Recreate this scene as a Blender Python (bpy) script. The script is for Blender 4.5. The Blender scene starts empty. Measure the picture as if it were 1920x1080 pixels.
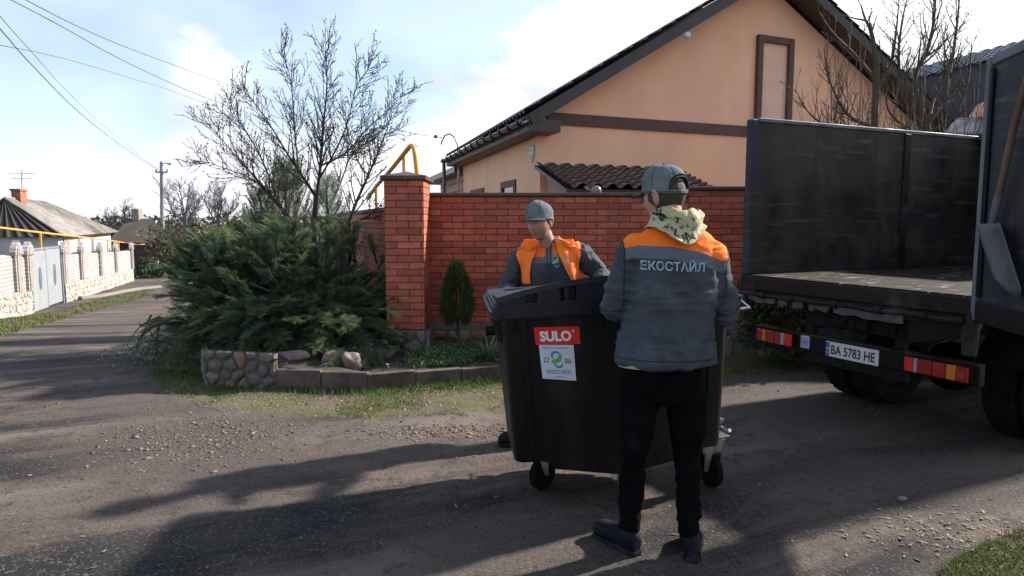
import bpy, bmesh, math, random
import numpy as np
from mathutils import Vector, Matrix
from mathutils.bvhtree import BVHTree
R = math.radians
random.seed(7); rng = np.random.default_rng(7)
S = bpy.context.scene
COL = S.collection
# ------------------------------------------------------------ camera
PITCH = R(5.58); F = 1280.0; EYE = 1.6
cam = bpy.data.objects.new('camera', bpy.data.cameras.new('camera')); COL.objects.link(cam)
cam.location = (0, 0, EYE); cam.rotation_euler = (math.pi/2 - PITCH, 0, 0)
cam.data.lens = 24; cam.data.sensor_width = 36; cam.data.clip_end = 3000; cam.data.clip_start = .05
cam.data.dof.use_dof = True; cam.data.dof.focus_distance = 3.7; cam.data.dof.aperture_fstop = 9
S.camera = cam
# ------------------------------------------------------------ sky, sun, exposure
SUN_EL = R(32); SUN_AZ = math.atan2(.44, .9)       # the sun stands right of and behind the truck
w = bpy.data.worlds.new('World'); S.world = w; w.use_nodes = True
nt = w.node_tree; nt.nodes.clear(); N = nt.nodes.new; L = nt.links.new
sky = N('ShaderNodeTexSky'); sky.sky_type = 'NISHITA'; sky.sun_disc = False
sky.sun_elevation = SUN_EL; sky.sun_rotation = math.pi/2 - SUN_AZ; sky.air_density = 1.0; sky.dust_density = .6; sky.ozone_density = 2.0
bg1 = N('ShaderNodeBackground'); bg1.inputs[1].default_value = .105; L(sky.outputs[0], bg1.inputs[0])
tc = N('ShaderNodeTexCoord'); mp = N('ShaderNodeMapping'); mp.inputs['Scale'].default_value = (1, 1, 2.1)
mp.inputs['Location'].default_value = (7.7, -3.1, 2.5)
L(tc.outputs['Generated'], mp.inputs[0])
n1 = N('ShaderNodeTexNoise'); n1.inputs['Scale'].default_value = 1.9; n1.inputs['Detail'].default_value = 9; n1.inputs['Roughness'].default_value = .52
n1.inputs['Distortion'].default_value = .25
L(mp.outputs[0], n1.inputs[0])
sp = N('ShaderNodeSeparateXYZ'); L(tc.outputs['Generated'], sp.inputs[0])
def wm(op, a, b=None, c=None, clamp=False):
    m = N('ShaderNodeMath'); m.operation = op; m.use_clamp = clamp
    for i, v in enumerate((a, b, c)):
        if v is None: continue
        if isinstance(v, (int, float)): m.inputs[i].default_value = v
        else: L(v, m.inputs[i])
    return m.outputs[0]
bank = wm('MULTIPLY_ADD', sp.outputs[0], .46, wm('MULTIPLY_ADD', sp.outputs[2], -1.0, .305))   # clouds thicken to the right and low down
raw = wm('ADD', n1.outputs[0], bank)
rm = N('ShaderNodeMapRange'); rm.interpolation_type = 'SMOOTHSTEP'; rm.inputs[1].default_value = .455; rm.inputs[2].default_value = .515; L(raw, rm.inputs[0])
front = N('ShaderNodeMapRange'); front.interpolation_type = 'SMOOTHSTEP'; front.inputs[1].default_value = .05; front.inputs[2].default_value = .55; L(sp.outputs[1], front.inputs[0])
mask = wm('MULTIPLY', wm('MULTIPLY_ADD', rm.outputs[0], .66, .34), wm('MULTIPLY_ADD', front.outputs[0], .20, .80))
n2 = N('ShaderNodeTexNoise'); n2.inputs['Scale'].default_value = 3.4; n2.inputs['Detail'].default_value = 6; L(mp.outputs[0], n2.inputs[0])
cr = N('ShaderNodeValToRGB'); cr.color_ramp.elements[0].position = .38; cr.color_ramp.elements[0].color = (.585, .605, .70, 1)
cr.color_ramp.elements[1].position = .57; cr.color_ramp.elements[1].color = (.96, .96, 1, 1); L(n2.outputs[0], cr.inputs[0])
bg2 = N('ShaderNodeBackground'); bg2.inputs[1].default_value = .60; L(cr.outputs[0], bg2.inputs[0])
mx = N('ShaderNodeMixShader'); L(mask, mx.inputs[0]); L(bg1.outputs[0], mx.inputs[1]); L(bg2.outputs[0], mx.inputs[2])
wo = N('ShaderNodeOutputWorld'); L(mx.outputs[0], wo.inputs[0])
sd = bpy.data.lights.new('sun', 'SUN'); sd.energy = 5.0; sd.angle = R(2.0); sd.color = (1, .93, .84)
sun = bpy.data.objects.new('sun', sd); COL.objects.link(sun)
sv = Vector((math.cos(SUN_AZ)*math.cos(SUN_EL), math.sin(SUN_AZ)*math.cos(SUN_EL), math.sin(SUN_EL)))
sun.rotation_euler = sv.to_track_quat('Z', 'Y').to_euler(); sun.location = (6, 3, 9)
S.view_settings.view_transform = 'Standard'; S.view_settings.look = 'None'; S.view_settings.exposure = 1.2; S.view_settings.gamma = 1
S.cycles.max_bounces = 6; S.cycles.transparent_max_bounces = 8
# ------------------------------------------------------------ helpers: photogrammetry
def ray(px, py):
    dx, dy = (px-960)/F, (540-py)/F
    return Vector((dx, math.cos(PITCH)+dy*math.sin(PITCH), -math.sin(PITCH)+dy*math.cos(PITCH)))
def P(px, py, Y):
    d = ray(px, py); return Vector((0, 0, EYE)) + d*(Y/d.y)
def G(px, py, z=0.0):
    d = ray(px, py); return Vector((0, 0, EYE)) + d*((z-EYE)/d.z)
def W(px, py, a, b):                                    # ray against the upright plane through a and b
    d = ray(px, py); n = Vector((b[1]-a[1], a[0]-b[0], 0))
    k = (n.x*a[0]+n.y*a[1])/(n.x*d.x+n.y*d.y); return Vector((0, 0, EYE)) + d*k
def sst(a, b, x): t = np.clip((np.asarray(x, float)-a)/(b-a), 0, 1); return t*t*(3-2*t)
def soft(t): return np.where(np.asarray(t) < 0, 0, np.where(np.asarray(t) < 2, np.asarray(t)**2/4, np.asarray(t)-1))
def H(x, y):
    x = np.asarray(x, float); y = np.asarray(y, float)
    m = sst(0, 1, (-1.4-x)/3.0)
    return (-.1*(soft(y-8)-soft(y-17))-.032*(soft(y-17)-soft(y-70)))*m
def GT(px, py):
    d = ray(px, py); p = Vector((0, 0, EYE)); k = 2.0
    while k < 400:
        q = p+d*k
        if q.z < float(H(q.x, q.y)): break
        k += .04*max(1, k/12)
    return p+d*k
def _hash(ix, iy, iz, s):
    h = (ix*374761393 + iy*668265263 + iz*2147483647 + s*1274126177) & 0xffffffff
    h = ((h ^ (h >> 13))*1274126177) & 0xffffffff
    return ((h ^ (h >> 16)) & 0xffff)/65535.0
def vnoise(p, scale=1.0, seed=0):
    p = np.asarray(p, float)*scale; i = np.floor(p).astype(np.int64); f = p-i; f = f*f*(3-2*f); r = 0
    for dx in (0, 1):
        for dy in (0, 1):
            for dz in (0, 1):
                wgt = (f[:, 0] if dx else 1-f[:, 0])*(f[:, 1] if dy else 1-f[:, 1])*(f[:, 2] if dz else 1-f[:, 2])
                r = r + wgt*_hash(i[:, 0]+dx, i[:, 1]+dy, i[:, 2]+dz, seed)
    return r*2-1
def fbm(p, scale, octs=3, seed=0):
    return sum(vnoise(p, scale*2**k, seed+k)*.5**k for k in range(octs))
# ------------------------------------------------------------ helpers: objects
def tag(o, label=None, cat=None, group=None, kind=None):
    if label: o['label'] = label
    if cat: o['category'] = cat
    if group: o['group'] = group
    if kind: o['kind'] = kind
    return o
def thing(name, loc, label, cat, group=None, rz=0):
    o = bpy.data.objects.new(name, None); COL.objects.link(o); o.location = loc; o.rotation_euler = (0, 0, rz)
    o.empty_display_size = .1
    return tag(o, label, cat, group)
def adopt(o, parent):
    o.parent = parent
def link_mesh(name, me, mats, parent=None, local=False, origin=None):
    o = bpy.data.objects.new(name, me); COL.objects.link(o)
    for m in (mats if isinstance(mats, (list, tuple)) else [mats]): me.materials.append(m)
    if parent is not None:
        o.parent = parent
        if not local:
            inv = (Matrix.Translation(parent.location) @ parent.rotation_euler.to_matrix().to_4x4()).inverted()
            if parent.parent is not None:
                g = parent.parent; inv = inv @ Matrix.Identity(4)
            o.matrix_parent_inverse = inv if parent.parent is None else Matrix.Identity(4)
    elif origin is not None:
        me.transform(Matrix.Translation(-Vector(origin))); o.location = origin
    return o
class MB:
    def __init__(s): s.v = []; s.f = []; s.r = []; s.m = []; s.n = 0; s.cr = 0.0; s.cm = 0
    def add(s, vs, fs, r=None, m=None):
        b = len(s.v); s.v.extend([tuple(x) for x in vs]); s.f.extend([tuple(b+i for i in f) for f in fs])
        s.r.extend([s.cr if r is None else r]*len(fs)); s.m.extend([s.cm if m is None else m]*len(fs))
    def box(s, c, d, M=None, r=None, m=None, bev=0):
        hx, hy, hz = d[0]/2, d[1]/2, d[2]/2; c = Vector(c)
        if bev <= 0:
            vs = [Vector((x, y, z)) for x in (-hx, hx) for y in (-hy, hy) for z in (-hz, hz)]
            fs = [(0, 1, 3, 2), (4, 6, 7, 5), (0, 4, 5, 1), (2, 3, 7, 6), (0, 2, 6, 4), (1, 5, 7, 3)]
        else:
            vs = []; idx = {}
            for sx in (-1, 1):
                for sy in (-1, 1):
                    for sz in (-1, 1):
                        for a in range(3):
                            k = [bev]*3; k[a] = 0
                            idx[(sx, sy, sz, a)] = len(vs); vs.append(Vector((sx*(hx-k[0]), sy*(hy-k[1]), sz*(hz-k[2]))))
            fs = []
            for a in range(3):
                b, c2 = (a+1) % 3, (a+2) % 3
                for sg in (-1, 1):
                    q = []
                    for (u, v_) in ((-1, -1), (1, -1), (1, 1), (-1, 1)):
                        t = [0]*3; t[a] = sg; t[b] = u; t[c2] = v_; q.append(idx[(*t, a)])
                    fs.append(tuple(q if sg > 0 else q[::-1]))
                for (u, v_) in ((-1, -1), (1, -1), (1, 1), (-1, 1)):      # edges along a
                    t0 = [0]*3; t1 = [0]*3; t0[a] = -1; t1[a] = 1; t0[b] = t1[b] = u; t0[c2] = t1[c2] = v_
                    q = [idx[(*t0, b)], idx[(*t1, b)], idx[(*t1, c2)], idx[(*t0, c2)]]
                    fs.append(tuple(q if u*v_ > 0 else q[::-1]))
            for sx in (-1, 1):
                for sy in (-1, 1):
                    for sz in (-1, 1):
                        q = [idx[(sx, sy, sz, a)] for a in range(3)]; fs.append(tuple(q if sx*sy*sz > 0 else q[::-1]))
        if M is not None: vs = [M @ x for x in vs]
        s.add([x+c for x in vs], fs, r, m); return s
    def bx(s, a, b, **k):                                    # box by two corners
        return s.box([(a[i]+b[i])/2 for i in range(3)], [abs(b[i]-a[i]) for i in range(3)], **k)
    def loft(s, rings, cap=True, closed=True, r=None, m=None):
        n = len(rings[0]); vs = [p for q in rings for p in q]; fs = []
        for i in range(len(rings)-1):
            for j in range(n if closed else n-1):
                a, b = i*n+j, i*n+(j+1) % n; fs.append((a, b, b+n, a+n))
        if cap and closed: fs.append(tuple(range(n-1, -1, -1))); fs.append(tuple((len(rings)-1)*n+i for i in range(n)))
        s.add(vs, fs, r, m); return s
    def tube(s, pts, rad, n=8, ref=None, cap=True, r=None, m=None):
        pts = [Vector(p) for p in pts]; k = len(pts)
        if not isinstance(rad, (list, tuple)): rad = [rad]*k
        rings = []; u = None
        for i, p in enumerate(pts):
            t = (pts[min(i+1, k-1)]-pts[max(i-1, 0)]).normalized()
            if ref is not None: u = t.cross(Vector(ref)).normalized()
            elif u is None: u = t.cross(Vector((0, 0, 1)) if abs(t.z) < .95 else Vector((1, 0, 0))).normalized()
            else: u = (u-t*u.dot(t)).normalized()
            v = u.cross(t); ru, rv = (rad[i] if isinstance(rad[i], (list, tuple)) else (rad[i], rad[i]))
            rings.append([p+u*(ru*math.cos(2*math.pi*j/n))+v*(rv*math.sin(2*math.pi*j/n)) for j in range(n)])
        s.loft(rings, cap, True, r, m); return s
    def grid(s, fn, nu, nv, r=None, m=None):
        vs = [fn(i/nu, j/nv) for i in range(nu+1) for j in range(nv+1)]
        s.add(vs, [(i*(nv+1)+j, (i+1)*(nv+1)+j, (i+1)*(nv+1)+j+1, i*(nv+1)+j+1) for i in range(nu) for j in range(nv)], r, m); return s
    def prism(s, poly, vec, r=None, m=None):
        n = len(poly); vec = Vector(vec); a = [Vector(p) for p in poly]
        s.add(a+[p+vec for p in a], [tuple(range(n-1, -1, -1)), tuple(range(n, 2*n))]+[(i, (i+1) % n, n+(i+1) % n, n+i) for i in range(n)], r, m); return s
    def ell(s, c, rr, n=12, k=8, M=None, r=None, m=None):
        c = Vector(c); vs = []; fs = []
        for i in range(k+1):
            ph = math.pi*i/k
            for j in range(n):
                a = 2*math.pi*j/n; q = Vector((rr[0]*math.sin(ph)*math.cos(a), rr[1]*math.sin(ph)*math.sin(a), rr[2]*math.cos(ph)))
                vs.append(c+((M @ q) if M is not None else q))
        for i in range(k):
            for j in range(n): fs.append((i*n+j, (i+1)*n+j, (i+1)*n+(j+1) % n, i*n+(j+1) % n))
        s.add(vs, fs, r, m); return s
    def mesh(s, name='m', smooth=False, fix=True):
        me = bpy.data.meshes.new(name); me.from_pydata(s.v, [], s.f)
        if s.m and max(s.m): me.polygons.foreach_set('material_index', s.m)
        a = me.attributes.new('rnd', 'FLOAT', 'FACE'); a.data.foreach_set('value', s.r)
        if fix:
            bm = bmesh.new(); bm.from_mesh(me); bmesh.ops.recalc_face_normals(bm, faces=bm.faces); bm.to_mesh(me); bm.free()
        if smooth:
            me.polygons.foreach_set('use_smooth', [True]*len(me.polygons))
            if smooth != 'all': me.set_sharp_from_angle(angle=R(smooth if not isinstance(smooth, bool) else 40))
        me.update(); return me
    def build(s, name, mats, parent=None, smooth=False, local=False, origin=None, fix=True):
        return link_mesh(name, s.mesh(name, smooth, fix), mats, parent, local, origin)
def np_mesh(name, V, Fs, rnd=None, attrs=None, smooth=False):
    """V (n,3), Fs (m,k) fixed-size faces"""
    me = bpy.data.meshes.new(name); V = np.asarray(V, np.float32); Fs = np.asarray(Fs, np.int32); m, k = Fs.shape
    me.vertices.add(len(V)); me.vertices.foreach_set('co', V.ravel())
    me.loops.add(m*k); me.loops.foreach_set('vertex_index', Fs.ravel())
    me.polygons.add(m); me.polygons.foreach_set('loop_start', np.arange(0, m*k, k, dtype=np.int32))
    me.update(calc_edges=True)
    if rnd is not None: a = me.attributes.new('rnd', 'FLOAT', 'FACE'); a.data.foreach_set('value', np.asarray(rnd, np.float32))
    for kk, v in (attrs or {}).items(): a = me.attributes.new(kk, 'FLOAT', 'POINT'); a.data.foreach_set('value', np.asarray(v, np.float32))
    if smooth: me.polygons.foreach_set('use_smooth', [True]*m)
    me.update(); return me
# ------------------------------------------------------------ materials
def mat(name, c1, c2=None, scale=5, rough=.7, bump=0, bscale=40, metal=0, rnd=0, ramp=(.35, .65), stretch=None, c3=None, c3s=1.2, c3r=(.55, .7), spec=.5, detail=5, extra=None, trans=0, coat=0, roughvar=0):
    m = bpy.data.materials.new(name); m.use_nodes = True; t = m.node_tree; nd = t.nodes; b = nd['Principled BSDF']; k = t.links.new
    b.inputs['Roughness'].default_value = rough; b.inputs['Metallic'].default_value = metal; b.inputs['Specular IOR Level'].default_value = spec
    if coat: b.inputs['Coat Weight'].default_value = coat
    tcn = nd.new('ShaderNodeTexCoord'); vec = tcn.outputs['Object']
    if stretch:
        mpn = nd.new('ShaderNodeMapping'); mpn.inputs['Scale'].default_value = stretch; k(vec, mpn.inputs[0]); vec = mpn.outputs[0]
    def noise(s, d=detail, rgh=.6):
        n = nd.new('ShaderNodeTexNoise'); n.inputs['Scale'].default_value = s; n.inputs['Detail'].default_value = d; n.inputs['Roughness'].default_value = rgh; k(vec, n.inputs[0]); return n.outputs[0]
    def rampn(src, lo, hi):
        r_ = nd.new('ShaderNodeMapRange'); r_.inputs[1].default_value = lo; r_.inputs[2].default_value = hi; k(src, r_.inputs[0]); return r_.outputs[0]
    def mixc(f, a, bb, mode='MIX'):
        x = nd.new('ShaderNodeMix'); x.data_type = 'RGBA'; x.blend_type = mode
        for i, v in ((0, f), (6, a), (7, bb)):
            if isinstance(v, tuple): x.inputs[i].default_value = (*v[:3], 1)
            elif isinstance(v, (int, float)): x.inputs[i].default_value = v
            else: k(v, x.inputs[i])
        return x.outputs[2]
    col = c1
    if c2 is not None: col = mixc(rampn(noise(scale), *ramp), c1, c2)
    if c3 is not None: col = mixc(rampn(noise(c3s, 7, .65), *c3r), col, c3)
    if rnd:
        at = nd.new('ShaderNodeAttribute'); at.attribute_name = 'rnd'
        mr = nd.new('ShaderNodeMapRange'); mr.inputs[3].default_value = 1-rnd; mr.inputs[4].default_value = 1+rnd; k(at.outputs['Fac'], mr.inputs[0])
        cb = nd.new('ShaderNodeCombineColor')
        for i in range(3): k(mr.outputs[0], cb.inputs[i])
        col = mixc(1.0, col, cb.outputs[0], 'MULTIPLY')
    m['_h'] = 1
    if extra: col = extra(t, k, col, noise, rampn, mixc, b) or col
    if isinstance(col, tuple): b.inputs['Base Color'].default_value = (*col, 1)
    else: k(col, b.inputs['Base Color'])
    if roughvar:
        k_ = rampn(noise(scale*2), .3, .7); mm = nd.new('ShaderNodeMapRange'); mm.inputs[3].default_value = rough-roughvar; mm.inputs[4].default_value = rough+roughvar; k(k_, mm.inputs[0]); k(mm.outputs[0], b.inputs['Roughness'])
    if bump:
        bn = nd.new('ShaderNodeBump'); bn.inputs['Strength'].default_value = 1; bn.inputs['Distance'].default_value = bump
        k(noise(bscale, 6, .65), bn.inputs['Height']); k(bn.outputs[0], b.inputs['Normal'])
    if trans:
        tr = nd.new('ShaderNodeBsdfTranslucent'); ms = nd.new('ShaderNodeMixShader'); ms.inputs[0].default_value = trans
        if isinstance(col, tuple): tr.inputs[0].default_value = (*col, 1)
        else: k(col, tr.inputs[0])
        k(b.outputs[0], ms.inputs[1]); k(tr.outputs[0], ms.inputs[2]); k(ms.outputs[0], nd['Material Output'].inputs[0])
    return m
def attr_fac(t, k, name):
    a = t.nodes.new('ShaderNodeAttribute'); a.attribute_name = name; return a.outputs['Fac']
# ------------------------------------------------------------ text and decals
_fc = {}
def text2d(s, bold=0.0, shear=0):
    key = (s, bold, shear)
    if key in _fc: return _fc[key]
    cu = bpy.data.curves.new('txt', 'FONT'); cu.body = s; cu.size = 1; cu.resolution_u = 3; cu.offset = bold; cu.shear = shear
    o = bpy.data.objects.new('txt', cu); COL.objects.link(o)
    dg = bpy.context.evaluated_depsgraph_get(); me = bpy.data.meshes.new_from_object(o.evaluated_get(dg))
    bm = bmesh.new(); bm.from_mesh(me); bmesh.ops.triangulate(bm, faces=bm.faces); bmesh.ops.remove_doubles(bm, verts=bm.verts, dist=1e-4)
    v = np.array([(p.co.x, p.co.y) for p in bm.verts]); f = [tuple(x.index for x in q.verts) for q in bm.faces]; bm.free()
    bpy.data.objects.remove(o); bpy.data.curves.remove(cu); bpy.data.meshes.remove(me)
    v -= v.min(0); v /= v.max(0); _fc[key] = (v, f); return v, f
def decal(mb, v2, fs, O, U, V, Nn, bvh=None, off=.002, r=0, m=None):
    """v2 in metres in the U,V frame at O"""
    out = []
    for x, y in v2:
        p = O+U*float(x)+V*float(y)
        if bvh is not None:
            h = bvh.ray_cast(p+Nn*.25, -Nn)
            if h[0] is not None: p = h[0]
        out.append(p+Nn*off)
    mb.add(out, fs, r, m)
def put_text(mb, s, cx, cy, w_, h_, O, U, V, Nn, bvh=None, off=.003, bold=.0, m=None):
    v, f = text2d(s, bold); decal(mb, (v-.5)*np.array([w_, h_])+np.array([cx, cy]), f, O, U, V, Nn, bvh, off, 0, m)
def put_poly(mb, pts, O, U, V, Nn, bvh=None, off=.002, m=None):
    decal(mb, pts, [tuple(range(len(pts)))], O, U, V, Nn, bvh, off, 0, m)
def arc2(cx, cy, r0, r1, a0, a1, n=14, taper=True):
    o = []; i_ = []
    for k in range(n+1):
        t = k/n; a = R(a0+(a1-a0)*t); e = (math.sin(math.pi*t)**.6 if taper else 1); mid = (r0+r1)/2; h = (r1-r0)/2*max(e, .12)
        o.append((cx+(mid+h)*math.cos(a), cy+(mid+h)*math.sin(a))); i_.append((cx+(mid-h)*math.cos(a), cy+(mid-h)*math.sin(a)))
    return np.array(o+i_), [(k, k+1, n+2+k, n+1+k) for k in range(n)]
def bvh_of(me, M=None):
    vs = [v.co.copy() if M is None else M @ v.co for v in me.vertices]
    return BVHTree.FromPolygons(vs, [tuple(p.vertices) for p in me.polygons])
# ------------------------------------------------------------ ground
def poly_px(pts): return [(q.x, q.y) for q in (GT(*p) for p in pts)]
GRASS = [poly_px([(262, 640), (262, 672), (285, 712), (330, 748), (420, 775), (560, 782), (700, 786), (960, 776), (1180, 742), (1385, 712), (1480, 700), (1600, 690), (1700, 680), (1700, 640), (1385, 640), (946, 690), (700, 715), (400, 705), (370, 640)]),
         poly_px([(-260, 640), (-60, 604), (140, 575), (215, 552), (262, 541), (292, 544), (258, 562), (140, 592), (0, 632), (-260, 700)]),
         poly_px([(1735, 1110), (1790, 1055), (1850, 1022), (1925, 998), (2200, 960), (2400, 1100)])]
def inpoly(x, y, poly):
    c = np.zeros(len(x), bool); n = len(poly)
    for i in range(n):
        x0, y0 = poly[i]; x1, y1 = poly[i-1]
        if y0 == y1: continue
        c ^= ((y0 > y) != (y1 > y)) & (x < (x1-x0)*(y-y0)/(y1-y0)+x0)
    return c
def pdist(x, y, poly):
    d = np.full(len(x), 1e9); n = len(poly)
    for i in range(n):
        a = np.array(poly[i-1]); b = np.array(poly[i]); ab = b-a; t = np.clip(((x-a[0])*ab[0]+(y-a[1])*ab[1])/(ab@ab), 0, 1)
        d = np.minimum(d, np.hypot(x-a[0]-t*ab[0], y-a[1]-t*ab[1]))
    return np.where(inpoly(x, y, poly), d, -d)
def fine(lo, hi, step, far): 
    core = np.arange(lo, hi, step); g = 1.13; out = []; s = step; p = core[-1]
    while p < far: s *= g; p += s; out.append(p)
    o2 = []; s = step; p = lo
    while p > -far: s *= g; p -= s; o2.append(p)
    return np.array(o2[::-1]+list(core)+out)
def micro(x, y):
    p = np.stack([x, y, np.zeros_like(x)], 1); d = np.hypot(x, y)
    k = np.clip(1-(d-6)/14, 0, 1)
    rut = p.copy(); a = math.atan2(.45, .9); rx = x*math.cos(a)+y*math.sin(a); ry = -x*math.sin(a)+y*math.cos(a)
    r = vnoise(np.stack([rx*.35, ry*2.2, p[:, 2]], 1), 1, 5)*.010
    return (fbm(p, 2.2, 3, 3)*.008+r+fbm(p, 14, 2, 9)*.0035)*k
gx = fine(-6, 5.2, .05, 600); gy = fine(1.2, 10, .05, 900)
X, Y = np.meshgrid(gx, gy, indexing='ij'); X = X.ravel(); Y = Y.ravel()
Z = H(X, Y)+micro(X, Y)
gm = np.full(len(X), -9.0)
for q in GRASS: gm = np.maximum(gm, pdist(X, Y, q))
nx, ny = len(gx), len(gy); ii = (np.arange(nx-1)[:, None]*ny+np.arange(ny-1)[None]).ravel()
me = np_mesh('ground', np.stack([X, Y, Z], 1), np.stack([ii, ii+ny, ii+ny+1, ii+1], 1), attrs={'grass': gm}, smooth=True)
def ground_extra(t, k, col, noise, rampn, mixc, b):
    n = t.nodes
    # worn wheel tracks and damp streaks run along the lane
    tcn = n.new('ShaderNodeTexCoord'); m1 = n.new('ShaderNodeMapping'); m1.vector_type = 'TEXTURE'; m1.inputs['Rotation'].default_value = (0, 0, R(24)); m1.inputs['Scale'].default_value = (5.5, .8, 1); k(tcn.outputs['Object'], m1.inputs[0])
    z1 = n.new('ShaderNodeTexNoise'); z1.inputs['Scale'].default_value = 1.25; z1.inputs['Detail'].default_value = 7; z1.inputs['Roughness'].default_value = .62; z1.inputs['Distortion'].default_value = .4; k(m1.outputs[0], z1.inputs[0])
    col = mixc(rampn(z1.outputs[0], .50, .64), col, (.15, .122, .101)); col = mixc(rampn(z1.outputs[0], .49, .40), col, (.013, .013, .0155))
    col = mixc(rampn(noise(5.5, 8, .75), .52, .66), col, (.016, .0135, .0125))
    col = mixc(rampn(noise(.55, 4, .5), .42, .62), col, (.068, .056, .049))
    col = mixc(rampn(noise(60, 2, .7), .56, .70), col, (.13, .112, .098))
    col = mixc(rampn(noise(23, 3, .7), .60, .72), col, (.009, .008, .008))
    a = n.new('ShaderNodeMath'); a.operation = 'ADD'; k(attr_fac(t, k, 'grass'), a.inputs[0])
    s_ = n.new('ShaderNodeMath'); s_.operation = 'MULTIPLY_ADD'; k(noise(3.5, 6, .7), s_.inputs[0]); s_.inputs[1].default_value = .55; s_.inputs[2].default_value = -.30; k(s_.outputs[0], a.inputs[1])
    g = mixc(rampn(noise(9, 4, .7), .35, .65), (.055, .066, .020), (.105, .100, .042))
    g = mixc(rampn(noise(2.2, 5, .7), .44, .56), g, (.11, .088, .062))
    col = mixc(rampn(a.outputs[0], -.02, .08), col, g)
    return col
m_ground = mat('dirt_road', (.050, .039, .032), (.106, .083, .068), scale=1.3, rough=.93, bump=.011, bscale=42, c3=(.10, .080, .067), c3s=.8, c3r=(.52, .66), extra=ground_extra, spec=.25)
tag(link_mesh('ground', me, m_ground), kind='structure')
# ------------------------------------------------------------ flower bed behind the kerb and the stone planter
def gp(px, py): q = GT(px, py); return Vector((q.x, q.y, 0))
K0, K1, K2, K3 = gp(386, 724), gp(516, 731), gp(690, 735), gp(948, 712)
K4 = K3+(K3-K2)*.75
BACK = gp(385, 640)
m_soil = mat('bed_soil', (.035, .028, .022), (.06, .05, .035), scale=9, rough=.95, bump=.02, bscale=30)
mb = MB(); ring = [K0+Vector((.10, .12, 0)), K1+Vector((0, .12, 0)), K2+Vector((.02, .12, 0)), K3+Vector((0, .1, 0)), K4+Vector((0, .1, 0)), Vector((K4.x, 8.08, 0)), Vector((-1.2, 8.08, 0)), Vector((-1.75, 10.2, 0)), Vector((-4.3, 10.2, 0)), BACK]
zt = [.26, .20, .09, .12, .12, .2, .22, .26, .2, .2]
cen = Vector((-2.2, 8.0, .20))
vs = [Vector((p.x, p.y, z)) for p, z in zip(ring, zt)]+[cen]+[Vector((p.x, p.y, -.3)) for p in ring]
n_ = len(ring); mb.add(vs, [(i, (i+1) % n_, n_) for i in range(n_)]+[(i, n_+1+i, n_+1+(i+1) % n_, (i+1) % n_) for i in range(n_)])
me = mb.mesh('flower_bed'); bm = bmesh.new(); bm.from_mesh(me)
for _ in range(4): bmesh.ops.subdivide_edges(bm, edges=[e for e in bm.edges if e.calc_length() > .12 and all(v.co.z > .05 for v in e.verts)], cuts=1, use_grid_fill=False)
for v in bm.verts:
    if v.co.z > .1: v.co.z += .02*math.sin(v.co.x*7+v.co.y*5)+random.uniform(-.01, .01)
bm.to_mesh(me); bm.free()
tag(link_mesh('flower_bed_ground', me, m_soil), kind='structure')
# ---- rubble masonry: real stones from clipped Voronoi cells
def voronoi(w_, h_, cs, seed, asp=1.4):
    r = random.Random(seed); pts = []; nx_ = max(1, int(w_/(cs*asp))); ny_ = max(1, int(round(h_/cs)))
    for i in range(nx_+1):
        for j in range(ny_):
            pts.append(((i+(.5 if j % 2 else 0)+r.uniform(-.32, .32))*w_/nx_, (j+.5+r.uniform(-.3, .3))*h_/ny_))
    out = []
    for a in pts:
        poly = [(0, 0), (w_, 0), (w_, h_), (0, h_)]
        for b in pts:
            if b is a or abs(b[0]-a[0]) > cs*asp*3.2: continue
            mx_, my_ = (a[0]+b[0])/2, (a[1]+b[1])/2; dx, dy = b[0]-a[0], b[1]-a[1]; np_ = []
            for q in range(len(poly)):
                c, d = poly[q-1], poly[q]; sc = (c[0]-mx_)*dx+(c[1]-my_)*dy; sd_ = (d[0]-mx_)*dx+(d[1]-my_)*dy
                if (sc < 0) != (sd_ < 0): t = sc/(sc-sd_); np_.append((c[0]+(d[0]-c[0])*t, c[1]+(d[1]-c[1])*t))
                if sd_ < 0: np_.append(d)
            poly = np_
            if len(poly) < 3: break
        if len(poly) >= 3: out.append(poly)
    return out
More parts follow.
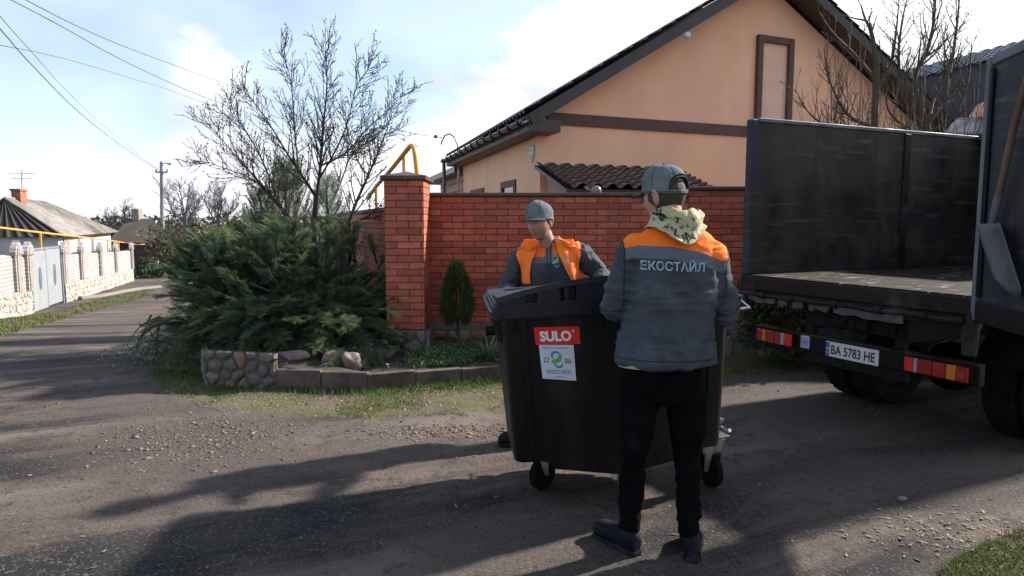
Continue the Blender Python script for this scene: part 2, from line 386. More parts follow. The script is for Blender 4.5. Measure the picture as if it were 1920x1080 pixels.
def rubble(mb, mo, O, U, h_, w_, Nn, cs, seed, gap=.012, relief=.03, Vv=Vector((0, 0, 1))):
    r = random.Random(seed); U = U.normalized(); Nn = Nn.normalized()
    for poly in voronoi(w_, h_, cs, seed):
        cx = sum(p[0] for p in poly)/len(poly); cy = sum(p[1] for p in poly)/len(poly)
        mr = sum(math.hypot(p[0]-cx, p[1]-cy) for p in poly)/len(poly)
        if mr < .02: continue
        pl = []
        for i in range(len(poly)):                     # round the corners a little
            a, b = poly[i-1], poly[i]; pl += [(a[0]*.82+b[0]*.18, a[1]*.82+b[1]*.18), (a[0]*.5+b[0]*.5, a[1]*.5+b[1]*.5), (a[0]*.18+b[0]*.82, a[1]*.18+b[1]*.82)]
        d = relief*r.uniform(.5, 1.2); tx, ty = r.uniform(-.5, .5)*relief/mr*.6, r.uniform(-.5, .5)*relief/mr*.6
        rings = []
        for (sh, dz) in ((gap, -.03), (gap, d*.35), (gap+mr*.16, d*.8), (gap+mr*.42, d)):
            ring_ = []
            for (x, y) in pl:
                l = math.hypot(x-cx, y-cy) or 1; k = max(0, 1-sh/l); X_, Y_ = cx+(x-cx)*k, cy+(y-cy)*k
                ring_.append(O+U*X_+Vv*Y_+Nn*(dz+(tx*(X_-cx)+ty*(Y_-cy) if dz > 0 else 0)+r.uniform(-.15, .15)*d*(dz > d*.5)))
            rings.append(ring_)
        rv = r.random(); n = len(pl); vs = [p for q in rings for p in q]
        fs = [(i*n+j, i*n+(j+1) % n, (i+1)*n+(j+1) % n, (i+1)*n+j) for i in range(len(rings)-1) for j in range(n)]+[tuple((len(rings)-1)*n+j for j in range(n))]
        mb.add(vs, fs, rv)
    if mo is not None: mo.add([O, O+U*w_, O+U*w_+Vv*h_, O+Vv*h_], [(0, 1, 2, 3)])
def stone_hue(t, k, col, noise, rampn, mixc, b):
    a = attr_fac(t, k, 'rnd'); r = t.nodes.new('ShaderNodeValToRGB'); e = r.color_ramp.elements; r.color_ramp.interpolation = 'CONSTANT'
    for i, (p, c) in enumerate(((0, (.12, .108, .098)), (.3, (.15, .125, .105)), (.55, (.095, .095, .098)), (.75, (.17, .148, .125)), (.93, (.18, .115, .09)))):
        x = e[i] if i < 2 else e.new(p); x.position = p; x.color = (*c, 1)
    k(a, r.inputs[0]); return mixc(1.0, mixc(rampn(noise(14, 6, .7), .3, .7), (.6, .6, .6), (1.25, 1.2, 1.15)), r.outputs[0], 'MULTIPLY')
m_stone = mat('field_stone', (.1, .1, .1), rough=.85, bump=.012, bscale=28, extra=stone_hue)
m_mortar = mat('stone_mortar', (.06, .055, .05), (.11, .10, .09), scale=12, rough=.95, bump=.01, bscale=50)
def wall_pair(base, name, segs, h_, cs, seed, parent, relief=.03, matl=None):
    a, b = MB(), MB()
    for i, (p, q, hh) in enumerate(segs):
        u = (q-p); nn = Vector((u.y, -u.x, 0)).normalized(); rubble(a, b, Vector((p.x, p.y, p.z)), u, hh, u.length, nn, cs, seed+i, relief=relief)
    a.build(name, matl or m_stone, parent, smooth=35); return b
t = thing('stone_planter', K0, 'low retaining wall of mixed field stones curving below the big juniper', 'planter wall')
seg = [(Vector((BACK.x, BACK.y, -.1)), Vector((K0.x, K0.y, -.1)), .42), (Vector((K0.x, K0.y, -.05)), Vector((K1.x+.02, K1.y, -.05)), .41)]
b_ = wall_pair(None, 'stones', seg, .4, .10, 11, t, .035); 
b_.build('mortar', m_mortar, t, fix=False)
# flat capping stones behind the kerb
# kerb slabs
m_kerb = mat('wet_concrete', (.075, .052, .045), (.12, .088, .076), scale=4, rough=.8, bump=.006, bscale=60, c3=(.045, .034, .03), c3s=3, c3r=(.5, .6))
t = thing('garden_kerb', K2, 'row of brownish concrete kerb slabs edging the flower bed', 'kerb')
for a, b, n, h0, h1 in ((K1, K2, 2, .20, .17), (K2, K3, 3, .165, .135), (K3, K4, 2, .135, .13)):
    for i in range(n):
        p = a.lerp(b, i/n); q = a.lerp(b, (i+1)/n); u = (q-p).normalized(); v = Vector((-u.y, u.x, 0)); hh = h0+(h1-h0)*(i+.5)/n+random.uniform(-.006, .006)
        mb = MB(); c = (p+q)/2+v*.035; M = Matrix((u, v, Vector((0, 0, 1)))).transposed()
        mb.box((c.x, c.y, hh/2-.06), ((q-p).length-.008, .07, hh+.12), M=M, bev=.006); mb.build('kerb_slab', m_kerb, t)
# ------------------------------------------------------------ boulders in the bed
m_rock = mat('boulder', (.15, .14, .13), (.27, .25, .235), scale=6, rough=.85, bump=.02, bscale=18, c3=(.20, .115, .085), c3s=3, c3r=(.5, .6), detail=8)
def boulder(c, r3, seed, name='rock', rot=0):
    mb = MB(); M = Matrix.Rotation(rot, 3, 'Z'); mb.ell((0, 0, 0), (1, 1, 1), 28, 20); me = mb.mesh(name, 30)
    V = np.array([v.co[:] for v in me.vertices]); V = V/np.linalg.norm(V, axis=1)[:, None]
    rr = np.random.default_rng(seed); d = np.full(len(V), 2.0)
    for _ in range(13):
        nn = rr.normal(size=3); nn /= np.linalg.norm(nn); h_ = rr.uniform(.55, .85); q = V@nn; d = np.minimum(d, np.where(q > 1e-3, h_/np.maximum(q, 1e-3), 9))
    V = V*np.minimum(d, 1)[:, None]*(1+.10*fbm(V, 2.6, 4, seed)+.03*fbm(V, 12, 2, seed+5))[:, None]; V *= np.array(r3); V = V@np.array(M.transposed())
    me.vertices.foreach_set('co', V.astype(np.float32).ravel()); me.update()
    o = link_mesh(name, me, m_rock); o.location = c; return o
for (px, py, Y_, r3, sd, lab) in ((634, 688, 6.95, (.27, .16, .14), 1, 'reddish brown wedge shaped boulder nearest the kerb slabs in the bed'),
                             (668, 694, 6.85, (.13, .12, .15), 2, 'blue grey upright boulder between the reddish boulder and the greenery'),
                             (712, 680, 7.15, (.26, .14, .12), 3, 'pinkish flat boulder at the foot of the brick gate pillar'),
                             (682, 672, 7.35, (.26, .18, .11), 8, 'pale grey slab of rock behind the blue grey boulder'), (560, 684, 6.9, (.20, .13, .08), 12, 'low dark stone at the left end of the row of boulders'),
                             (620, 662, 7.4, (.30, .16, .09), 13, 'long flat stone tucked under the lower fronds of the juniper'), (700, 655, 7.7, (.34, .18, .09), 14, 'broad flat stone lying against the base of the gate pillar')):
    p = P(px, py, Y_); tag(boulder((p.x-.05, p.y, p.z+.075), r3, sd, 'rock', sd*1.3), lab, 'rock', 'boulders in the flower bed')
# ------------------------------------------------------------ brick walls
def brick_extra(t, k, col, noise, rampn, mixc, b):
    r = t.nodes.new('ShaderNodeValToRGB'); e = r.color_ramp.elements
    for i, (p, c) in enumerate(((0, (.26, .046, .026)), (.35, (.44, .080, .034)), (.7, (.52, .105, .044)), (1, (.58, .15, .070)))):
        x = e[i] if i < 2 else e.new(p); x.position = p; x.color = (*c, 1)
    k(attr_fac(t, k, 'rnd'), r.inputs[0]); c = mixc(rampn(noise(9, 6, .7), .35, .75), r.outputs[0], (.23, .055, .036)); c = mixc(rampn(noise(3.1, 7, .7), .60, .74), c, (.46, .22, .15)); return mixc(rampn(noise(.9, 5, .6), .50, .75), c, (.26, .07, .045))
m_brick = mat('red_brick', (.3, .05, .02), rough=.62, bump=.003, bscale=120, extra=brick_extra)
m_bmortar = mat('dark_mortar', (.060, .042, .034), (.09, .07, .058), scale=6, rough=.95)
m_cap = mat('brown_cap', (.045, .028, .022), (.075, .05, .04), scale=4, rough=.55, bump=.003, bscale=50)
m_conc = mat('concrete_band', (.11, .10, .085), (.17, .155, .13), scale=5, rough=.9, bump=.004, bscale=60)
def bricks(mb, mo, O, U, nb, courses, Nn, wid, ch=.075, bl=.263, depth=.05, off=0):
    """a face of bricks: O lower left, U along; mo gets the recessed mortar sheet"""
    U = U.normalized(); M = Matrix((U, Nn, Vector((0, 0, 1)))).transposed()
    for c in range(courses):
        x = -(bl/2 if (c+off) % 2 else 0)
        while x < wid-.01:
            a, b = max(x, 0), min(x+bl, wid); x += bl
            if b-a < .03: continue
            cc = O+U*((a+b)/2)+Vector((0, 0, ch*(c+.5)))-Nn*(depth/2-random.uniform(-.0015, .0015))
            mb.box(cc, (b-a-.010, depth, ch-.010), M=M, r=random.random(), bev=.003)
    mo.add([O-Nn*.006, O+U*wid-Nn*.006, O+U*wid+Vector((0, 0, ch*courses))-Nn*.006, O+Vector((0, 0, ch*courses))-Nn*.006], [(0, 1, 2, 3)])
YW = 8.1; FR = Vector((0, -1, 0)); UX = Vector((1, 0, 0))
t = thing('brick_wall', (1, YW, 0), 'long red brick garden wall with brown coping behind the two workers', 'wall')
a, b = MB(), MB(); zb = .39
bricks(a, b, Vector((-.97, YW, zb)), UX, 0, 20, FR, 3.05); bricks(a, b, Vector((2.08, YW, zb)), UX, 0, 21, FR, 5.4, off=0)
for c in range(20): a.bx((-.97, YW+.19, zb+c*.075+.005), (7.48, YW+.25, zb+c*.075+.07), r=random.random())
a.build('brick_face', m_brick, t, smooth=False); b.bx((-.97, YW+.01, zb), (7.48, YW+.24, zb+1.5)); b.build('mortar', m_bmortar, t)
mb = MB(); mb.bx((-.97, YW-.035, zb+1.502), (2.08, YW+.28, zb+1.545), bev=.008); mb.bx((2.07, YW-.036, zb+1.577), (7.5, YW+.281, zb+1.62), bev=.008)
mb.build('coping', m_cap, t)
mb = MB(); mb.bx((-.97, YW-.02, zb-.075), (7.5, YW+.26, zb), bev=.004); mb.build('concrete_band', m_conc, t)
a, b = MB(), MB(); rubble(a, None, Vector((-1.0, YW-.03, -.03)), UX, .34, 8.4, FR, .17, 41, relief=.035)
a.build('stone_plinth', m_stone, t, smooth=35); b.bx((-1.0, YW-.03, -.3), (7.4, YW+.24, .318)); b.build('plinth_mortar', m_mortar, t)
t = thing('gate_pillar', (-1.18, 7.75, 0), 'square red brick pillar with brown cap at the corner of the wall', 'pillar')
YP = 7.5; a, b = MB(), MB(); x0, x1 = -1.395, -.965; zp = .40; nc = 22
bricks(a, b, Vector((x0, YP, zp)), UX, 0, nc, FR, x1-x0, off=1); bricks(a, b, Vector((x1, YP+.002, zp)), Vector((0, 1, 0)), 0, nc, Vector((1, 0, 0)), .62)
bricks(a, b, Vector((x0, YP+.62, zp)), Vector((0, -1, 0)), 0, nc, Vector((-1, 0, 0)), .618); bricks(a, b, Vector((x1, YP+.62, zp)), Vector((-1, 0, 0)), 0, nc, Vector((0, 1, 0)), x1-x0-.002)
a.build('brick_face', m_brick, t); b.build('mortar', m_bmortar, t, fix=False)
mb = MB(); zc = zp+nc*.075; cx, cy = (x0+x1)/2, YP+.225; mb.bx((x0-.035, YP-.04, zc), (x1+.035, YP+.64, zc+.045), bev=.006)
q = [Vector((cx+sx*.25, cy+.08+sy*.34, zc+.045)) for sx, sy in ((-1, -1), (1, -1), (1, 1), (-1, 1))]; mb.add(q+[Vector((cx, cy, zc+.105))], [(0, 1, 4), (1, 2, 4), (2, 3, 4), (3, 0, 4)]); mb.build('cap', m_cap, t)
a, b = MB(), MB(); rubble(a, None, Vector((x0-.01, YP-.025, -.02)), UX, .42, x1-x0+.02, FR, .15, 77, relief=.03); rubble(a, None, Vector((x1+.02, YP-.02, -.02)), Vector((0, 1, 0)), .42, .62, Vector((1, 0, 0)), .15, 78, relief=.03)
rubble(a, None, Vector((x0-.025, YP+.5, -.02)), Vector((0, -1, 0)), .42, .5, Vector((-1, 0, 0)), .15, 79, relief=.03)
a.build('stone_base', m_stone, t, smooth=35); b.bx((x0-.01, YP-.02, -.2), (x1+.015, YP+.62, .398)); b.build('base_mortar', m_mortar, t)
# side wall running back from the pillar
t = thing('side_brick_wall', (-1.5, 9, 0), 'darker red brick wall running back from the corner pillar behind the juniper', 'wall')
a, b = MB(), MB(); s0 = Vector((-1.37, 7.96, .3)); s1 = Vector((-4.3, 16.5, .3)); u = s1-s0; nn = Vector((-u.y, u.x, 0)).normalized()
bricks(a, b, s1, -u, 0, 19, nn, u.length); a.build('brick_face', m_brick, t)
b.prism([s0-nn*.01+Vector((0,0,-.6)), s1-nn*.01+Vector((0,0,-.6)), s1-nn*.24+Vector((0,0,-.6)), s0-nn*.24+Vector((0,0,-.6))], (0, 0, 2.0)); b.build('mortar', m_bmortar, t)
mb = MB(); mb.prism([s0+nn*.04+Vector((0,0,1.428)), s1+nn*.04+Vector((0,0,1.428)), s1-nn*.28+Vector((0,0,1.428)), s0-nn*.28+Vector((0,0,1.428))], (0, 0, .045)); mb.build('coping', m_cap, t)
# ------------------------------------------------------------ orange house
m_plaster = mat('orange_plaster', (.84, .47, .285), (.89, .525, .335), scale=1.6, rough=.9, bump=.006, bscale=90, c3=(.76, .46, .32), c3s=1.1, c3r=(.45, .75), stretch=(1, 1, .55))
m_brown = mat('brown_trim', (.085, .042, .032), (.11, .058, .045), scale=4, rough=.7)
m_soffit = mat('dark_soffit', (.038, .024, .022), (.05, .034, .03), scale=3, rough=.5)
m_tile = mat('dark_metal_tile', (.022, .020, .023), (.04, .036, .038), scale=3, rough=.38, bump=.001, bscale=80, spec=.5)
m_tileb = mat('brown_metal_tile', (.034, .023, .020), (.060, .043, .037), scale=3, rough=.42, bump=.001, bscale=80, spec=.5)
m_glass = mat('window_glass', (.012, .013, .015), rough=.08, spec=.6)
g_ = Vector((.917, .399, 0)).normalized(); r_ = Vector((-.257, .966, 0)).normalized()
HP = Vector((.4875, 12.0, 0)); HQ = HP+g_*5
def hg(px, py): return W(px, py, (HP.x, HP.y), (HQ.x, HQ.y))
apex = hg(1433, -38); La = hg(1040, 198); Ra = hg(1731, 245)
sl = (apex-La); sl /= sl.dot(g_); sr = (Ra-apex); sr /= sr.dot(g_)
xa = (apex-HP).dot(g_); xr = xa*2-.0                      # house width along g_
def gpt(x, z=None):                                       # point on the gable plane x metres along
    p = HP+g_*x; zz = apex.z+(x-xa)*(sl.z if x < xa else sr.z); p.z = zz if z is None else z; return p
xR = (Ra-HP).dot(g_)+2.2
t = thing('orange_house', HP, 'orange plastered house with dark metal roof, brown belt and blind gable window', 'house')
mb = MB(); D = 8.5
prof = [gpt(0, -.2), gpt(xR, -.2), gpt(xR), gpt(xa), gpt(0)]
prof[4].z = gpt(0).z
mb.prism([p-Vector((0, 0, .02)) if i > 1 else p for i, p in enumerate(prof)], r_*7.05); mb.build('wall', m_plaster, t)
# lower recessed brick wing beyond the side wall
m_wing = mat('pinkish_brick', (.36, .20, .14), (.44, .27, .2), scale=3, rough=.85, bump=.004, bscale=40, c3=(.30, .19, .15), c3s=5)
def belt_z(px, py): return hg(px, py).z
bz1 = (belt_z(1060, 214)+belt_z(1380, 235))/2; bz0 = bz1-.20
nf = Vector((g_.y, -g_.x, 0))                              # out of the gable, towards the camera
def gbox(mb, x0_, x1_, z0_, z1_, o0, o1, **k):
    q = [HP+g_*x0_+nf*o0, HP+g_*x1_+nf*o0, HP+g_*x1_+nf*o1, HP+g_*x0_+nf*o1]; mb.prism([Vector((p.x, p.y, z0_)) for p in q], (0, 0, z1_-z0_), **k)
mb = MB(); gbox(mb, .12, xR-.2, bz0, bz1, -.02, .045); mb.build('belt_course', m_brown, t)
# blind window in the gable
a1, a2, a3, a4 = hg(1418, 66), hg(1485, 70), hg(1475, 233), hg(1412, 231)
wx0, wx1 = (a1-HP).dot(g_), ((a2-HP).dot(g_)+(a3-HP).dot(g_))/2+.02; wz1, wz0 = a1.z, (a4.z+a3.z)/2-.05
mb = MB(); fw = .12
gbox(mb, wx0, wx0+fw, wz0, wz1, -.02, .09); gbox(mb, wx1-fw, wx1, wz0, wz1, -.02, .09); gbox(mb, wx0+fw, wx1-fw, wz1-fw, wz1, -.02, .088); gbox(mb, wx0+fw, wx1-fw, wz0, wz0+fw, -.02, .088)
fr = mb.build('window', m_brown, t)
mb = MB(); gbox(mb, wx0+fw, wx1-fw, wz0+fw, wz1-fw, -.02, .012); mb.build('blind_panel', mat('pale_panel', (.74, .46, .33), (.80, .52, .39), scale=2, rough=.9), fr)
# metal tile sheets
def tile_sheet(mb, O, U, wid, V, length, Nn, wave=.22, step=.35, amp=.022, rise=.02, un=6, vn=7):
    nu = max(2, int(wid/wave*un)); rows = max(1, int(round(length/step))); vs = []; cols = nu+1; fs = []
    lv = []
    for r0 in range(rows):
        for q in (0, .12, .5, .88, 1.0): lv.append((r0, q))
    for (r0, q) in lv:
        v = (r0+q)*length/rows
        for i in range(cols):
            u = i/nu*wid; hgt = amp*math.cos(2*math.pi*u/wave)+rise*(1-q) + .012*math.cos(2*math.pi*u/wave)*(1-q)
            vs.append(O+U*u+V*v+Nn*hgt)
    for k in range(len(lv)-1):
        for i in range(nu): a = k*cols+i; fs.append((a, a+1, a+cols+1, a+cols))
    mb.add(vs, fs)
ovh = .55; nl = (r_.cross(sl)).normalized(); nl = nl if nl.z > 0 else -nl
nr = (r_.cross(sr)).normalized(); nr = nr if nr.z > 0 else -nr
th = .16
lowx = -.42
rid = gpt(xa)+nf*ovh; eL = gpt(lowx)+nf*ovh; eR = gpt(xR+.45)+nf*ovh
lenR = 7.8
mb = MB(); tile_sheet(mb, eL+nl*(th+.045), r_, lenR, (rid-eL).normalized(), (rid-eL).length, -nl if nl.z < 0 else nl, un=5); 
tile_sheet(mb, eR+nr*(th+.045), r_, lenR, (rid-eR).normalized(), (rid-eR).length, nr, un=5)
mb.build('roof', m_tile, t, smooth=50, fix=False)
mb = MB()
for p, q, nn in ((eL, rid, nl), (rid, eR, nr)):
    mb.prism([p, q, q+nn*th, p+nn*th], r_*lenR)
mb.build('roof_deck', m_soffit, t)
mb = MB()                                                   # verge boards
for p, q, nn in ((eL, rid, nl), (rid, eR, nr)): mb.prism([p-nn*.02+nf*.002, q-nn*.02+nf*.002, q+nn*(th-.02)+nf*.002, p+nn*(th-.02)+nf*.002], nf*.03)
for k in range(2): pass
mb.build('verge_board', mat('near_black_fascia', (.016, .013, .015), (.024, .020, .022), scale=3, rough=.5), t)
# boxed eaves and gutter along the side
lf = -g_; ez = eL.z-.02
mb = MB(); q0 = HP+lf*.0+nf*ovh; 
bxs = [Vector((p.x, p.y, 0)) for p in (HP+nf*(ovh-.02)+g_*.12, HP+nf*(ovh-.02)+lf*.46, HP+lf*.46+r_*7.2, HP+g_*.0+r_*7.2)]
zbot = 3.08
mb.prism([Vector((p.x, p.y, zbot)) for p in bxs], (0, 0, ez-zbot+.10)); mb.build('boxed_eaves', m_soffit, t)
m_gut = mat('dark_gutter', (.02, .02, .024), rough=.22, spec=.7)
g0 = HP+lf*.56+nf*(ovh+.02); g1 = HP+lf*.56+r_*7.25; gz = ez+.07
mb = MB(); prof = [(.065*math.cos(R(a)), .065*math.sin(R(a))) for a in range(180, 361, 20)]; prof += [(.05*math.cos(R(a)), .05*math.sin(R(a))) for a in range(360, 179, -20)]
mb.loft([[Vector((p.x, p.y, gz))+lf*x_+Vector((0, 0, z_)) for x_, z_ in prof] for p in (g0, g1)], cap=True)
gut = mb.build('gutter', m_gut, t, smooth=30)
for i in range(13):
    p = g0.lerp(g1, (i+.4)/13); p.z = gz; mb = MB(); mb.tube([p+lf*.078*math.cos(R(a_))+Vector((0, 0, .078*math.sin(R(a_)))) for a_ in range(150, 391, 30)], .014, 6)
    mb.build('gutter_bracket', m_gut, gut)
p = g1-r_*.25+lf*.0; mb = MB(); mb.tube([(p.x, p.y, gz-.04), (p.x, p.y, 0)], .05, 10); mb.build('downpipe', m_gut, t, smooth=True)
# brick wing
wq = HP+r_*7.05+g_*.25; mb = MB(); mb.prism([Vector((p.x, p.y, -.3)) for p in (wq, wq+r_*5.5, wq+r_*5.5+g_*5, wq+g_*5)], (0, 0, 3.3)); wing = mb.build('rear_wing', m_wing, t)
mb = MB()
for i in range(5): 
    z_ = 1.75+i*.25; mb.prism([Vector((p.x, p.y, z_)) for p in (wq-g_*.02, wq+r_*5.4-g_*.02, wq+r_*5.4+g_*.02, wq+g_*.02)], (0, 0, .03))
mb.build('brick_reveal', m_brown, wing)
mb = MB(); mb.prism([Vector((p.x, p.y, 2.95)) for p in (wq-g_*.45+r_*.3, wq+r_*7-g_*.45, wq+r_*7+g_*5, wq+g_*5+r_*.3)], (0, 0, .16)); mb.build('wing_roof', m_tile, t)
# side windows
def side_window(d0, d1, z0, z1):
    mb = MB(); w0, w1 = HP+r_*d0, HP+r_*d1; fw = .13
    def sb(a, b, c, d, o0, o1): q = [HP+r_*a+lf*o0, HP+r_*b+lf*o0, HP+r_*b+lf*o1, HP+r_*a+lf*o1]; mb.prism([Vector((p.x, p.y, c)) for p in q], (0, 0, d-c))
    sb(d0, d0+fw, z0, z1, -.02, .035); sb(d1-fw, d1, z0, z1, -.02, .035); sb(d0+fw, d1-fw, z1-fw, z1, -.02, .034); sb(d0+fw, d1-fw, z0, z0+fw, -.02, .034)
    f = mb.build('window', m_brown, t); mb = MB(); sb(d0+fw, d1-fw, z0+fw, z1-fw, -.02, .004)
    q = [HP+r_*(d0+fw), HP+r_*(d1-fw)]; mb.build('pane', m_glass, f)
SP = HP+r_*5
def hs(px, py): return W(px, py, (HP.x, HP.y), (SP.x, SP.y))
for x0_, x1_, yt in ((968, 941, 336), (908, 884, 352)):
    a_ = (hs(x0_, 345)-HP).dot(r_); b_ = (hs(x1_, 345)-HP).dot(r_); zt_ = hs(x0_, yt).z; side_window(a_, b_, zt_-1.1, zt_)
# security company shield on the side wall
p = hs(998, 287); me_sh = MB(); sh = [(x_*1.1, y_*.62) for x_, y_ in [(-.16, .20), (0, .24), (.16, .20), (.18, .0), (.10, -.17), (0, -.26), (-.10, -.17), (-.18, 0)]]
m_shield = mat('shield_enamel', (.42, .42, .40), rough=.4); m_shd = mat('shield_ink', (.10, .11, .13), rough=.4)
me_sh.prism([p+r_*x_*.9+Vector((0, 0, y_*1.05))+lf*.004 for x_, y_ in sh], lf*.02); shp = me_sh.build('shield_plate', m_shield, t)
mb = MB()
for (y0_, y1_) in ((.02, .045), (.10, .125), (-.06, -.04)): mb.add([p+r_*x_+Vector((0, 0, y_))+lf*.028 for x_, y_ in ((-.14, y0_), (.14, y0_+.02), (.14, y1_+.02), (-.14, y1_))], [(0, 1, 2, 3)])
for x_ in (-.05, .0, .05): mb.add([p+r_*(x_+a_)+Vector((0, 0, b_))+lf*.028 for a_, b_ in ((-.012, -.11), (.012, -.11), (.012, -.065), (-.012, -.065))], [(0, 1, 2, 3)])
mb.build('shield_mark', m_shd, shp, fix=False)
# twin security lamp under the verge
c = hg(1238, 73)+nf*.5; m_wpl = mat('white_plastic', (.65, .65, .66), rough=.35)
mb = MB(); mb.ell(c, (.075, .075, .075), 14, 10); mb.tube([c+g_*.08, c+g_*.24-Vector((0, 0, .04))], [.055, .075], 12); mb.tube([c, c+r_*.2+Vector((0,0,.1))], .02, 6); mb.build('security_lamp', m_wpl, t, smooth=True)
# service mast with hooked cable entry
c = W(858, 300, (g1.x, g1.y), (g1.x+1, g1.y)); m_metal = mat('galvanised', (.25, .26, .27), rough=.45, metal=.8)
mx = thing('service_mast', (c.x, c.y, 0), 'thin bent metal mast with an insulator at the far end of the gutter', 'cable mast')
pts = [P(858+dx_, y_, c.y) for dx_, y_ in ((1, 368), (1, 300), (0, 272), (-6, 257), (-15, 251), (-24, 254), (-29, 264), (-31, 271))]
mb = MB(); mb.tube(pts, .022, 8); mb.build('mast_pipe', m_metal, mx, smooth=True); mb = MB(); q = P(817, 256, c.y); mb.ell(q, (.06, .05, .05), 10, 8); mb.tube([q, P(829, 258, c.y)], .012, 6); mb.build('insulator', m_gut, mx, smooth=True)
# ------------------------------------------------------------ lean-to with brown metal tiles
LT = HP+nf*.05
la0 = hg(1002, 306); la1 = hg(1262, 312); zr = la0.z
e0 = P(1063, 351, 9.6); e1 = P(1338, 343, 9.6+275/1280*9.6*.435*0+.6)
t = thing('lean_to_shed', (e0.x, e0.y, 0), 'small brick shed with a brown wavy metal tile roof against the orange house', 'shed')
U = (e1-e0); U.z = 0; wid = U.length; U.normalize(); top0 = Vector((la0.x, la0.y, la0.z)); top1 = Vector((la1.x, la1.y, la0.z)); e0z = e0.z
mb = MB()
rows = 8; nu = 96; vs = []; fs = []; lv = [(r0, q) for r0 in range(rows) for q in (0, .1, .45, .8, 1)]
Nn = ((e1-e0).cross(top0-e0)).normalized(); Nn = Nn if Nn.z > 0 else -Nn
for (r0, q) in lv:
    v = (r0+q)/rows; a = e0.lerp(top0, v); b = Vector((e1.x, e1.y, e0z)).lerp(top1, v)
    for i in range(nu+1):
        u = i/nu; x = (a.lerp(b, u)); wv = math.cos(2*math.pi*u*wid/.23); vs.append(x+Nn*(.024*wv+(.030+.012*wv)*(1-q)))
for k in range(len(lv)-1):
    for i in range(nu): a = k*(nu+1)+i; fs.append((a, a+1, a+nu+2, a+nu+1))
mb.add(vs, fs); rf = mb.build('roof', m_tileb, t, smooth=50, fix=False)
mb = MB(); mb.add([e0-Nn*.03, Vector((e1.x, e1.y, e0z))-Nn*.03, top1-Nn*.03, top0-Nn*.03, e0-Nn*.09, Vector((e1.x, e1.y, e0z))-Nn*.09, top1-Nn*.09, top0-Nn*.09], [(0, 1, 2, 3), (4, 5, 6, 7), (0, 1, 5, 4), (1, 2, 6, 5), (2, 3, 7, 6), (3, 0, 4, 7)]); mb.build('roof_edge', m_soffit, t)
i0 = e0.lerp(e1, .05)+r_*.35; i1 = e0.lerp(e1, .93)+r_*.35; b0 = top0.lerp(top1, .08); b1 = top0.lerp(top1, .97)
mb = MB(); poly = [Vector((p.x, p.y, -.2)) for p in (i0, i1, b1, b0)]; zz = [e0z-.02, e0z-.02, la0.z-.12, la0.z-.12]
mb.add(poly+[Vector((p.x, p.y, z_)) for p, z_ in zip(poly, zz)], [(0, 1, 2, 3), (4, 5, 6, 7), (0, 1, 5, 4), (1, 2, 6, 5), (2, 3, 7, 6), (3, 0, 4, 7)])
m_lbr = mat('pale_pink_brick', (.30, .15, .115), (.40, .24, .19), scale=7, rough=.9, bump=.006, bscale=35, c3=(.42, .31, .26), c3s=9)
mb.build('wall', m_lbr, t)
mb = MB(); q = P(1118, 358, 9.45); mb.ell(q, (.075, .06, .075), 14, 10); mb.tube([q+Vector((-.14, .25, .07)), q+Vector((-.1, .06, .02)), q], .015, 6); mb.build('globe_lamp', mat('lamp_globe', (.16, .15, .13), rough=.25), t, smooth=True)
# ------------------------------------------------------------ yellow gas pipes
m_gas = mat('yellow_gas_paint', (.72, .36, .03), (.62, .29, .025), scale=6, rough=.45)
t = thing('gas_pipe', P(783, 328, 8.3), 'thick yellow gas pipe bending over the brick corner pillar', 'gas pipe')
def curve(pts, n=6):
    pts = [Vector(p) for p in pts]; out = []
    for i in range(len(pts)-1):
        a, b, c, d = pts[max(i-1, 0)], pts[i], pts[i+1], pts[min(i+2, len(pts)-1)]
        for k in range(n):
            u = k/n; out.append(.5*((2*b)+(c-a)*u+(2*a-5*b+4*c-d)*u*u+(3*b-a-3*c+d)*u**3))
    return out+[pts[-1]]
mb = MB(); mb.tube(curve([P(785, 345, 8.05), P(782, 325, 8.05), P(778, 290, 8.05), P(775, 276, 8.08), P(770, 274, 8.15), P(764, 280, 8.3), P(730, 322, 9.3), P(705, 350, 10.3), P(690, 372, 11)], 4), .028, 10)
mb.tube([P(783, 340, 8.05)+Vector((0, 0, 0)), P(785, 345, 8.05)-Vector((0, 0, 1.6))], .028, 10)
mb.build('pipe_run', m_gas, t, smooth=True)
for px, pt, Y_ in ((705, 345, 10.3), (757, 285, 8.6)):
    mb = MB(); q = P(px, pt, Y_); mb.tube([q, (q.x, q.y, 0)], .022, 8); mb.build('post', m_gas, t, smooth=True)
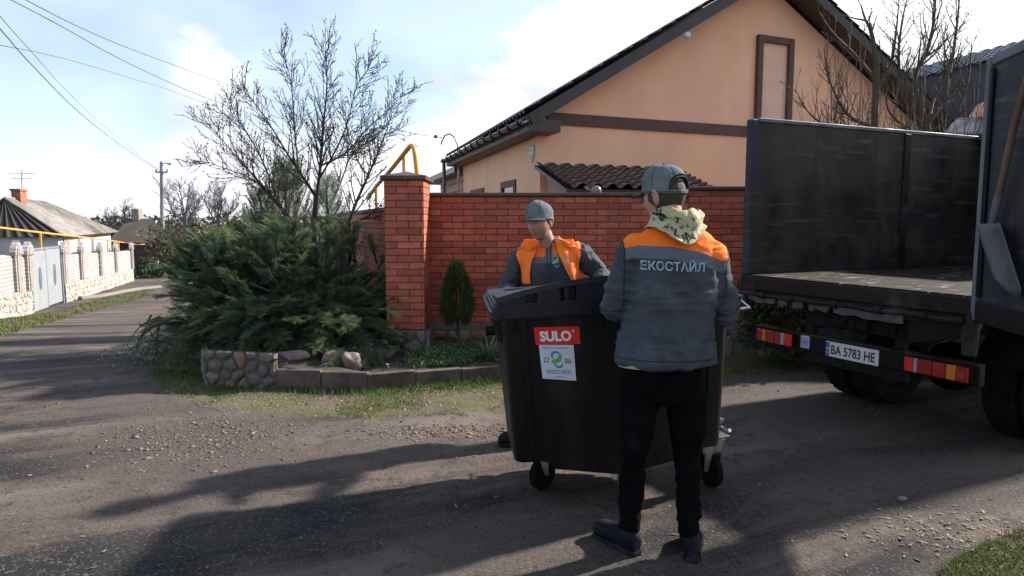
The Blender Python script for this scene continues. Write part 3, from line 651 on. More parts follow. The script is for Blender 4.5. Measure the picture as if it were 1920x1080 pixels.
# ------------------------------------------------------------ street on the left: fence, gate, house, pole
FA = Vector((-12.4, 16.5, 0)); FB = Vector((-19.9, 36, 0)); fu = (FB-FA).normalized(); fn = Vector((fu.y, -fu.x, 0))
def fs_(px): return (W(px, 500, (FA.x, FA.y), (FB.x, FB.y))-FA).dot(fu)
def fp(s_, z=0, o=0): p = FA+fu*s_+fn*o; return Vector((p.x, p.y, z))
def fg(s_): p = FA+fu*s_; return float(H(p.x, p.y))
def wbrick(t, k, col, mixc):
    tcn = t.nodes.new('ShaderNodeTexCoord'); sx = t.nodes.new('ShaderNodeSeparateXYZ'); k(tcn.outputs['Object'], sx.inputs[0])
    a = t.nodes.new('ShaderNodeVectorMath'); a.operation = 'DOT_PRODUCT'; a.inputs[1].default_value = fu; k(tcn.outputs['Object'], a.inputs[0])
    cb = t.nodes.new('ShaderNodeCombineXYZ'); k(a.outputs['Value'], cb.inputs[0]); k(sx.outputs[2], cb.inputs[1])
    br = t.nodes.new('ShaderNodeTexBrick'); br.inputs['Scale'].default_value = 1; br.inputs['Brick Width'].default_value = .26; br.inputs['Row Height'].default_value = .098
    br.inputs['Mortar Size'].default_value = .011; br.inputs['Color1'].default_value = (1, 1, 1, 1); br.inputs['Color2'].default_value = (.88, .87, .86, 1); br.inputs['Mortar'].default_value = (.50, .45, .42, 1)
    k(cb.outputs[0], br.inputs[0]); return mixc(1.0, col, br.outputs[0], 'MULTIPLY')
m_white = mat('white_silicate_brick', (.31, .30, .295), (.39, .385, .38), scale=3, rough=.85, bump=.003, bscale=40,
  extra=lambda t, k, col, noise, rampn, mixc, b: wbrick(t, k, col, mixc))
m_greyb = mat('grey_brick', (.20, .17, .15), (.28, .25, .23), scale=5, rough=.9, bump=.004, bscale=30)
m_pinkst = mat('pale_field_stone', (.3, .27, .24), rough=.85, bump=.01, bscale=20, rnd=.3, c2=(.40, .34, .29), scale=2)
m_pmort = mat('pale_mortar', (.16, .15, .14), rough=.95)
m_gate = mat('pale_grey_gate', (.22, .24, .26), (.26, .275, .29), scale=3, rough=.5); m_gated = mat('gate_steel', (.16, .19, .24), rough=.5)
t = thing('boundary_wall', fp(8, fg(8)), 'long white brick fence with arched pier tops on a rubble base along the lane', 'fence')
bays = [(-420, 30), (30, 52), (116, 152), (152, 188), (188, 217), (217, 247)]
ra, rb = MB(), MB()
mbw = MB()
for i, (pa, pb) in enumerate(bays):
    s0, s1 = fs_(pa), fs_(pb); g0, g1_ = fg(s0), fg(s1); zb_ = lambda s_: fg(s_)+.62
    q = [fp(s0, zb_(s0)), fp(s1, zb_(s1)), fp(s1, zb_(s1)+.93), fp(s0, zb_(s0)+.93)]
    mbw.prism(q, -fn*.25)
    q2 = [fp(s0, g0-.3, .05), fp(s1, g1_-.3, .05), fp(s1, zb_(s1), .05), fp(s0, zb_(s0), .05)]; rb.prism(q2, -fn*.35)
    Ud = (fp(s1, zb_(s1))-fp(s0, zb_(s0))).normalized(); rubble(ra, None, fp(s0, g0-.05, .055), Ud, .67, (s1-s0)*1.0, fn, .16 if s0 < 12 else .22, 60+i, relief=.03, gap=.01)
ra.build('rubble_base', m_pinkst, t, smooth=35); rb.build('base_mortar', m_pmort, t); mbw.build('white_panel', m_white, t)
for px in (30, 52, 119, 152, 188, 217, 247):
    s0 = fs_(px); z0 = fg(s0)+.6; wd = .26; pier = MB()
    pier.prism([fp(s0-wd, z0, .07), fp(s0+wd, z0, .07), fp(s0+wd, z0+1.0, .07), fp(s0-wd, z0+1.0, .07)], -fn*.3)
    arc = [fp(s0+wd*1.3*math.cos(R(a)), z0+1.0+.30*math.sin(R(a)) + (.07 if a == 90 else 0), .10) for a in range(0, 181, 15)]; pier.prism(arc, -fn*.14)
    pr = pier.build('pier', m_white, t)
    mb = MB(); mb.prism([fp(s0-.17, z0+.02, .072), fp(s0+.17, z0+.02, .072), fp(s0+.17, z0+.98, .072), fp(s0-.17, z0+.98, .072)], fn*.02)
    arc = [fp(s0+wd*.9*math.cos(R(a)), z0+1.02+.21*math.sin(R(a)), .105) for a in range(0, 181, 20)]; mb.prism(arc, fn*.015); mb.build('brick_inset', m_greyb, pr)
sg0, sg1 = fs_(57), fs_(116); zg = fg((sg0+sg1)/2)
t = thing('metal_gate', fp((sg0+sg1)/2, zg), 'pale grey sheet metal garden gate with two ornamented leaves', 'gate')
sm = sg0+(sg1-sg0)*.47
for k, (a, b) in enumerate(((sg0+.1, sm-.02), (sm+.02, sg1-.16))):
    mb = MB(); mb.prism([fp(a, zg+.06, .0), fp(b, zg+.03, .0), fp(b, zg+1.72, .0), fp(a, zg+1.74, .0)], -fn*.04); lf_ = mb.build('gate_leaf', m_gate, t)
    mb = MB(); c = (a+b)/2; 
    for rr_ in (.32, .2): mb.tube([fp(c+rr_*.32*math.sin(R(a_)), zg+.95+rr_*math.cos(R(a_)), .02) for a_ in range(0, 361, 30)], .012, 6)
    mb.build('ornament', m_gated, lf_)
for a, w2 in ((sg0, .07), (sg1-.09, .1)):
    mb = MB(); mb.prism([fp(a-w2/2, zg-.1, .03), fp(a+w2/2, zg-.1, .03), fp(a+w2/2, zg+1.82, .03), fp(a-w2/2, zg+1.82, .03)], -fn*.1); mb.build('gate_post', m_gated, t)
mb = MB(); mb.prism([fp(sg0, zg+1.76, .0), fp(sg1, zg+1.74, .0), fp(sg1, zg+1.80, .0), fp(sg0, zg+1.82, .0)], -fn*.04); mb.build('top_rail', m_gated, t)
# yellow street gas main on posts
t = thing('gas_main', fp(6, fg(6)), 'thin yellow gas main on posts running above the white fence', 'gas pipe')
def fo(px, py, o=.9): p = W(px, py, (FA.x-fn.x*o, FA.y-fn.y*o), (FB.x-fn.x*o, FB.y-fn.y*o)); return p
pts = [fo(-120, 417), fo(0, 427), fo(75, 436), fo(148, 444), fo(200, 450), fo(245, 457), fo(258, 459), fo(272, 458)]
mb = MB(); mb.tube(pts, .033, 8); mb.build('pipe_run', m_gas, t, smooth=True)
for px, py in ((75, 436), (148, 444), (201, 450), (222, 453)): q = fo(px, py); mb = MB(); mb.tube([q, (q.x, q.y, q.z-2.4)], .035, 6); mb.build('post', m_gas, t, smooth=True)
# left house
m_slate = mat('grey_asbestos_slate', (.17, .16, .145), (.25, .235, .215), scale=1.2, rough=.95, bump=.01, bscale=20, stretch=(1, 1, 3), c3=(.075, .075, .055), c3s=.7)
m_slate2 = mat('striped_slate_gable', (.20, .19, .17), (.25, .235, .21), scale=2, rough=.95, rnd=.75)
m_wash = mat('whitewash', (.42, .42, .43), (.50, .50, .50), scale=1.5, rough=.95, c3=(.30, .29, .28), c3s=1)
t = thing('slate_roofed_house', (-20, 32, -1.3), 'low whitewashed house with grey slate hip roof and brick chimney', 'house')
ax = Vector((-.36, .93, 0)).normalized(); bx_ = Vector((.93, .36, 0)).normalized(); rp = Vector((-22.1, 30, 0)); ze, zr_ = .92, 2.6; hw = 2.15
c00 = rp+bx_*hw; c01 = rp-bx_*hw; c10 = c00+ax*13.5; c11 = c01+ax*13.5; r0_ = Vector((rp.x, rp.y, zr_)); r1_ = r0_+ax*6.3
V3 = lambda p, z: Vector((p.x, p.y, z))
mb = MB(); mb.prism([V3(c, -2.2) for c in (c00-bx_*.35+ax*.3, c10-bx_*.35-ax*.3, c11+bx_*.35-ax*.3, c01+bx_*.35+ax*.3)], (0, 0, 2.2+ze-.02)); wl = mb.build('wall', m_wash, t)
mb = MB(); mb.prism([V3(c00-bx_*.34+ax*1.2, ze-1.35), V3(c00-bx_*.34+ax*2.3, ze-1.35), V3(c00-bx_*.34+ax*2.3, ze-.1), V3(c00-bx_*.34+ax*1.2, ze-.1)], bx_*.04); mb.build('brick_patch', m_lbr, wl)
def corr(mb, a, b, c, d, wave=.18, amp=.03):                # a,b lower edge, d,c upper edge
    n = max(6, int((b-a).length/wave*4)); nn = (b-a).cross(d-a).normalized(); nn = nn if nn.z > -.05 else -nn; vs = []
    for j in range(7):
        for i in range(n+1): u = i/n; p = a.lerp(b, u).lerp(d.lerp(c, u), j/6); vs.append(p+nn*amp*math.sin(2*math.pi*u*(b-a).length/wave)+nn*(.02*(j % 2)))
    
    for i in range(n): mb.add([vs[j*(n+1)+i+q] for j in range(7) for q in (0, 1)], [(2*j, 2*j+1, 2*j+3, 2*j+2) for j in range(6)], .5+.5*math.sin(2*math.pi*(i+.5)/n*(b-a).length/wave))
mb = MB(); corr(mb, V3(c00, ze), V3(c10, ze), r1_, r0_); corr(mb, V3(c10, ze), V3(c11, ze), r1_, r1_); corr(mb, V3(c11, ze), V3(c01, ze), r0_, r1_)
rf = mb.build('roof', m_slate, t, smooth=60, fix=False)
mb = MB(); corr(mb, V3(c01, ze)+ax*.02, V3(c00, ze)+ax*.02, r0_+ax*.02, r0_+ax*.02, wave=.42, amp=.13); mb.build('gable_cladding', m_slate2, t, smooth=60, fix=False)
mb = MB(); mb.tube([V3(c01, ze), r0_+Vector((0, 0, .03)), V3(c00, ze)], .06, 6); mb.tube([r0_+Vector((0, 0, .03)), r1_+Vector((0, 0, .03)), V3(c10, ze+.02)], .05, 6); mb.build('ridge_cap', m_slate, rf)
q = P(36, 372, 31.5); mb = MB(); mb.box((q.x, q.y, q.z-.1), (.42, .42, .95), bev=.01); mb.box((q.x, q.y, q.z+.38), (.5, .5, .1), bev=.01); mb.build('chimney', m_lbr if 0 else mat('chimney_brick', (.24, .085, .05), (.32, .13, .08), scale=8, rough=.9), rf)
mb = MB(); q = P(41, 372, 32); mb.tube([q, P(41, 318, 32)], .02, 5)
for y_, w_ in ((325, .5), (335, .4)): c = P(41, y_, 32); mb.tube([c-bx_*w_, c+bx_*w_], .012, 4)
mb.build('aerial', m_metal, rf)
# far brown roof
t = thing('brown_roofed_cottage', (-26, 46, -1.6), 'distant brown roofed cottage with a stub chimney at the bend of the lane', 'house')
D_ = 46; mb = MB(); a_, b_, c_, d_ = P(200, 455, D_), P(330, 455, D_), P(285, 410, D_+3), P(240, 410, D_+3)
e_, f_ = P(330, 455, D_+7), P(200, 455, D_+7)
mb.add([a_, b_, c_, d_, e_, f_], [(0, 1, 2, 3), (1, 4, 2), (4, 5, 3, 2), (5, 0, 3)]); m_brroof = mat('weathered_brown_roof', (.055, .043, .035), (.08, .065, .05), scale=1, rough=.95, bump=.02, bscale=6)
mb.build('roof', m_brroof, t); mb = MB(); mb.prism([V3(p, -3) for p in (a_.lerp(e_, .06), b_.lerp(f_, .06), e_.lerp(a_, .06), f_.lerp(b_, .06))], (0, 0, 3+a_.z)); mb.build('wall', mat('brown_plank_wall', (.07, .052, .04), (.09, .07, .055), scale=2, rough=.9), t)
mb = MB(); q = P(257, 405, D_+3); mb.box(q, (.5, .5, 1.0)); mb.build('chimney', m_greyb, t)
# pale kerb and utility pole
t = MB(); pk = [GT(150, 563), GT(190, 559), GT(232, 550), GT(262, 545), GT(300, 541)]
t.tube([p+Vector((0, 0, .05)) for p in pk], .1, 6, ref=(0, 0, 1)); o = t.build('verge_kerb', m_pmort, origin=pk[0]); tag(o, 'pale concrete kerb curving along the grass below the white fence', 'kerb')
m_pole = mat('concrete_pole', (.22, .24, .26), (.28, .30, .32), scale=1, rough=.8)
Yp = 50; b0_ = P(307, 560, Yp); tp = P(303, 303, Yp); t = thing('utility_pole', (b0_.x, b0_.y, -3), 'grey concrete utility pole with a small lamp arm beyond the juniper', 'utility pole')
mb = MB(); mb.tube([(b0_.x, b0_.y, -3), tp], [.19, .12], 10); mb.build('pole', m_pole, t, smooth=True)
mb = MB(); mb.tube([P(303, 307, Yp), P(312, 306, Yp), P(320, 308, Yp)], [.03, .03, .09], 8); mb.build('lamp_arm', m_metal, t, smooth=True)
mb = MB(); c = P(303, 323, Yp); mb.box(c, (.9, .1, .1)); 
for dx_ in (-.4, .4): mb.tube([c+Vector((dx_, 0, 0)), c+Vector((dx_, 0, .2))], .06, 6)
mb.build('crossarm', m_metal, t)
m_wire = mat('cable_rubber', (.05, .055, .065), rough=.6)
for pts, rad, lab in (([(-120, -75, 9), (0, 54, 13), (60, 122, 17), (150, 212, 26), (230, 275, 37), (299, 320, 50)], .016, 'thickest dark overhead cable swooping down left to the concrete pole'),
                 ([(-60, -60, 9), (0, 30, 11), (60, 98, 15), (120, 165, 21), (190, 232, 34), (300, 322, 50)], .009, 'thin overhead cable just above the thickest one at the left edge'),
                 ([(-60, 74, 12), (0, 85, 13), (70, 98, 15), (150, 118, 18), (240, 145, 22), (315, 168, 26), (400, 200, 32)], .009, 'overhead cable starting flattest from the left edge of the sky'),
                 ([(-60, -40, 9), (25, 2, 10), (120, 52, 12), (220, 108, 14.5), (330, 160, 18), (420, 196, 22), (520, 230, 28)], .010, 'overhead cable running below the topmost one towards the bare tree'),
                 ([(-40, -45, 9), (45, -2, 10), (130, 42, 12), (220, 82, 14.5), (320, 120, 18), (430, 160, 22), (560, 205, 28)], .010, 'topmost overhead cable crossing the blue sky into the bare tree'),
                 ([(640, 215, 14), (700, 232, 14.8), (745, 243, 15.6), (790, 253, 16.6), (817, 256, P(817, 256, 1).y*19)], .010, 'short service cable from the bare tree to the bent mast')):
    if pts[-1][2] > 18.9 and pts[-1][0] == 817: pts[-1] = (817, 256, c.y if 0 else (P(817,256,1)*1).y*0+float(W(817, 256, (g1.x, g1.y), (g1.x+1, g1.y)).y))
    q = [P(*p) for p in pts]; mb = MB(); mb.tube(curve(q, 4), rad*.75, 5); tag(mb.build('overhead_cable', m_wire, origin=q[0]), lab, 'cable', 'overhead cables')
# ------------------------------------------------------------ neighbouring dark house on the right
t = thing('dark_roofed_house', (13, 17, 0), 'neighbouring house with dark steep roof sides and a grey tile ridge', 'house')
A_, B_ = P(1690, 143, 19), P(2150, 0, 15); A2, B2 = P(1712, 160, 18.2), P(2150, 22, 14.6)
A2 = P(1700, 152, 18.4); B2 = P(2150, 42, 14.4)
mb = MB(); U = (B2-A2); back = Vector((.35, 1, 0)).normalized()*2.2+Vector((0, 0, .62)); 
nn = U.cross(back).normalized(); nn = nn if nn.z > 0 else -nn
tile_sheet(mb, A2, U.normalized(), U.length, back.normalized(), back.length, nn, wave=.3, step=.35, un=5); mb.build('roof', mat('grey_metal_tile', (.10, .10, .115), (.15, .15, .165), scale=2, rough=.4), t, smooth=50, fix=False)
C_, D2 = P(1712, 250, 17.4), P(2150, 250, 13.2)
mb = MB(); ins = Vector((0, .16, .06)); q = [V3(C_, 1.0), V3(D2, 1.0), B2+ins, A2+ins]; mb.prism(q, Vector((.35, 1, 0))*3); mb.build('wall', mat('dark_sheet_wall', (.034, .026, .032), (.05, .04, .046), scale=2, rough=.6), t)
mb = MB(); q = [P(1812, 243, 14.6), P(1850, 243, 14.4), P(1850, 188, 14.4)]; mb.prism(q, Vector((.2, .6, 0))); mb.build('gable_infill', m_plaster, t)
q = [P(1775, 252, 13.9), P(1850, 250, 13.6), P(1850, 222, 14.3), P(1800, 226, 14.5)]; mb = MB(); mb.prism(q, Vector((0, .1, .06))); mb.build('porch_roof', m_tile, t)
# ------------------------------------------------------------ bare trees
class Tree:
    def __init__(s, seed, bud=0, up=.25, twig=.35, wob=.16, thin=.004): s.mb = MB(); s.r = random.Random(seed); s.bud = bud; s.up = up; s.twig = twig; s.wob = wob; s.thin = thin; s.mb2 = MB()
    def rv(s): return Vector((s.r.gauss(0, 1), s.r.gauss(0, 1), s.r.gauss(0, 1)))
    def grow(s, p, d, L_, r0, lvl, mx=3):
        n = max(3, int(L_/(.12 if lvl < 3 else .06))); st = L_/n; pts = [p]; rad = [r0]; d = d.normalized(); r1 = max(s.thin*.6, r0*.35)
        for i in range(n):
            d = (d+s.rv()*s.wob*.5+Vector((0, 0, s.up*.25))).normalized(); p = p+d*st; pts.append(p); rad.append(r0+(r1-r0)*(i+1)/n)
        s.mb.tube(pts, rad, 6 if lvl < 2 else (4 if lvl < 3 else 3))
        s.kids(pts, rad, lvl, L_, mx)
    def kids(s, pts, rad, lvl, L_, mx, dens=1.0, t0=.15):
        if lvl < mx:
            nk = max(2, int(L_*(7.5 if lvl == 1 else 9)*dens)) if lvl < mx-1 else max(2, int(L_*10*dens))
            for _ in range(nk):
                t = s.r.uniform(t0, 1); i = min(int(t*(len(pts)-1)), len(pts)-2); a = pts[i].lerp(pts[i+1], t*(len(pts)-1)-i); d = (pts[i+1]-pts[i]).normalized()
                side = s.rv(); side = (side-d*side.dot(d)).normalized(); ang = s.r.uniform(.5, 1.0)
                nd = d*math.cos(ang)+side*math.sin(ang); l = L_*(s.r.uniform(.28, .6) if lvl < 2 else s.r.uniform(.25, .55))*(1.15-t*.5)
                s.grow(a, nd, max(.08, l), max(s.thin, rad[i]*.5), lvl+1, mx)
        if s.bud and lvl >= 2:
            for i in range(1, len(pts)):
                if s.r.random() < s.bud: s.mb2.ell(pts[i]+s.rv()*.006, [s.r.uniform(.006, .0105)]*3, 5, 3, r=s.r.random())
m_bark = mat('grey_brown_bark', (.022, .019, .017), (.05, .043, .038), scale=6, rough=.9, bump=.01, bscale=30, c3=(.06, .065, .045), c3s=3)
m_bud = mat('spur_buds', (.030, .024, .022), rough=.9)
def D3(l): return [P(*q) for q in l]
t = thing('bare_fruit_tree', P(590, 640, 9.5), 'leafless grey fruit tree rising out of the big juniper', 'tree')
T = Tree(3, bud=.4, up=.55, thin=.0042, wob=.12); Yt = 9.5
limbs = [([(596, 640, Yt), (594, 520, Yt), (590, 430, Yt), (594, 370, Yt)], (.10, .07), 0),
         ([(594, 370, Yt), (600, 320, Yt), (606, 240, Yt+.1), (613, 160, Yt+.1), (611, 92, Yt)], (.05, .006), 1),
         ([(594, 372, Yt), (570, 335, Yt-.1), (540, 290, Yt-.2), (500, 225, Yt-.3), (455, 165, Yt-.3)], (.042, .006), 1),
         ([(560, 322, Yt), (552, 240, Yt+.3), (545, 150, Yt+.4), (528, 95, Yt+.4)], (.024, .004), 1),
         ([(598, 335, Yt), (625, 290, Yt-.3), (650, 235, Yt-.5), (668, 165, Yt-.6), (690, 130, Yt-.6)], (.026, .005), 1),
         ([(603, 310, Yt), (650, 285, Yt+.3), (690, 240, Yt+.4), (730, 205, Yt+.5), (765, 165, Yt+.5)], (.028, .004), 1),
         ([(560, 430, Yt-.2), (530, 390, Yt-.4), (490, 345, Yt-.6), (440, 290, Yt-.8), (385, 225, Yt-.8)], (.040, .005), 1),
         ([(545, 420, Yt), (510, 370, Yt), (470, 335, Yt+.2), (420, 315, Yt+.3), (375, 300, Yt+.3)], (.028, .004), 1),
         ([(530, 400, Yt), (500, 320, Yt), (470, 260, Yt), (440, 215, Yt), (432, 180, Yt)], (.024, .004), 1),
         ([(650, 440, Yt-.3), (664, 390, Yt-.3), (690, 330, Yt-.3), (715, 270, Yt-.3), (735, 215, Yt-.3)], (.050, .006), 1),
         ([(690, 330, Yt-.3), (665, 290, Yt-.2), (650, 240, Yt-.1), (640, 200, Yt)], (.022, .004), 1),
         ([(615, 400, Yt), (640, 340, Yt+.5), (660, 290, Yt+.6), (700, 260, Yt+.7), (745, 245, Yt+.7)], (.024, .004), 1),
         ([(655, 420, Yt-.4), (690, 405, Yt-.6), (720, 380, Yt-.9), (745, 372, Yt-1.1)], (.022, .004), 1),
         ([(640, 640, Yt-.2), (655, 480, Yt-.3), (650, 440, Yt-.3)], (.055, .05), 0),
         ([(596, 560, Yt), (575, 480, Yt-.1), (560, 430, Yt-.2)], (.05, .042), 0),
         ([(575, 480, Yt-.1), (552, 445, Yt), (540, 415, Yt)], (.03, .028), 0)]
for pts, (ra_, rb_), lv_ in limbs:
    q = curve(D3(pts), 6); rad = [.56*(ra_+(rb_-ra_)*i/(len(q)-1)) for i in range(len(q))]
    T.mb.tube(q, rad, 8)
    if lv_: T.kids(q, rad, 1, sum((q[i+1]-q[i]).length for i in range(len(q)-1))*.60, 3, dens=5.2)
T.mb.build('branches', m_bark, t, smooth=True, fix=False); tag(T.mb2.build('buds', m_bud, t, fix=False), kind='stuff')
m_bark2 = mat('mossy_bark', (.05, .038, .03), (.095, .07, .055), scale=5, rough=.9, bump=.01, bscale=30, c3=(.05, .065, .018), c3s=2.5, c3r=(.5, .6))
m_bud2 = mat('swelling_buds', (.14, .115, .06), rough=.9)
def rtree(lab, limbs, seed, Yt, base):
    t = thing('bare_pear_tree', base, lab, 'tree', 'bare trees behind the truck'); T = Tree(seed, bud=.3, up=.75, thin=.004, wob=.13)
    for pts, (ra_, rb_), lv_ in limbs:
        q = curve([P(x, y, Yt+dy) for x, y, dy in pts], 5); rad = [ra_+(rb_-ra_)*i/(len(q)-1) for i in range(len(q))]; T.mb.tube(q, rad, 7)
        if lv_: T.kids(q, rad, 1, sum((q[i+1]-q[i]).length for i in range(len(q)-1))*.62, 3, dens=1.9)
    T.mb.build('branches', m_bark2, t, smooth=True, fix=False); tag(T.mb2.build('buds', m_bud2, t, fix=False), kind='stuff')
rtree('slender bare tree with mossy trunk in front of the orange gable', [([(1640, 560, 0), (1640, 240, 0), (1644, 140, 0), (1640, 90, 0)], (.06, .036), 0),
   ([(1640, 90, 0), (1632, 55, 0), (1622, 35, .1), (1614, 8, .1)], (.035, .008), 1), ([(1622, 38, 0), (1600, 34, 0), (1584, 28, 0)], (.015, .004), 1),
   ([(1643, 150, 0), (1600, 100, .1), (1560, 60, .2), (1535, 20, .2)], (.03, .006), 1), ([(1642, 240, 0), (1590, 215, -.1), (1555, 150, -.2), (1545, 90, -.2)], (.03, .006), 1),
   ([(1642, 170, 0), (1670, 120, .1), (1680, 60, .2), (1685, 10, .2)], (.032, .006), 1), ([(1640, 260, 0), (1570, 245, .1), (1520, 215, .2), (1490, 165, .2)], (.028, .005), 1)], 21, 10.2, P(1640, 640, 10.2))
rtree('wide bare tree with yellowish buds beside the dark roofed house', [([(1745, 560, 0), (1742, 300, 0), (1735, 225, 0)], (.075, .05), 0),
   ([(1735, 225, 0), (1715, 150, 0), (1740, 90, .1), (1752, 30, .1), (1755, -30, .1)], (.045, .008), 1), ([(1738, 235, 0), (1770, 180, .1), (1785, 110, .2), (1795, 40, .2), (1800, -20, .2)], (.04, .008), 1),
   ([(1735, 240, 0), (1695, 190, -.1), (1685, 110, -.2), (1690, 50, -.2), (1700, 0, -.2)], (.035, .007), 1), ([(1740, 250, 0), (1790, 215, -.2), (1815, 150, -.3), (1822, 80, -.3)], (.032, .006), 1),
   ([(1740, 260, 0), (1700, 240, .2), (1665, 205, .3), (1660, 140, .3)], (.028, .006), 1), ([(1738, 245, 0), (1750, 190, .4), (1770, 140, .5), (1770, 60, .5)], (.03, .006), 1)], 33, 10.6, P(1745, 640, 10.6))
# thicket of sprouts between them
T = Tree(5, bud=.3, up=1.0, thin=.0045, wob=.10)
for i in range(26):
    px = random.uniform(1500, 1830); q = P(px, 330, random.uniform(9.6, 11)); T.grow(q, Vector((random.gauss(0, .12), random.gauss(0, .1), 1)), random.uniform(.9, 1.9), .012, 2, 3)
o = T.mb.build('sapling_thicket', m_bark2, origin=P(1660, 560, 10.2), smooth=True, fix=False); tag(o, 'tangle of thin upright sprouts above the truck side panel', 'saplings', kind='stuff')
# far trees on the left
m_far = mat('far_twigs', (.085, .085, .10), (.12, .12, .135), scale=1, rough=1)
m_far2 = mat('far_brown_twigs', (.06, .05, .042), (.085, .075, .06), scale=1, rough=1)
def fartree(px, py0, py1, Y_, seed, m, lab, spread=1.0):
    b = P(px, py0, Y_); h_ = P(px, py1, Y_).z-b.z; T = Tree(seed, up=.35, thin=.011, wob=.2); T.mb.tube([(b.x, b.y, -3), b, b+Vector((0, 0, h_*.3))], [.16, .12, .09], 6)
    for k in range(7):
        a = k*2.4; T.grow(b+Vector((0, 0, h_*.12*(k % 3))), Vector((math.cos(a)*spread, math.sin(a)*spread, .9+.25*(k % 2))), h_*random.uniform(.55, .8), .05, 1, 3)
    tag(T.mb.build('bare_tree', m, origin=b, fix=False), lab, 'tree', 'distant bare trees')
T = Tree(77, up=.5, thin=.02, wob=.2)
for i in range(46):
    px = -200+i*22+random.uniform(-9, 9); Yq = random.uniform(75, 120); b = P(px, 470, Yq); b.z = -3.5; T.grow(b, Vector((0, 0, 1)), random.uniform(3.2, 5.2), .16, 1, 2)
    for _ in range(170):
        q = b+Vector((random.gauss(0, 1.5), random.gauss(0, 1.2), random.uniform(.5, 5.6)-.0)); T.mb.add([q, q+Vector((random.gauss(0, .5), 0, random.uniform(.2, .6))), q+Vector((random.gauss(0, .4), .2, random.gauss(0, .4)))], [(0, 1, 2)], random.random())
tag(T.mb.build('distant_treeline', m_far2, fix=False), kind='stuff')
fartree(348, 430, 325, 40, 51, m_far, 'bluish grey bare tree just right of the concrete pole')
fartree(410, 430, 335, 42, 52, m_far, 'bluish grey bare tree seen behind the left twigs of the fruit tree')
fartree(232, 450, 372, 52, 53, m_far2, 'brownish bare tree between the slate roof and the cottage chimney', 1.2)
fartree(205, 455, 400, 50, 54, m_far2, 'smallest brownish bare tree over the end of the slate roof', 1.2)
# ------------------------------------------------------------ evergreens
def frond(n=11, L_=.22, wid=.07, seed=0, curl=.25, lw=.0042):
    r = np.random.default_rng(seed); V = []; Fc = []
    pts = [np.array([0, 0, 0.])]; 
    for i in range(n): t = i/n; pts.append(pts[-1]+np.array([r.normal()*.004, 1, -curl*t*t*2.0])*L_/n)
    for i in range(1, n+1):
        p = pts[i-1]; t = i/n; ww = wid*math.sin(math.pi*min(1, .18+t*.82))**.8
        for sg in (-1, 1):
            tip = p+np.array([sg*ww*.8, ww*1.0, r.normal()*.012-.25*ww]); q = p+np.array([0, lw*2.4, .003]); o = len(V); V += [p, tip, q]; Fc.append((o, o+1, o+2))
            for f_ in (.35, .7):                                   # leaflets of second order
                a = p+(tip-p)*f_; tp2 = a+np.array([sg*ww*.12, ww*.42, r.normal()*.01]); tp3 = a+np.array([sg*ww*.42, ww*.05, r.normal()*.01]); o = len(V); V += [a, tp2, a+np.array([0, -lw*1.6, 0]), a, tp3, a+np.array([0, lw*1.6, 0])]; Fc += [(o, o+1, o+2), (o+3, o+4, o+5)]
    o = len(V); V += [pts[-1]-np.array([lw, .01, 0]), pts[-1]+np.array([0, .035, 0]), pts[-1]+np.array([lw, -.01, 0])]; Fc.append((o, o+1, o+2))
    return np.array(V), np.array(Fc)
FRD = [frond(seed=i, L_=.20+.03*i, wid=.060+.008*(i % 3), curl=.1+.12*i) for i in range(4)]
def scatter_fronds(items):
    """items: (pos, dir, up, scale, rnd, tip)"""
    VV, FF, RR, TT = [], [], [], []; base = 0
    for (p, d, up, sc, rv_, tp_) in items:
        V, Fc = FRD[random.randrange(4)]; d = d.normalized(); s_ = d.cross(up).normalized(); u2 = s_.cross(d)
        M = np.array([s_, d, u2])*sc; q = V@M+np.array(p); VV.append(q); FF.append(Fc+base); base += len(V); RR.append(np.full(len(Fc), rv_)); TT.append(np.clip(V[:, 1]/.2, 0, 1.2)*tp_)
    return np.concatenate(VV), np.concatenate(FF), np.concatenate(RR), np.concatenate(TT)
def leaf_extra(tipcol, dead):
    def f(t, k, col, noise, rampn, mixc, b):
        c = mixc(rampn(attr_fac(t, k, 'tip'), .35, 1.1), col, tipcol); return mixc(rampn(noise(2.5, 4, .6), .58, .68), c, dead)
    return f
m_jun = mat('juniper_sprays', (.066, .130, .086), (.13, .17, .082), scale=1.6, rough=.75, rnd=.6, extra=leaf_extra((.20, .21, .09), (.11, .115, .055)), spec=.25, trans=.25)
def arch(c, d, L_, droop, n=9):
    pts = [c]; d = d.normalized(); 
    for i in range(n): d = (d+Vector((random.gauss(0, .05), random.gauss(0, .05), -droop*(i/n)**1.3*.35+random.gauss(0, .03)))).normalized(); pts.append(pts[-1]+d*(L_/n))
    return pts
t = thing('juniper_bush', P(540, 660, 8.1), 'huge dark green spreading juniper filling the stone planter', 'shrub')
items = []; bm_ = MB(); C0 = Vector((-2.68, 8.25, .2))
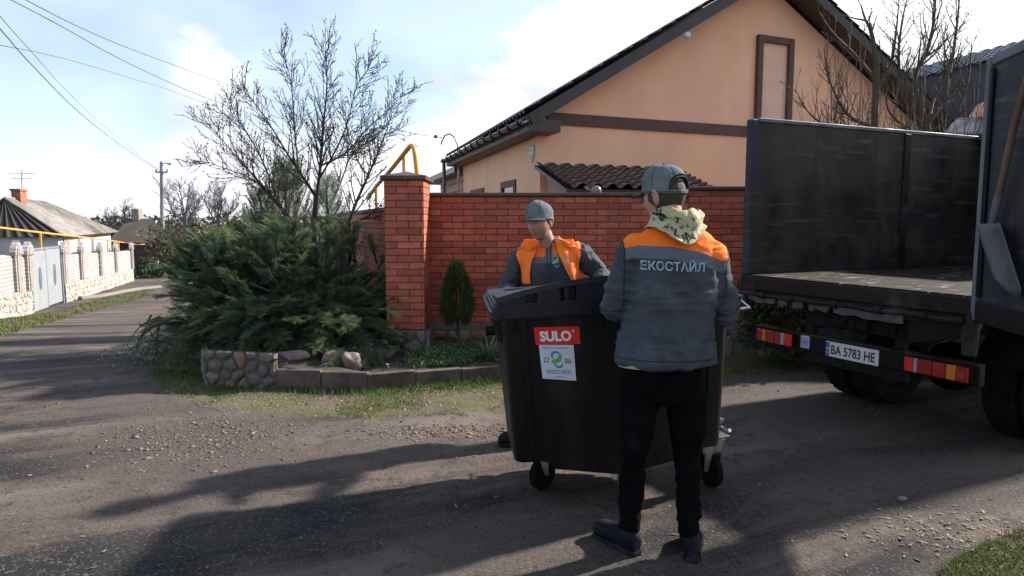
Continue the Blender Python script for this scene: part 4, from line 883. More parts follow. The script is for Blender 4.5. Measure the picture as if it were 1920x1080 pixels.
def lobe(c0, ax_, nb, L0, L1, el0, el1, az0, az1, sc=1.0, dens=1.0, droop=.9):
    for _ in range(nb):
        az = R(random.uniform(az0, az1)); el = R(random.uniform(el0, el1)); d = Vector((math.cos(az)*math.cos(el), math.sin(az)*math.cos(el), math.sin(el)))
        L_ = random.uniform(L0, L1)*(1-.32*math.sin(el)**2)*(1.0+.12*abs(math.cos(az))); st = c0+Vector((random.gauss(0, ax_[0]), random.gauss(0, ax_[1]), random.uniform(0, .15))); pts = arch(st, d, L_, droop*random.uniform(.5, 1.3))
        while len(pts) > 3 and (pts[-1].x < -4.05 or pts[-1].x > -1.25): pts[-1] = pts[-2]+(pts[-2]-pts[-3])*.01; pts.pop() if 0 else None; break
        if pts[7].x > -4.0 and pts[7].x < -1.3: bm_.tube(pts[:9], [.014-.011*i/9 for i in range(9)], 4)
        tone = random.random(); nf_ = int(L_*88*dens)
        for k in range(nf_):
            u = .22+.78*(k+random.random())/nf_; x = u*9; i = min(int(x), 8); p = pts[i].lerp(pts[i+1], x-i); dd = (pts[i+1]-pts[i]).normalized(); sd_ = dd.cross(Vector((0, 0, 1))).normalized()*random.choice((-1, 1))
            if p.x < -3.98 or p.x > -1.22 or (p.z < .75 and p.x < -3.78) or (p.z < .35 and p.x < -3.5): continue
            f_ = (dd*random.uniform(.5, 1.2)+sd_*random.uniform(.1, .95)+Vector((0, 0, random.uniform(-.15, .5)))).normalized()
            items.append((p, f_, Vector((random.gauss(0, .3), random.gauss(0, .3), 1)), sc*random.uniform(.28, .62), np.clip(tone+random.gauss(0, .18), 0, 1), (1 if u > .72 else .35)*random.uniform(.2, 1.1)))
lobe(C0, (.42, .3), 170, .95, 1.32, 18, 88, 0, 360)
lobe(C0+Vector((.1, -.2, .1)), (.5, .25), 80, .8, 1.05, 4, 40, 190, 350, droop=.6)
lobe(C0+Vector((-.35, 0, .55)), (.3, .3), 60, .6, .95, 15, 80, 100, 280, droop=.7)
lobe(C0+Vector((.55, -.25, .05)), (.3, .3), 70, .75, 1.25, 0, 50, -80, 50)
lobe(C0+Vector((.1, -.5, 0)), (.8, .15), 90, .5, .9, -12, 30, 200, 340, sc=.9)
lobe(C0+Vector((.6, -.25, .25)), (.4, .25), 70, .5, .85, 0, 60, -120, 60)
lobe(C0+Vector((-.9, -.35, -.05)), (.25, .2), 40, .45, .7, -5, 35, 150, 290)
lobe(C0+Vector((-.95, .1, .55)), (.2, .25), 70, .5, .9, 30, 88, 90, 270, droop=.6)
lobe(C0+Vector((-.35, -.75, .22)), (.5, .1), 60, .4, .7, -15, 25, 215, 325, sc=.85, droop=1.2)
lobe(C0+Vector((0, .1, .8)), (.5, .25), 60, .45, .8, 40, 88, 0, 360, droop=.5)
lobe(C0+Vector((-.5, 0, .15)), (.3, .3), 50, .6, 1.0, 28, 60, 120, 230)
V, Fc, Rn, Tp = scatter_fronds(items); link_mesh('foliage', np_mesh('foliage', V, Fc, Rn, {'tip': Tp}), m_jun, t); bm_.build('branches', m_bark, t, fix=False)
NJ = len(items)
# upright conifer behind the fruit tree
t = thing('upright_conifer', P(570, 640, 10.6), 'upright dark green conifer standing behind the bare fruit tree', 'tree')
items = []; bm_ = MB()
for (cx_, topy, hw_) in ((545, 318, .75), (620, 345, .6), (498, 372, .45)):
    b = P(cx_, 640, 10.6); tz = P(cx_, topy, 10.6).z; bm_.tube([b, (b.x, b.y, tz)], [.06, .01], 6)
    for k in range(int(560*hw_)):
        u = random.random(); z = b.z+.4+(tz-b.z-.4)*u; rr_ = hw_*(1-u)**.55*random.uniform(.3, 1.0); az = random.uniform(0, 6.28); p = Vector((b.x+rr_*math.cos(az), b.y+rr_*math.sin(az), z))
        items.append((p, Vector((math.cos(az)*.6, math.sin(az)*.6, 1.0)), Vector((math.cos(az), math.sin(az), random.uniform(-.3, .3))), random.uniform(.8, 1.5), random.random(), random.uniform(.1, .9)))
V, Fc, Rn, Tp = scatter_fronds(items); link_mesh('foliage', np_mesh('foliage', V, Fc, Rn, {'tip': Tp}), m_jun, t); bm_.build('trunk', m_bark, t, fix=False)
# small clipped thuja
m_thu = mat('thuja_sprays', (.020, .042, .014), (.045, .068, .020), scale=7, rough=.7, rnd=.4, extra=leaf_extra((.085, .095, .022), (.075, .07, .02)), spec=.25, trans=.1)
t = thing('clipped_thuja', P(857, 655, 7.55), 'small cone shaped thuja on a bare stem before the brick wall', 'shrub')
items = []; b = P(857, 607, 7.55); tp = P(857, 497, 7.55)
for k in range(1100):
    u = random.random()**.9; z = b.z+(tp.z-b.z)*u; prof_ = .20*math.sin(math.pi*min(1, (u+.10)**.75*.93))**.75*(1-.15*u)+.004; az = random.uniform(0, 6.28); rr_ = prof_*random.uniform(.45, .95)
    items.append((Vector((b.x+rr_*math.cos(az), b.y+rr_*math.sin(az), z-.03)), Vector((math.cos(az)*.35, math.sin(az)*.35, 1)), Vector((math.cos(az+1.57), math.sin(az+1.57), 0)), random.uniform(.28, .5), random.random(), random.uniform(0, 1)))
V, Fc, Rn, Tp = scatter_fronds(items); link_mesh('foliage', np_mesh('foliage', V, Fc, Rn, {'tip': Tp}), m_thu, t)
mb = MB(); s = P(859, 662, 7.5); mb.tube([s-Vector((0, 0, .1)), P(860, 630, 7.52), P(857, 600, 7.55), b+Vector((0, 0, .3))], [.022, .018, .015, .01], 7); mb.tube([P(860, 630, 7.52), P(848, 612, 7.5), P(838, 600, 7.5)], [.01, .008, .006], 5); mb.build('stem', m_bark, t, smooth=True)
# ------------------------------------------------------------ strap leaved plant and low greenery
def blades(n, posf, h0, h1, w_, lean, seed, col_rnd=True, segs=2, dirf=None):
    r = np.random.default_rng(seed); P_ = np.array([posf(r) for _ in range(n)]); a = r.uniform(0, 6.283, n); h_ = r.uniform(h0, h1, n); ln = r.uniform(.1, lean, n)*h_; 
    wv = np.stack([np.cos(a), np.sin(a), np.zeros(n)], 1)*(w_/2); lv = np.stack([-np.sin(a), np.cos(a), np.zeros(n)], 1)
    if dirf is not None: lv = dirf(P_, r); lv[:, 2] = 0; lv /= np.linalg.norm(lv, axis=1)[:, None]+1e-9; wv = np.stack([-lv[:, 1], lv[:, 0], np.zeros(n)], 1)*(w_/2)
    V = []
    for j in range(segs+1):
        t = j/segs; c = P_+lv*(ln*t**1.8)[:, None]+np.array([0, 0, 1])*(h_*(t if lean < 1.1 else (t-.55*t*t*np.minimum(ln/h_, 1.5)/1)))[:, None]; wd = (1-t)**.7 if j < segs else 0
        V += [c-wv*max(wd, .05), c+wv*max(wd, .05)]
    V = np.stack(V, 1).reshape(-1, 3); k = 2*(segs+1); b_ = (np.arange(n)*k)[:, None]; F_ = np.concatenate([b_+np.array([2*j, 2*j+1, 2*j+3, 2*j+2]) for j in range(segs)], 0)
    return V, F_, np.tile(r.random(n), segs)
def grassmat(name, a, b, c): return mat(name, a, b, scale=1.6, rough=.75, rnd=.45, c3=c, c3s=2.2, c3r=(.5, .62), spec=.2, trans=.25)
m_grass = grassmat('verge_grass', (.060, .098, .020), (.105, .135, .035), (.16, .145, .065))
def polypos(poly, zadd=-.005, dens=None, N0=30000, seed=17):
    xs = [p[0] for p in poly]; ys = [p[1] for p in poly]; q = np.random.default_rng(seed+len(poly)); bx0, bx1, by0, by1 = min(xs), max(xs), min(ys), min(max(ys), 60); out = []; cnt = 0
    while cnt < N0:
        x = q.uniform(bx0, bx1, 60000); y = q.uniform(by0, by1, 60000); k = inpoly(x, y, poly); x, y = x[k], y[k]
        if dens is not None: k = q.random(len(x)) < dens(x, y); x, y = x[k], y[k]
        out.append(np.stack([x, y, H(x, y)+zadd], 1)); cnt += len(x)
    it = iter(np.concatenate(out).tolist())
    return lambda r: next(it)
def v3_(x, y): return np.stack([x, y, np.zeros_like(x)], 1)
def patch_d(x, y): return np.clip(.30+(fbm(v3_(x, y), 1.7, 3, 31)+.35*fbm(v3_(x, y), 6, 2, 32))*1.5, .03, 1)
V, F_, Rn = blades(26000, polypos(GRASS[0], dens=patch_d), .010, .038, .007, 1.0, 3)
V2, F2, R2 = blades(14000, polypos(GRASS[2], dens=lambda x, y: np.clip(patch_d(x, y)+.4, 0, 1)), .02, .055, .006, 1.0, 4)
V3_, F3, R3 = blades(7000, polypos(GRASS[1]), .02, .07, .02, 1.0, 5)
o = link_mesh('grass', np_mesh('grass', np.concatenate([V, V2, V3_]), np.concatenate([F_, F2+len(V), F3+len(V)+len(V2)]), np.concatenate([Rn, R2, R3])), m_grass); tag(o, kind='stuff')
# tall weeds right by the kerb
def nearline(a, b, spread):
    def f(r): t = r.random(); p = a.lerp(b, t); return (p.x+r.normal()*spread, p.y-abs(r.normal())*spread, 0)
    return f
K_ = [(nearline(K0, K1, .14), 900), (nearline(K1, K2, .12), 1500), (nearline(K2, K3, .14), 2600), (nearline(BACK, K0, .12), 1200)]
parts_ = [blades(int(n*.4), f, .02, .075, .008, 1.0, 70+i) for i, (f, n) in enumerate(K_)]; off = np.cumsum([0]+[len(p[0]) for p in parts_])
o = link_mesh('kerb_weeds', np_mesh('kerb_weeds', np.concatenate([p[0] for p in parts_]), np.concatenate([p[1]+off[i] for i, p in enumerate(parts_)]), np.concatenate([p[2] for p in parts_])), grassmat('fresh_weeds', (.035, .085, .016), (.065, .12, .026), (.09, .10, .04))); tag(o, kind='stuff')
# creeping ground cover in the bed
def lflets(n, posf, s0, s1, seed):
    r = np.random.default_rng(seed); P_ = np.array([posf(r) for _ in range(n)]); a = r.uniform(0, 6.283, n); el = r.uniform(.1, 1.2, n); s_ = r.uniform(s0, s1, n)
    d = np.stack([np.cos(a)*np.cos(el), np.sin(a)*np.cos(el), np.sin(el)], 1); sd_ = np.stack([-np.sin(a), np.cos(a), r.normal(0, .3, n)], 1)
    V = np.stack([P_, P_+d*(s_*.5)[:, None]+sd_*(s_*.28)[:, None], P_+d*s_[:, None], P_+d*(s_*.5)[:, None]-sd_*(s_*.28)[:, None]], 1).reshape(-1, 3); return V, np.arange(n*4).reshape(n, 4), r.random(n)
q0, q1, q2, q3 = gp(700, 706), gp(945, 688), Vector((.6, 8.0, 0)), Vector((-.9, 8.0, 0))
bedpoly = [(-1.28, 6.72), (K3.x, K3.y+.1), (K4.x, K4.y+.1), (K4.x, 8.0), (-.75, 8.0), (-1.1, 7.3)]
bedf = polypos(bedpoly, dens=lambda x, y: np.clip(.6+1.6*vnoise(v3_(x, y), 3.2, 8), .05, 1), N0=16000)
def bedpos(r):
    x, y, z = bedf(r); return (x, y, .12+.06*(y-6.8)+r.uniform(0, 1)**2*.05)
V, F_, Rn = lflets(15000, bedpos, .016, .042, 9)
o = link_mesh('ground_cover', np_mesh('ground_cover', V, F_, Rn), mat('ground_cover_leaves', (.045, .10, .035), (.10, .17, .055), scale=2.5, rough=.7, rnd=.5, c3=(.12, .13, .09), c3s=3, c3r=(.55, .66), trans=.2)); tag(o, kind='stuff')
q = GT(330, 665); V, F_, Rn = lflets(3500, lambda r: (q.x+r.normal()*.26, q.y+r.normal()*.30, float(H(q.x, q.y))+r.uniform(0, .14)), .015, .045, 12)
tag(link_mesh('silvery_ground_cover', np_mesh('sgc', V, F_, Rn), mat('silver_leaves', (.10, .14, .09), (.16, .20, .14), scale=5, rough=.8, rnd=.3)), kind='stuff')
def strap(label, c, n, h0, h1, seed, w_=.022):
    r = np.random.default_rng(seed); t = MB()
    for i in range(n):
        a = r.uniform(0, 6.283); el = r.uniform(.5, 1.45); L_ = r.uniform(h0, h1); d = Vector((math.cos(a)*math.cos(el), math.sin(a)*math.cos(el), math.sin(el))); p = Vector(c)+Vector((math.cos(a), math.sin(a), 0))*.03; sd_ = Vector((-math.sin(a), math.cos(a), 0)); pts = []; K = 7
        for k in range(K+1): u = k/K; ww = w_/2*(1-u**2.2)+.0008; pts += [p-sd_*ww, p+Vector((0, 0, -ww*.35)), p+sd_*ww]; d = (d+Vector((0, 0, -.16*r.uniform(.3, 1.6)))).normalized(); p = p+d*(L_/K)
        t.add(pts, [(3*k+j, 3*k+j+1, 3*k+j+4, 3*k+j+3) for k in range(K) for j in (0, 1)], float(r.random()))
    o = t.build('strap_leaved_plant', mat('strap_leaf', (.06, .10, .05), (.11, .15, .075), scale=6, rough=.5, rnd=.4, c3=(.24, .22, .12), c3s=2.5, c3r=(.52, .6), trans=.15), origin=c, fix=False); return tag(o, label, 'plant')
c = P(917, 676, 7.15); strap('spiky clump of long green leaves half hidden by the bin', (c.x, c.y, .13), 60, .22, .42, 5)
c = P(772, 668, 7.3); strap('small tuft of thin blades at the foot of the corner pillar', (c.x, c.y, .14), 26, .12, .22, 6, .010)
# dark hedge at the bend and shrubs behind the truck
def leafball(name, c, rr_, n, s0, s1, m, seed, label=None, cat=None, group=None):
    def pf(r):
        v = r.normal(size=3); v /= np.linalg.norm(v); k = r.uniform(.55, 1)*(1+.2*math.sin(v[0]*5+seed)*math.sin(v[2]*6+v[1]*4)); return (c[0]+v[0]*rr_[0]*k, c[1]+v[1]*rr_[1]*k, c[2]+v[2]*rr_[2]*k)
    V, F_, Rn = lflets(n, pf, s0, s1, seed); V = V-np.array(c); o = link_mesh(name, np_mesh(name, V, F_, Rn), m); o.location = c
    return tag(o, label, cat, group)
m_hedge = mat('hedge_leaves', (.018, .040, .016), (.04, .065, .02), scale=1, rough=.8, rnd=.5); m_hedge2 = mat('deep_hedge_leaves', (.014, .045, .024), (.025, .06, .03), scale=1, rough=.8, rnd=.5)
c = P(278, 528, 38); leafball('garden_shrub', c, (1.0, 1.0, 1.1), 2600, .10, .24, m_hedge2, 5, 'low deep green shrub at the bend beside the end of the white fence', 'shrub')
c = P(345, 462, 44); leafball('tall_shrub', c, (2.6, 2, 1.9), 4200, .10, .26, mat('olive_twig_leaves', (.075, .072, .04), (.12, .11, .06), scale=1, rough=.9, rnd=.5), 6, 'pale olive bush behind the left tip of the big juniper', 'shrub')
c = P(1480, 560, 7.45); leafball('dark_wall_shrub', (c.x, c.y, .62), (.62, .4, .62), 5200, .035, .09, m_hedge, 7, 'dark green shrub in the shade between wall and truck', 'shrub')
c = P(1690, 560, 7.6); leafball('dark_wall_shrub', (c.x, c.y, .55), (.95, .35, .5), 3500, .035, .09, m_hedge, 8, 'dark green shrub seen beneath the truck bed', 'shrub')
# ------------------------------------------------------------ gravel, chips, dead leaves
_ico = None
def stones(name, pts, sizes, m, seed, flat=.55):
    mbx = bmesh.new(); bmesh.ops.create_icosphere(mbx, subdivisions=1, radius=1); v0 = np.array([v.co[:] for v in mbx.verts]); f0 = np.array([[x.index for x in f.verts] for f in mbx.faces]); mbx.free()
    r = np.random.default_rng(seed); n = len(pts); V = np.repeat(v0[None], n, 0)*(1+r.uniform(-.22, .22, (n, len(v0), 1))); V *= r.uniform(.6, 1.4, (n, 1, 3)); V[:, :, 2] *= flat
    a = r.uniform(0, 6.28, n); c_, s_ = np.cos(a)[:, None], np.sin(a)[:, None]; x = V[:, :, 0]*c_-V[:, :, 1]*s_; y = V[:, :, 0]*s_+V[:, :, 1]*c_; V = np.stack([x, y, V[:, :, 2]], 2)*sizes[:, None, None]+pts[:, None, :]
    return tag(link_mesh(name, np_mesh(name, V.reshape(-1, 3), (f0[None]+(np.arange(n)*len(v0))[:, None, None]).reshape(-1, 3), np.repeat(r.random(n), len(f0))), m), kind='stuff')
def scat(n, x0_, x1_, y0_, y1_, r): x = r.uniform(x0_, x1_, n); y = y0_+(y1_-y0_)*r.random(n)**1.3; return x, y
r = np.random.default_rng(4)
def patchpts(px, py, sx, sy, n): c = GT(px, py); return c.x+r.normal(0, sx, n), c.y+r.normal(0, sy, n)
xs, ys = scat(2600, -5, 4.5, 1.9, 8, r); sz = r.uniform(.002, .0065, 2600)*(1+(r.random(2600) < .03)*1.6)
stones('gravel', np.stack([xs, ys, H(xs, ys)+micro(xs, ys)+sz*.2], 1), sz, mat('gravel_grit', (.05, .045, .042), (.10, .092, .085), scale=40, rough=.9, rnd=.5), 1)
ps = [patchpts(375, 835, .38, .28, 900), patchpts(330, 815, .3, .25, 260), patchpts(420, 800, .35, .18, 260), patchpts(850, 810, .42, .09, 700), patchpts(800, 818, .3, .1, 220)]
xs = np.concatenate([p[0] for p in ps]); ys = np.concatenate([p[1] for p in ps]); sz = np.clip(np.exp(r.normal(-5.0, .45, len(xs))), .002, .024)
stones('brick_rubble_chips', np.stack([xs, ys, H(xs, ys)+micro(xs, ys)+sz*.1], 1), sz, mat('chip_stone', (.075, .052, .044), (.16, .125, .105), scale=30, rough=.9, rnd=.55), 2, .4)
def litter(name, xs, ys, s0, s1, m, seed, asp=.3):
    rr_ = np.random.default_rng(seed); n = len(xs); a = rr_.uniform(0, 6.28, n); s_ = rr_.uniform(s0, s1, n); d = np.stack([np.cos(a), np.sin(a), rr_.normal(0, .12, n)], 1); e = np.stack([-np.sin(a), np.cos(a), rr_.normal(0, .35, n)], 1)
    c = np.stack([xs, ys, H(xs, ys)+micro(xs, ys)+.004], 1); up = np.array([0, 0, 1])*(s_*.12)[:, None]
    V = np.stack([c-d*(s_/2)[:, None]+up, c-e*(s_*asp/2)[:, None], c+d*(s_/2)[:, None]+up*.6, c+e*(s_*asp/2)[:, None]], 1).reshape(-1, 3)
    tag(link_mesh(name, np_mesh(name, V, np.arange(n*4).reshape(n, 4), rr_.random(n)), m), kind='stuff')
m_dry = mat('dry_leaf', (.10, .078, .052), (.20, .165, .115), scale=30, rough=.85, rnd=.5)
ps = [patchpts(1800, 1020, .30, .14, 200), patchpts(1770, 985, .25, .10, 70), patchpts(1850, 1010, .3, .2, 130)]
xx, yy = scat(700, -5, 5, 2, 7, r); ps.append((xx, yy))
litter('dead_leaves', np.concatenate([p[0] for p in ps]), np.concatenate([p[1] for p in ps]), .012, .045, m_dry, 3)
n = 2600; xs = r.uniform(-4.5, 3.4, n); pf_ = polypos(GRASS[0], seed=3); q = [pf_(r) for _ in range(3800)]
xs = np.array([p[0] for p in q]); ys = np.array([p[1] for p in q]); kp = ys < 6.55+.25*vnoise(np.stack([xs*1.4, ys*0, ys*0], 1), 1, 3); litter('verge_litter', xs[kp], ys[kp], .010, .034, mat('pale_dry_leaf', (.14, .12, .085), (.28, .25, .19), scale=30, rough=.85, rnd=.4), 8, .5)
c = GT(1690, 942); o = boulder((c.x, c.y, .012), (.032, .022, .02), 5, 'loose_stone'); tag(o, 'single grey stone lying on the dirt in the shade of the truck', 'stone')
# ------------------------------------------------------------ the truck (local frame: x forward, y to its far side, z up)
t = thing('tipper_truck', (1.98, 5.85, 0), 'dark grubby steel bodied truck seen from behind with its rear door swung open', 'truck', rz=math.atan2(.423, .906))
TM = Matrix.Translation(t.location) @ Matrix.Rotation(t.rotation_euler.z, 4, 'Z'); TI = TM.inverted()
def rusty(name, a, b, c, **k):
    return mat(name, a, b, scale=2.6, rough=.62, bump=.004, bscale=14, c3=c, c3s=2.3, c3r=(.52, .66), metal=0, spec=.2, roughvar=.2, detail=9, **k)
def streaks(t_, k, col, noise, rampn, mixc, b):
    n = t_.nodes; tcn = n.new('ShaderNodeTexCoord'); mp = n.new('ShaderNodeMapping'); mp.inputs['Scale'].default_value = (1.2, 1.2, 16); k(tcn.outputs['Object'], mp.inputs[0])
    z = n.new('ShaderNodeTexNoise'); z.inputs['Scale'].default_value = 1.3; z.inputs['Detail'].default_value = 8; k(mp.outputs[0], z.inputs[0])
    col = mixc(rampn(z.outputs[0], .56, .72), col, (.085, .072, .062))
    m2 = n.new('ShaderNodeMapping'); m2.inputs['Scale'].default_value = (10, 10, .8); k(tcn.outputs['Object'], m2.inputs[0]); z2 = n.new('ShaderNodeTexNoise'); z2.inputs['Scale'].default_value = 1.1; z2.inputs['Detail'].default_value = 6; k(m2.outputs[0], z2.inputs[0])
    col = mixc(rampn(z2.outputs[0], .55, .72), col, (.036, .025, .020)); return mixc(rampn(noise(55, 2, .6), .74, .77), col, (.11, .10, .095))
m_inner = rusty('grimy_inner_steel', (.015, .0118, .010), (.070, .050, .038), (.026, .027, .033), extra=streaks)
m_blue = rusty('scuffed_blue_grey_paint', (.020, .0225, .031), (.038, .041, .051), (.040, .029, .023), extra=streaks)
m_steel = rusty('dark_chassis_steel', (.0025, .0025, .003), (.006, .005, .005), (.010, .007, .006))
m_edge = rusty('worn_bright_edge', (.10, .105, .12), (.17, .175, .19), (.06, .045, .04))
m_rust = rusty('rusty_rail', (.010, .0065, .0055), (.022, .014, .011), (.05, .043, .04))
m_floor = mat('scraped_bed_floor', (.013, .0095, .008), (.030, .022, .018), scale=4, rough=.85, spec=.12, bump=.006, bscale=22, stretch=(.5, 3, 1), c3=(.26, .25, .24), c3s=9, c3r=(.60, .64), detail=8)
Lb, Wb, zb_, zt_ = 3.25, 2.0, 1.15, 2.43
def tb(mb, a, b, **k): return mb.bx(a, b, **k)
mb = MB(); tb(mb, (0, -Wb, zb_-.045), (Lb, 0, zb_), bev=.004); mb.build('bed_floor', m_floor, t, local=True)
mb = MB(); tb(mb, (.03, -.05, zb_+.001), (Lb, -.002, zt_), bev=.004); sw = mb.build('side_panel', m_inner, t, local=True)
mb = MB(); tb(mb, (0, -.062, zb_+.001), (.075, .012, zt_+.02), bev=.008); tb(mb, (.02, -.02, zb_-.25), (.07, .01, zb_), bev=.004); mb.build('corner_post', m_blue, sw, local=True)
mb = MB(); tb(mb, (.076, -.062, zt_), (Lb, .01, zt_+.035), bev=.006); mb.build('top_rail', m_edge, sw, local=True)
mb = MB(); tb(mb, (1.92, -.068, zb_+.002), (2.0, -.051, zt_-.002), bev=.004); mb.build('seam_strip', m_rust, sw, local=True)
mb = MB()
for x_ in (.5, 1.1, 1.7, 2.3, 2.9): tb(mb, (x_, .001, zb_-.05), (x_+.07, .05, zt_), bev=.005)
mb.build('outer_ribs', m_blue, sw, local=True)
mb = MB(); tb(mb, (.1, -Wb+.002, zb_+.001), (Lb, -Wb+.05, zt_), bev=.004); mb.build('side_panel', m_blue, t, local=True)
mb = MB(); tb(mb, (Lb, -Wb, zb_-.05), (Lb+.05, .0, zt_+.05), bev=.005); mb.build('front_panel', m_inner, t, local=True)
mb = MB(); tb(mb, (Lb-.25, -Wb*.62, zt_-.02), (Lb-.01, -.08, zt_+.05), bev=.006); mb.build('front_brace', m_blue, t, local=True)
# rear sill with round rail and ragged rubber
mb = MB(); tb(mb, (-.02, -Wb, zb_-.12), (.06, .0, zb_-.012), bev=.006); tb(mb, (.0, -Wb+.04, zb_-.2), (.05, -.02, zb_-.122), bev=.004); mb.build('rear_sill', m_rust, t, local=True)
mb = MB(); mb.tube([(-.04, -.0-i*(Wb-.1)/12, zb_-.155+.006*math.sin(i*2.1)) for i in range(13)], .018, 8)
for y_ in (-.25, -.55, -.95, -1.3, -1.62): mb.tube([(-.04, y_, zb_-.155), (-.04, y_-.05, zb_-.155)], .028, 8)
mb.build('hinge_rail', m_rust, t, local=True, smooth=True)
rr = random.Random(3)
for y0_, y1_ in ((-.12, -.40), (-.44, -.52), (-.58, -.68), (-.74, -.92), (-.96, -1.5)):
    pts = [(-.035, y0_, zb_-.17), (-.035, y1_, zb_-.17)]+[(-.035, y1_+(y0_-y1_)*k/6, zb_-.17-rr.uniform(.03, .065)) for k in range(7)]; mb = MB(); mb.prism(pts, (.012, 0, 0)); mb.build('torn_flap', mat('torn_rubber', (.055, .052, .052), (.10, .095, .09), scale=12, rough=.85) if 'torn_rubber' not in bpy.data.materials else bpy.data.materials['torn_rubber'], t, local=True)
# grey bracket below the near corner
mb = MB(); mb.tube([(.0, -1.93, zb_-.1), (-.02, -1.93, zb_-.22), (-.02, -1.93, zb_-.36)], [.035, .05, .04], 10); mb.build('hinge_bracket', m_rust, t, local=True, smooth=True)
# door swung out towards the camera, hinged at the near rear corner
hp_ = Vector((0, -1.93, 0)); wd_ = Vector((-.187, -.98, 0)); dl = (TI.to_3x3() @ wd_).normalized(); dn = Vector((dl.y, -dl.x, 0)); dn = -dn if (TM.to_3x3() @ dn).x > 0 else dn
DM = Matrix((dl, dn, Vector((0, 0, 1)))).transposed()
def db(mb, a, b, c, d, e, f_, bev=.004): c_ = hp_+dl*(a+b)/2+dn*(c+d)/2+Vector((0, 0, (e+f_)/2)); mb.box(c_, (abs(b-a), abs(d-c), abs(f_-e)), M=DM, bev=bev)
mb = MB(); db(mb, .02, 1.02, -.03, 0, 1.02, 2.54); dr = mb.build('rear_door', m_blue, t, local=True)
mb = MB(); db(mb, 0, .045, -.05, .022, 1.0, 2.55, .008); db(mb, .046, 1.02, -.045, .012, 2.5, 2.56, .006); mb.build('door_edge', m_edge, dr, local=True)
mb = MB(); db(mb, .046, 1.02, -.045, .018, 1.0, 1.13, .006); mb.build('bottom_beam', m_rust, dr, local=True)
mb = MB(); db(mb, .046, .085, .0, .02, 1.15, 2.48, .006); mb.build('door_seam', m_steel, dr, local=True)
# bumper beam, lamps, plates
def trk(px): # y along the bumper for a pixel column
    k = (px-960)/1280; return -((k*5.892-2.071)/(.423+.906*k))
xb = .10
mb = MB(); tb(mb, (xb, -1.93, .575), (xb+.06, -.06, .71), bev=.005); mb.build('bumper_beam', m_steel, t, local=True)
mb = MB(); tb(mb, (xb-.008, -1.925, .70), (xb+.065, -.07, .716), bev=.003); mb.build('bumper_lip', m_rust, t, local=True)
mb = MB(); tb(mb, (xb+.005, -1.45, .50), (xb+.05, -.62, .574), bev=.004); mb.build('lower_step', m_steel, t, local=True)
m_red = mat('red_lens', (.30, .012, .008), rough=.15, coat=.5); m_redh = mat('bright_red_lens', (.62, .02, .012), rough=.12, coat=.5); m_amb = mat('amber_lens', (.55, .16, .01), rough=.15, coat=.5); m_clr = mat('clear_lens', (.34, .31, .32), rough=.12, coat=.5)
def lamp(y0_, y1_, cells):
    mb = MB(); tb(mb, (xb-.022, y1_-.01, .588), (xb-.001, y0_+.01, .698), bev=.003); lm = mb.build('tail_lamp', m_steel, t, local=True)
    for a, b, mm in cells:
        mb = MB(); ya, yb = y0_+(y1_-y0_)*a, y0_+(y1_-y0_)*b; tb(mb, (xb-.040, yb+.003, .594), (xb-.021, ya-.003, .692), bev=.006)
        for z_ in np.arange(.602, .69, .009): tb(mb, (xb-.0425, yb+.006, z_), (xb-.0395, ya-.006, z_+.004))
        mb.build('lens', mm, lm, local=True)
lamp(trk(1430), trk(1497), ((0, .15, m_red), (.15, .27, m_amb), (.27, .52, m_red), (.52, .68, m_red), (.68, .80, m_clr), (.80, 1, m_redh)))
lamp(trk(1713), trk(1838), ((0, .15, m_redh), (.15, .22, m_clr), (.22, .45, m_red), (.45, .66, m_red), (.66, .82, m_amb), (.82, 1, m_red)))
m_pl = mat('plate_white', (.62, .62, .60), rough=.4); m_ink = mat('black_ink', (.008, .008, .009), rough=.5); m_pb = mat('plate_blue', (.01, .10, .42), rough=.4); m_py = mat('plate_yellow', (.8, .6, .03), rough=.4)
ya, yb = trk(1558), trk(1659); pz0, pz1 = .583, .695; U_ = Vector((0, -1, 0)); V_ = Vector((0, 0, 1)); N_ = Vector((-1, 0, 0)); wp = ya-yb
O_ = Vector((xb-.014, ya, .577)); tilt = 0
mb = MB(); tb(mb, (xb-.014, yb, pz0-.006), (xb-.001, ya, pz1-.004), bev=.003); pl = mb.build('number_plate', m_pl, t, local=True)
O_ = Vector((xb-.014, ya, pz0-.006)); mb = MB(); put_text(mb, 'BA 5783 HE', .045+(wp-.06)/2, .056, wp-.075, .072, O_, U_, V_, N_, None, .0012, .022); mb.build('plate_lettering', m_ink, pl, local=True, fix=False)
mb = MB(); put_poly(mb, [(.003, .003), (.038, .003), (.038, .109), (.003, .109)], O_, U_, V_, N_, None, .001); b1_ = mb.build('plate_band', m_pb, pl, local=True, fix=False)
mb = MB(); put_poly(mb, [(.009, .055), (.032, .055), (.032, .066), (.009, .066)], O_, U_, V_, N_, None, .0022); put_text(mb, 'UA', .0205, .03, .022, .018, O_, U_, V_, N_, None, .0022, .01); b2_ = mb.build('plate_band_mark', m_py, pl, local=True, fix=False)
y0_ = trk(1510); y1_ = trk(1526); mb = MB(); tb(mb, (xb-.012, y1_, .60), (xb-.001, y0_, .70), bev=.002); tg = mb.build('reflector_tag', mat('tag_lilac', (.40, .38, .55), rough=.4), t, local=True)
mb = MB(); O_ = Vector((xb-.012, y0_, .60)); tw = y0_-y1_
for k in range(5): put_poly(mb, [(tw*(.12+.17*k), .02), (tw*(.18+.17*k), .02), (tw*(.18+.17*k), .08), (tw*(.12+.17*k), .08)], O_, U_, V_, N_, None, .001)
put_poly(mb, [(tw*.1, .045), (tw*.9, .045), (tw*.9, .052), (tw*.1, .052)], O_, U_, V_, N_, None, .0012)
mb.build('tag_marks', m_ink if 0 else mat('tag_ink', (.12, .11, .25), rough=.5), tg, local=True, fix=False)
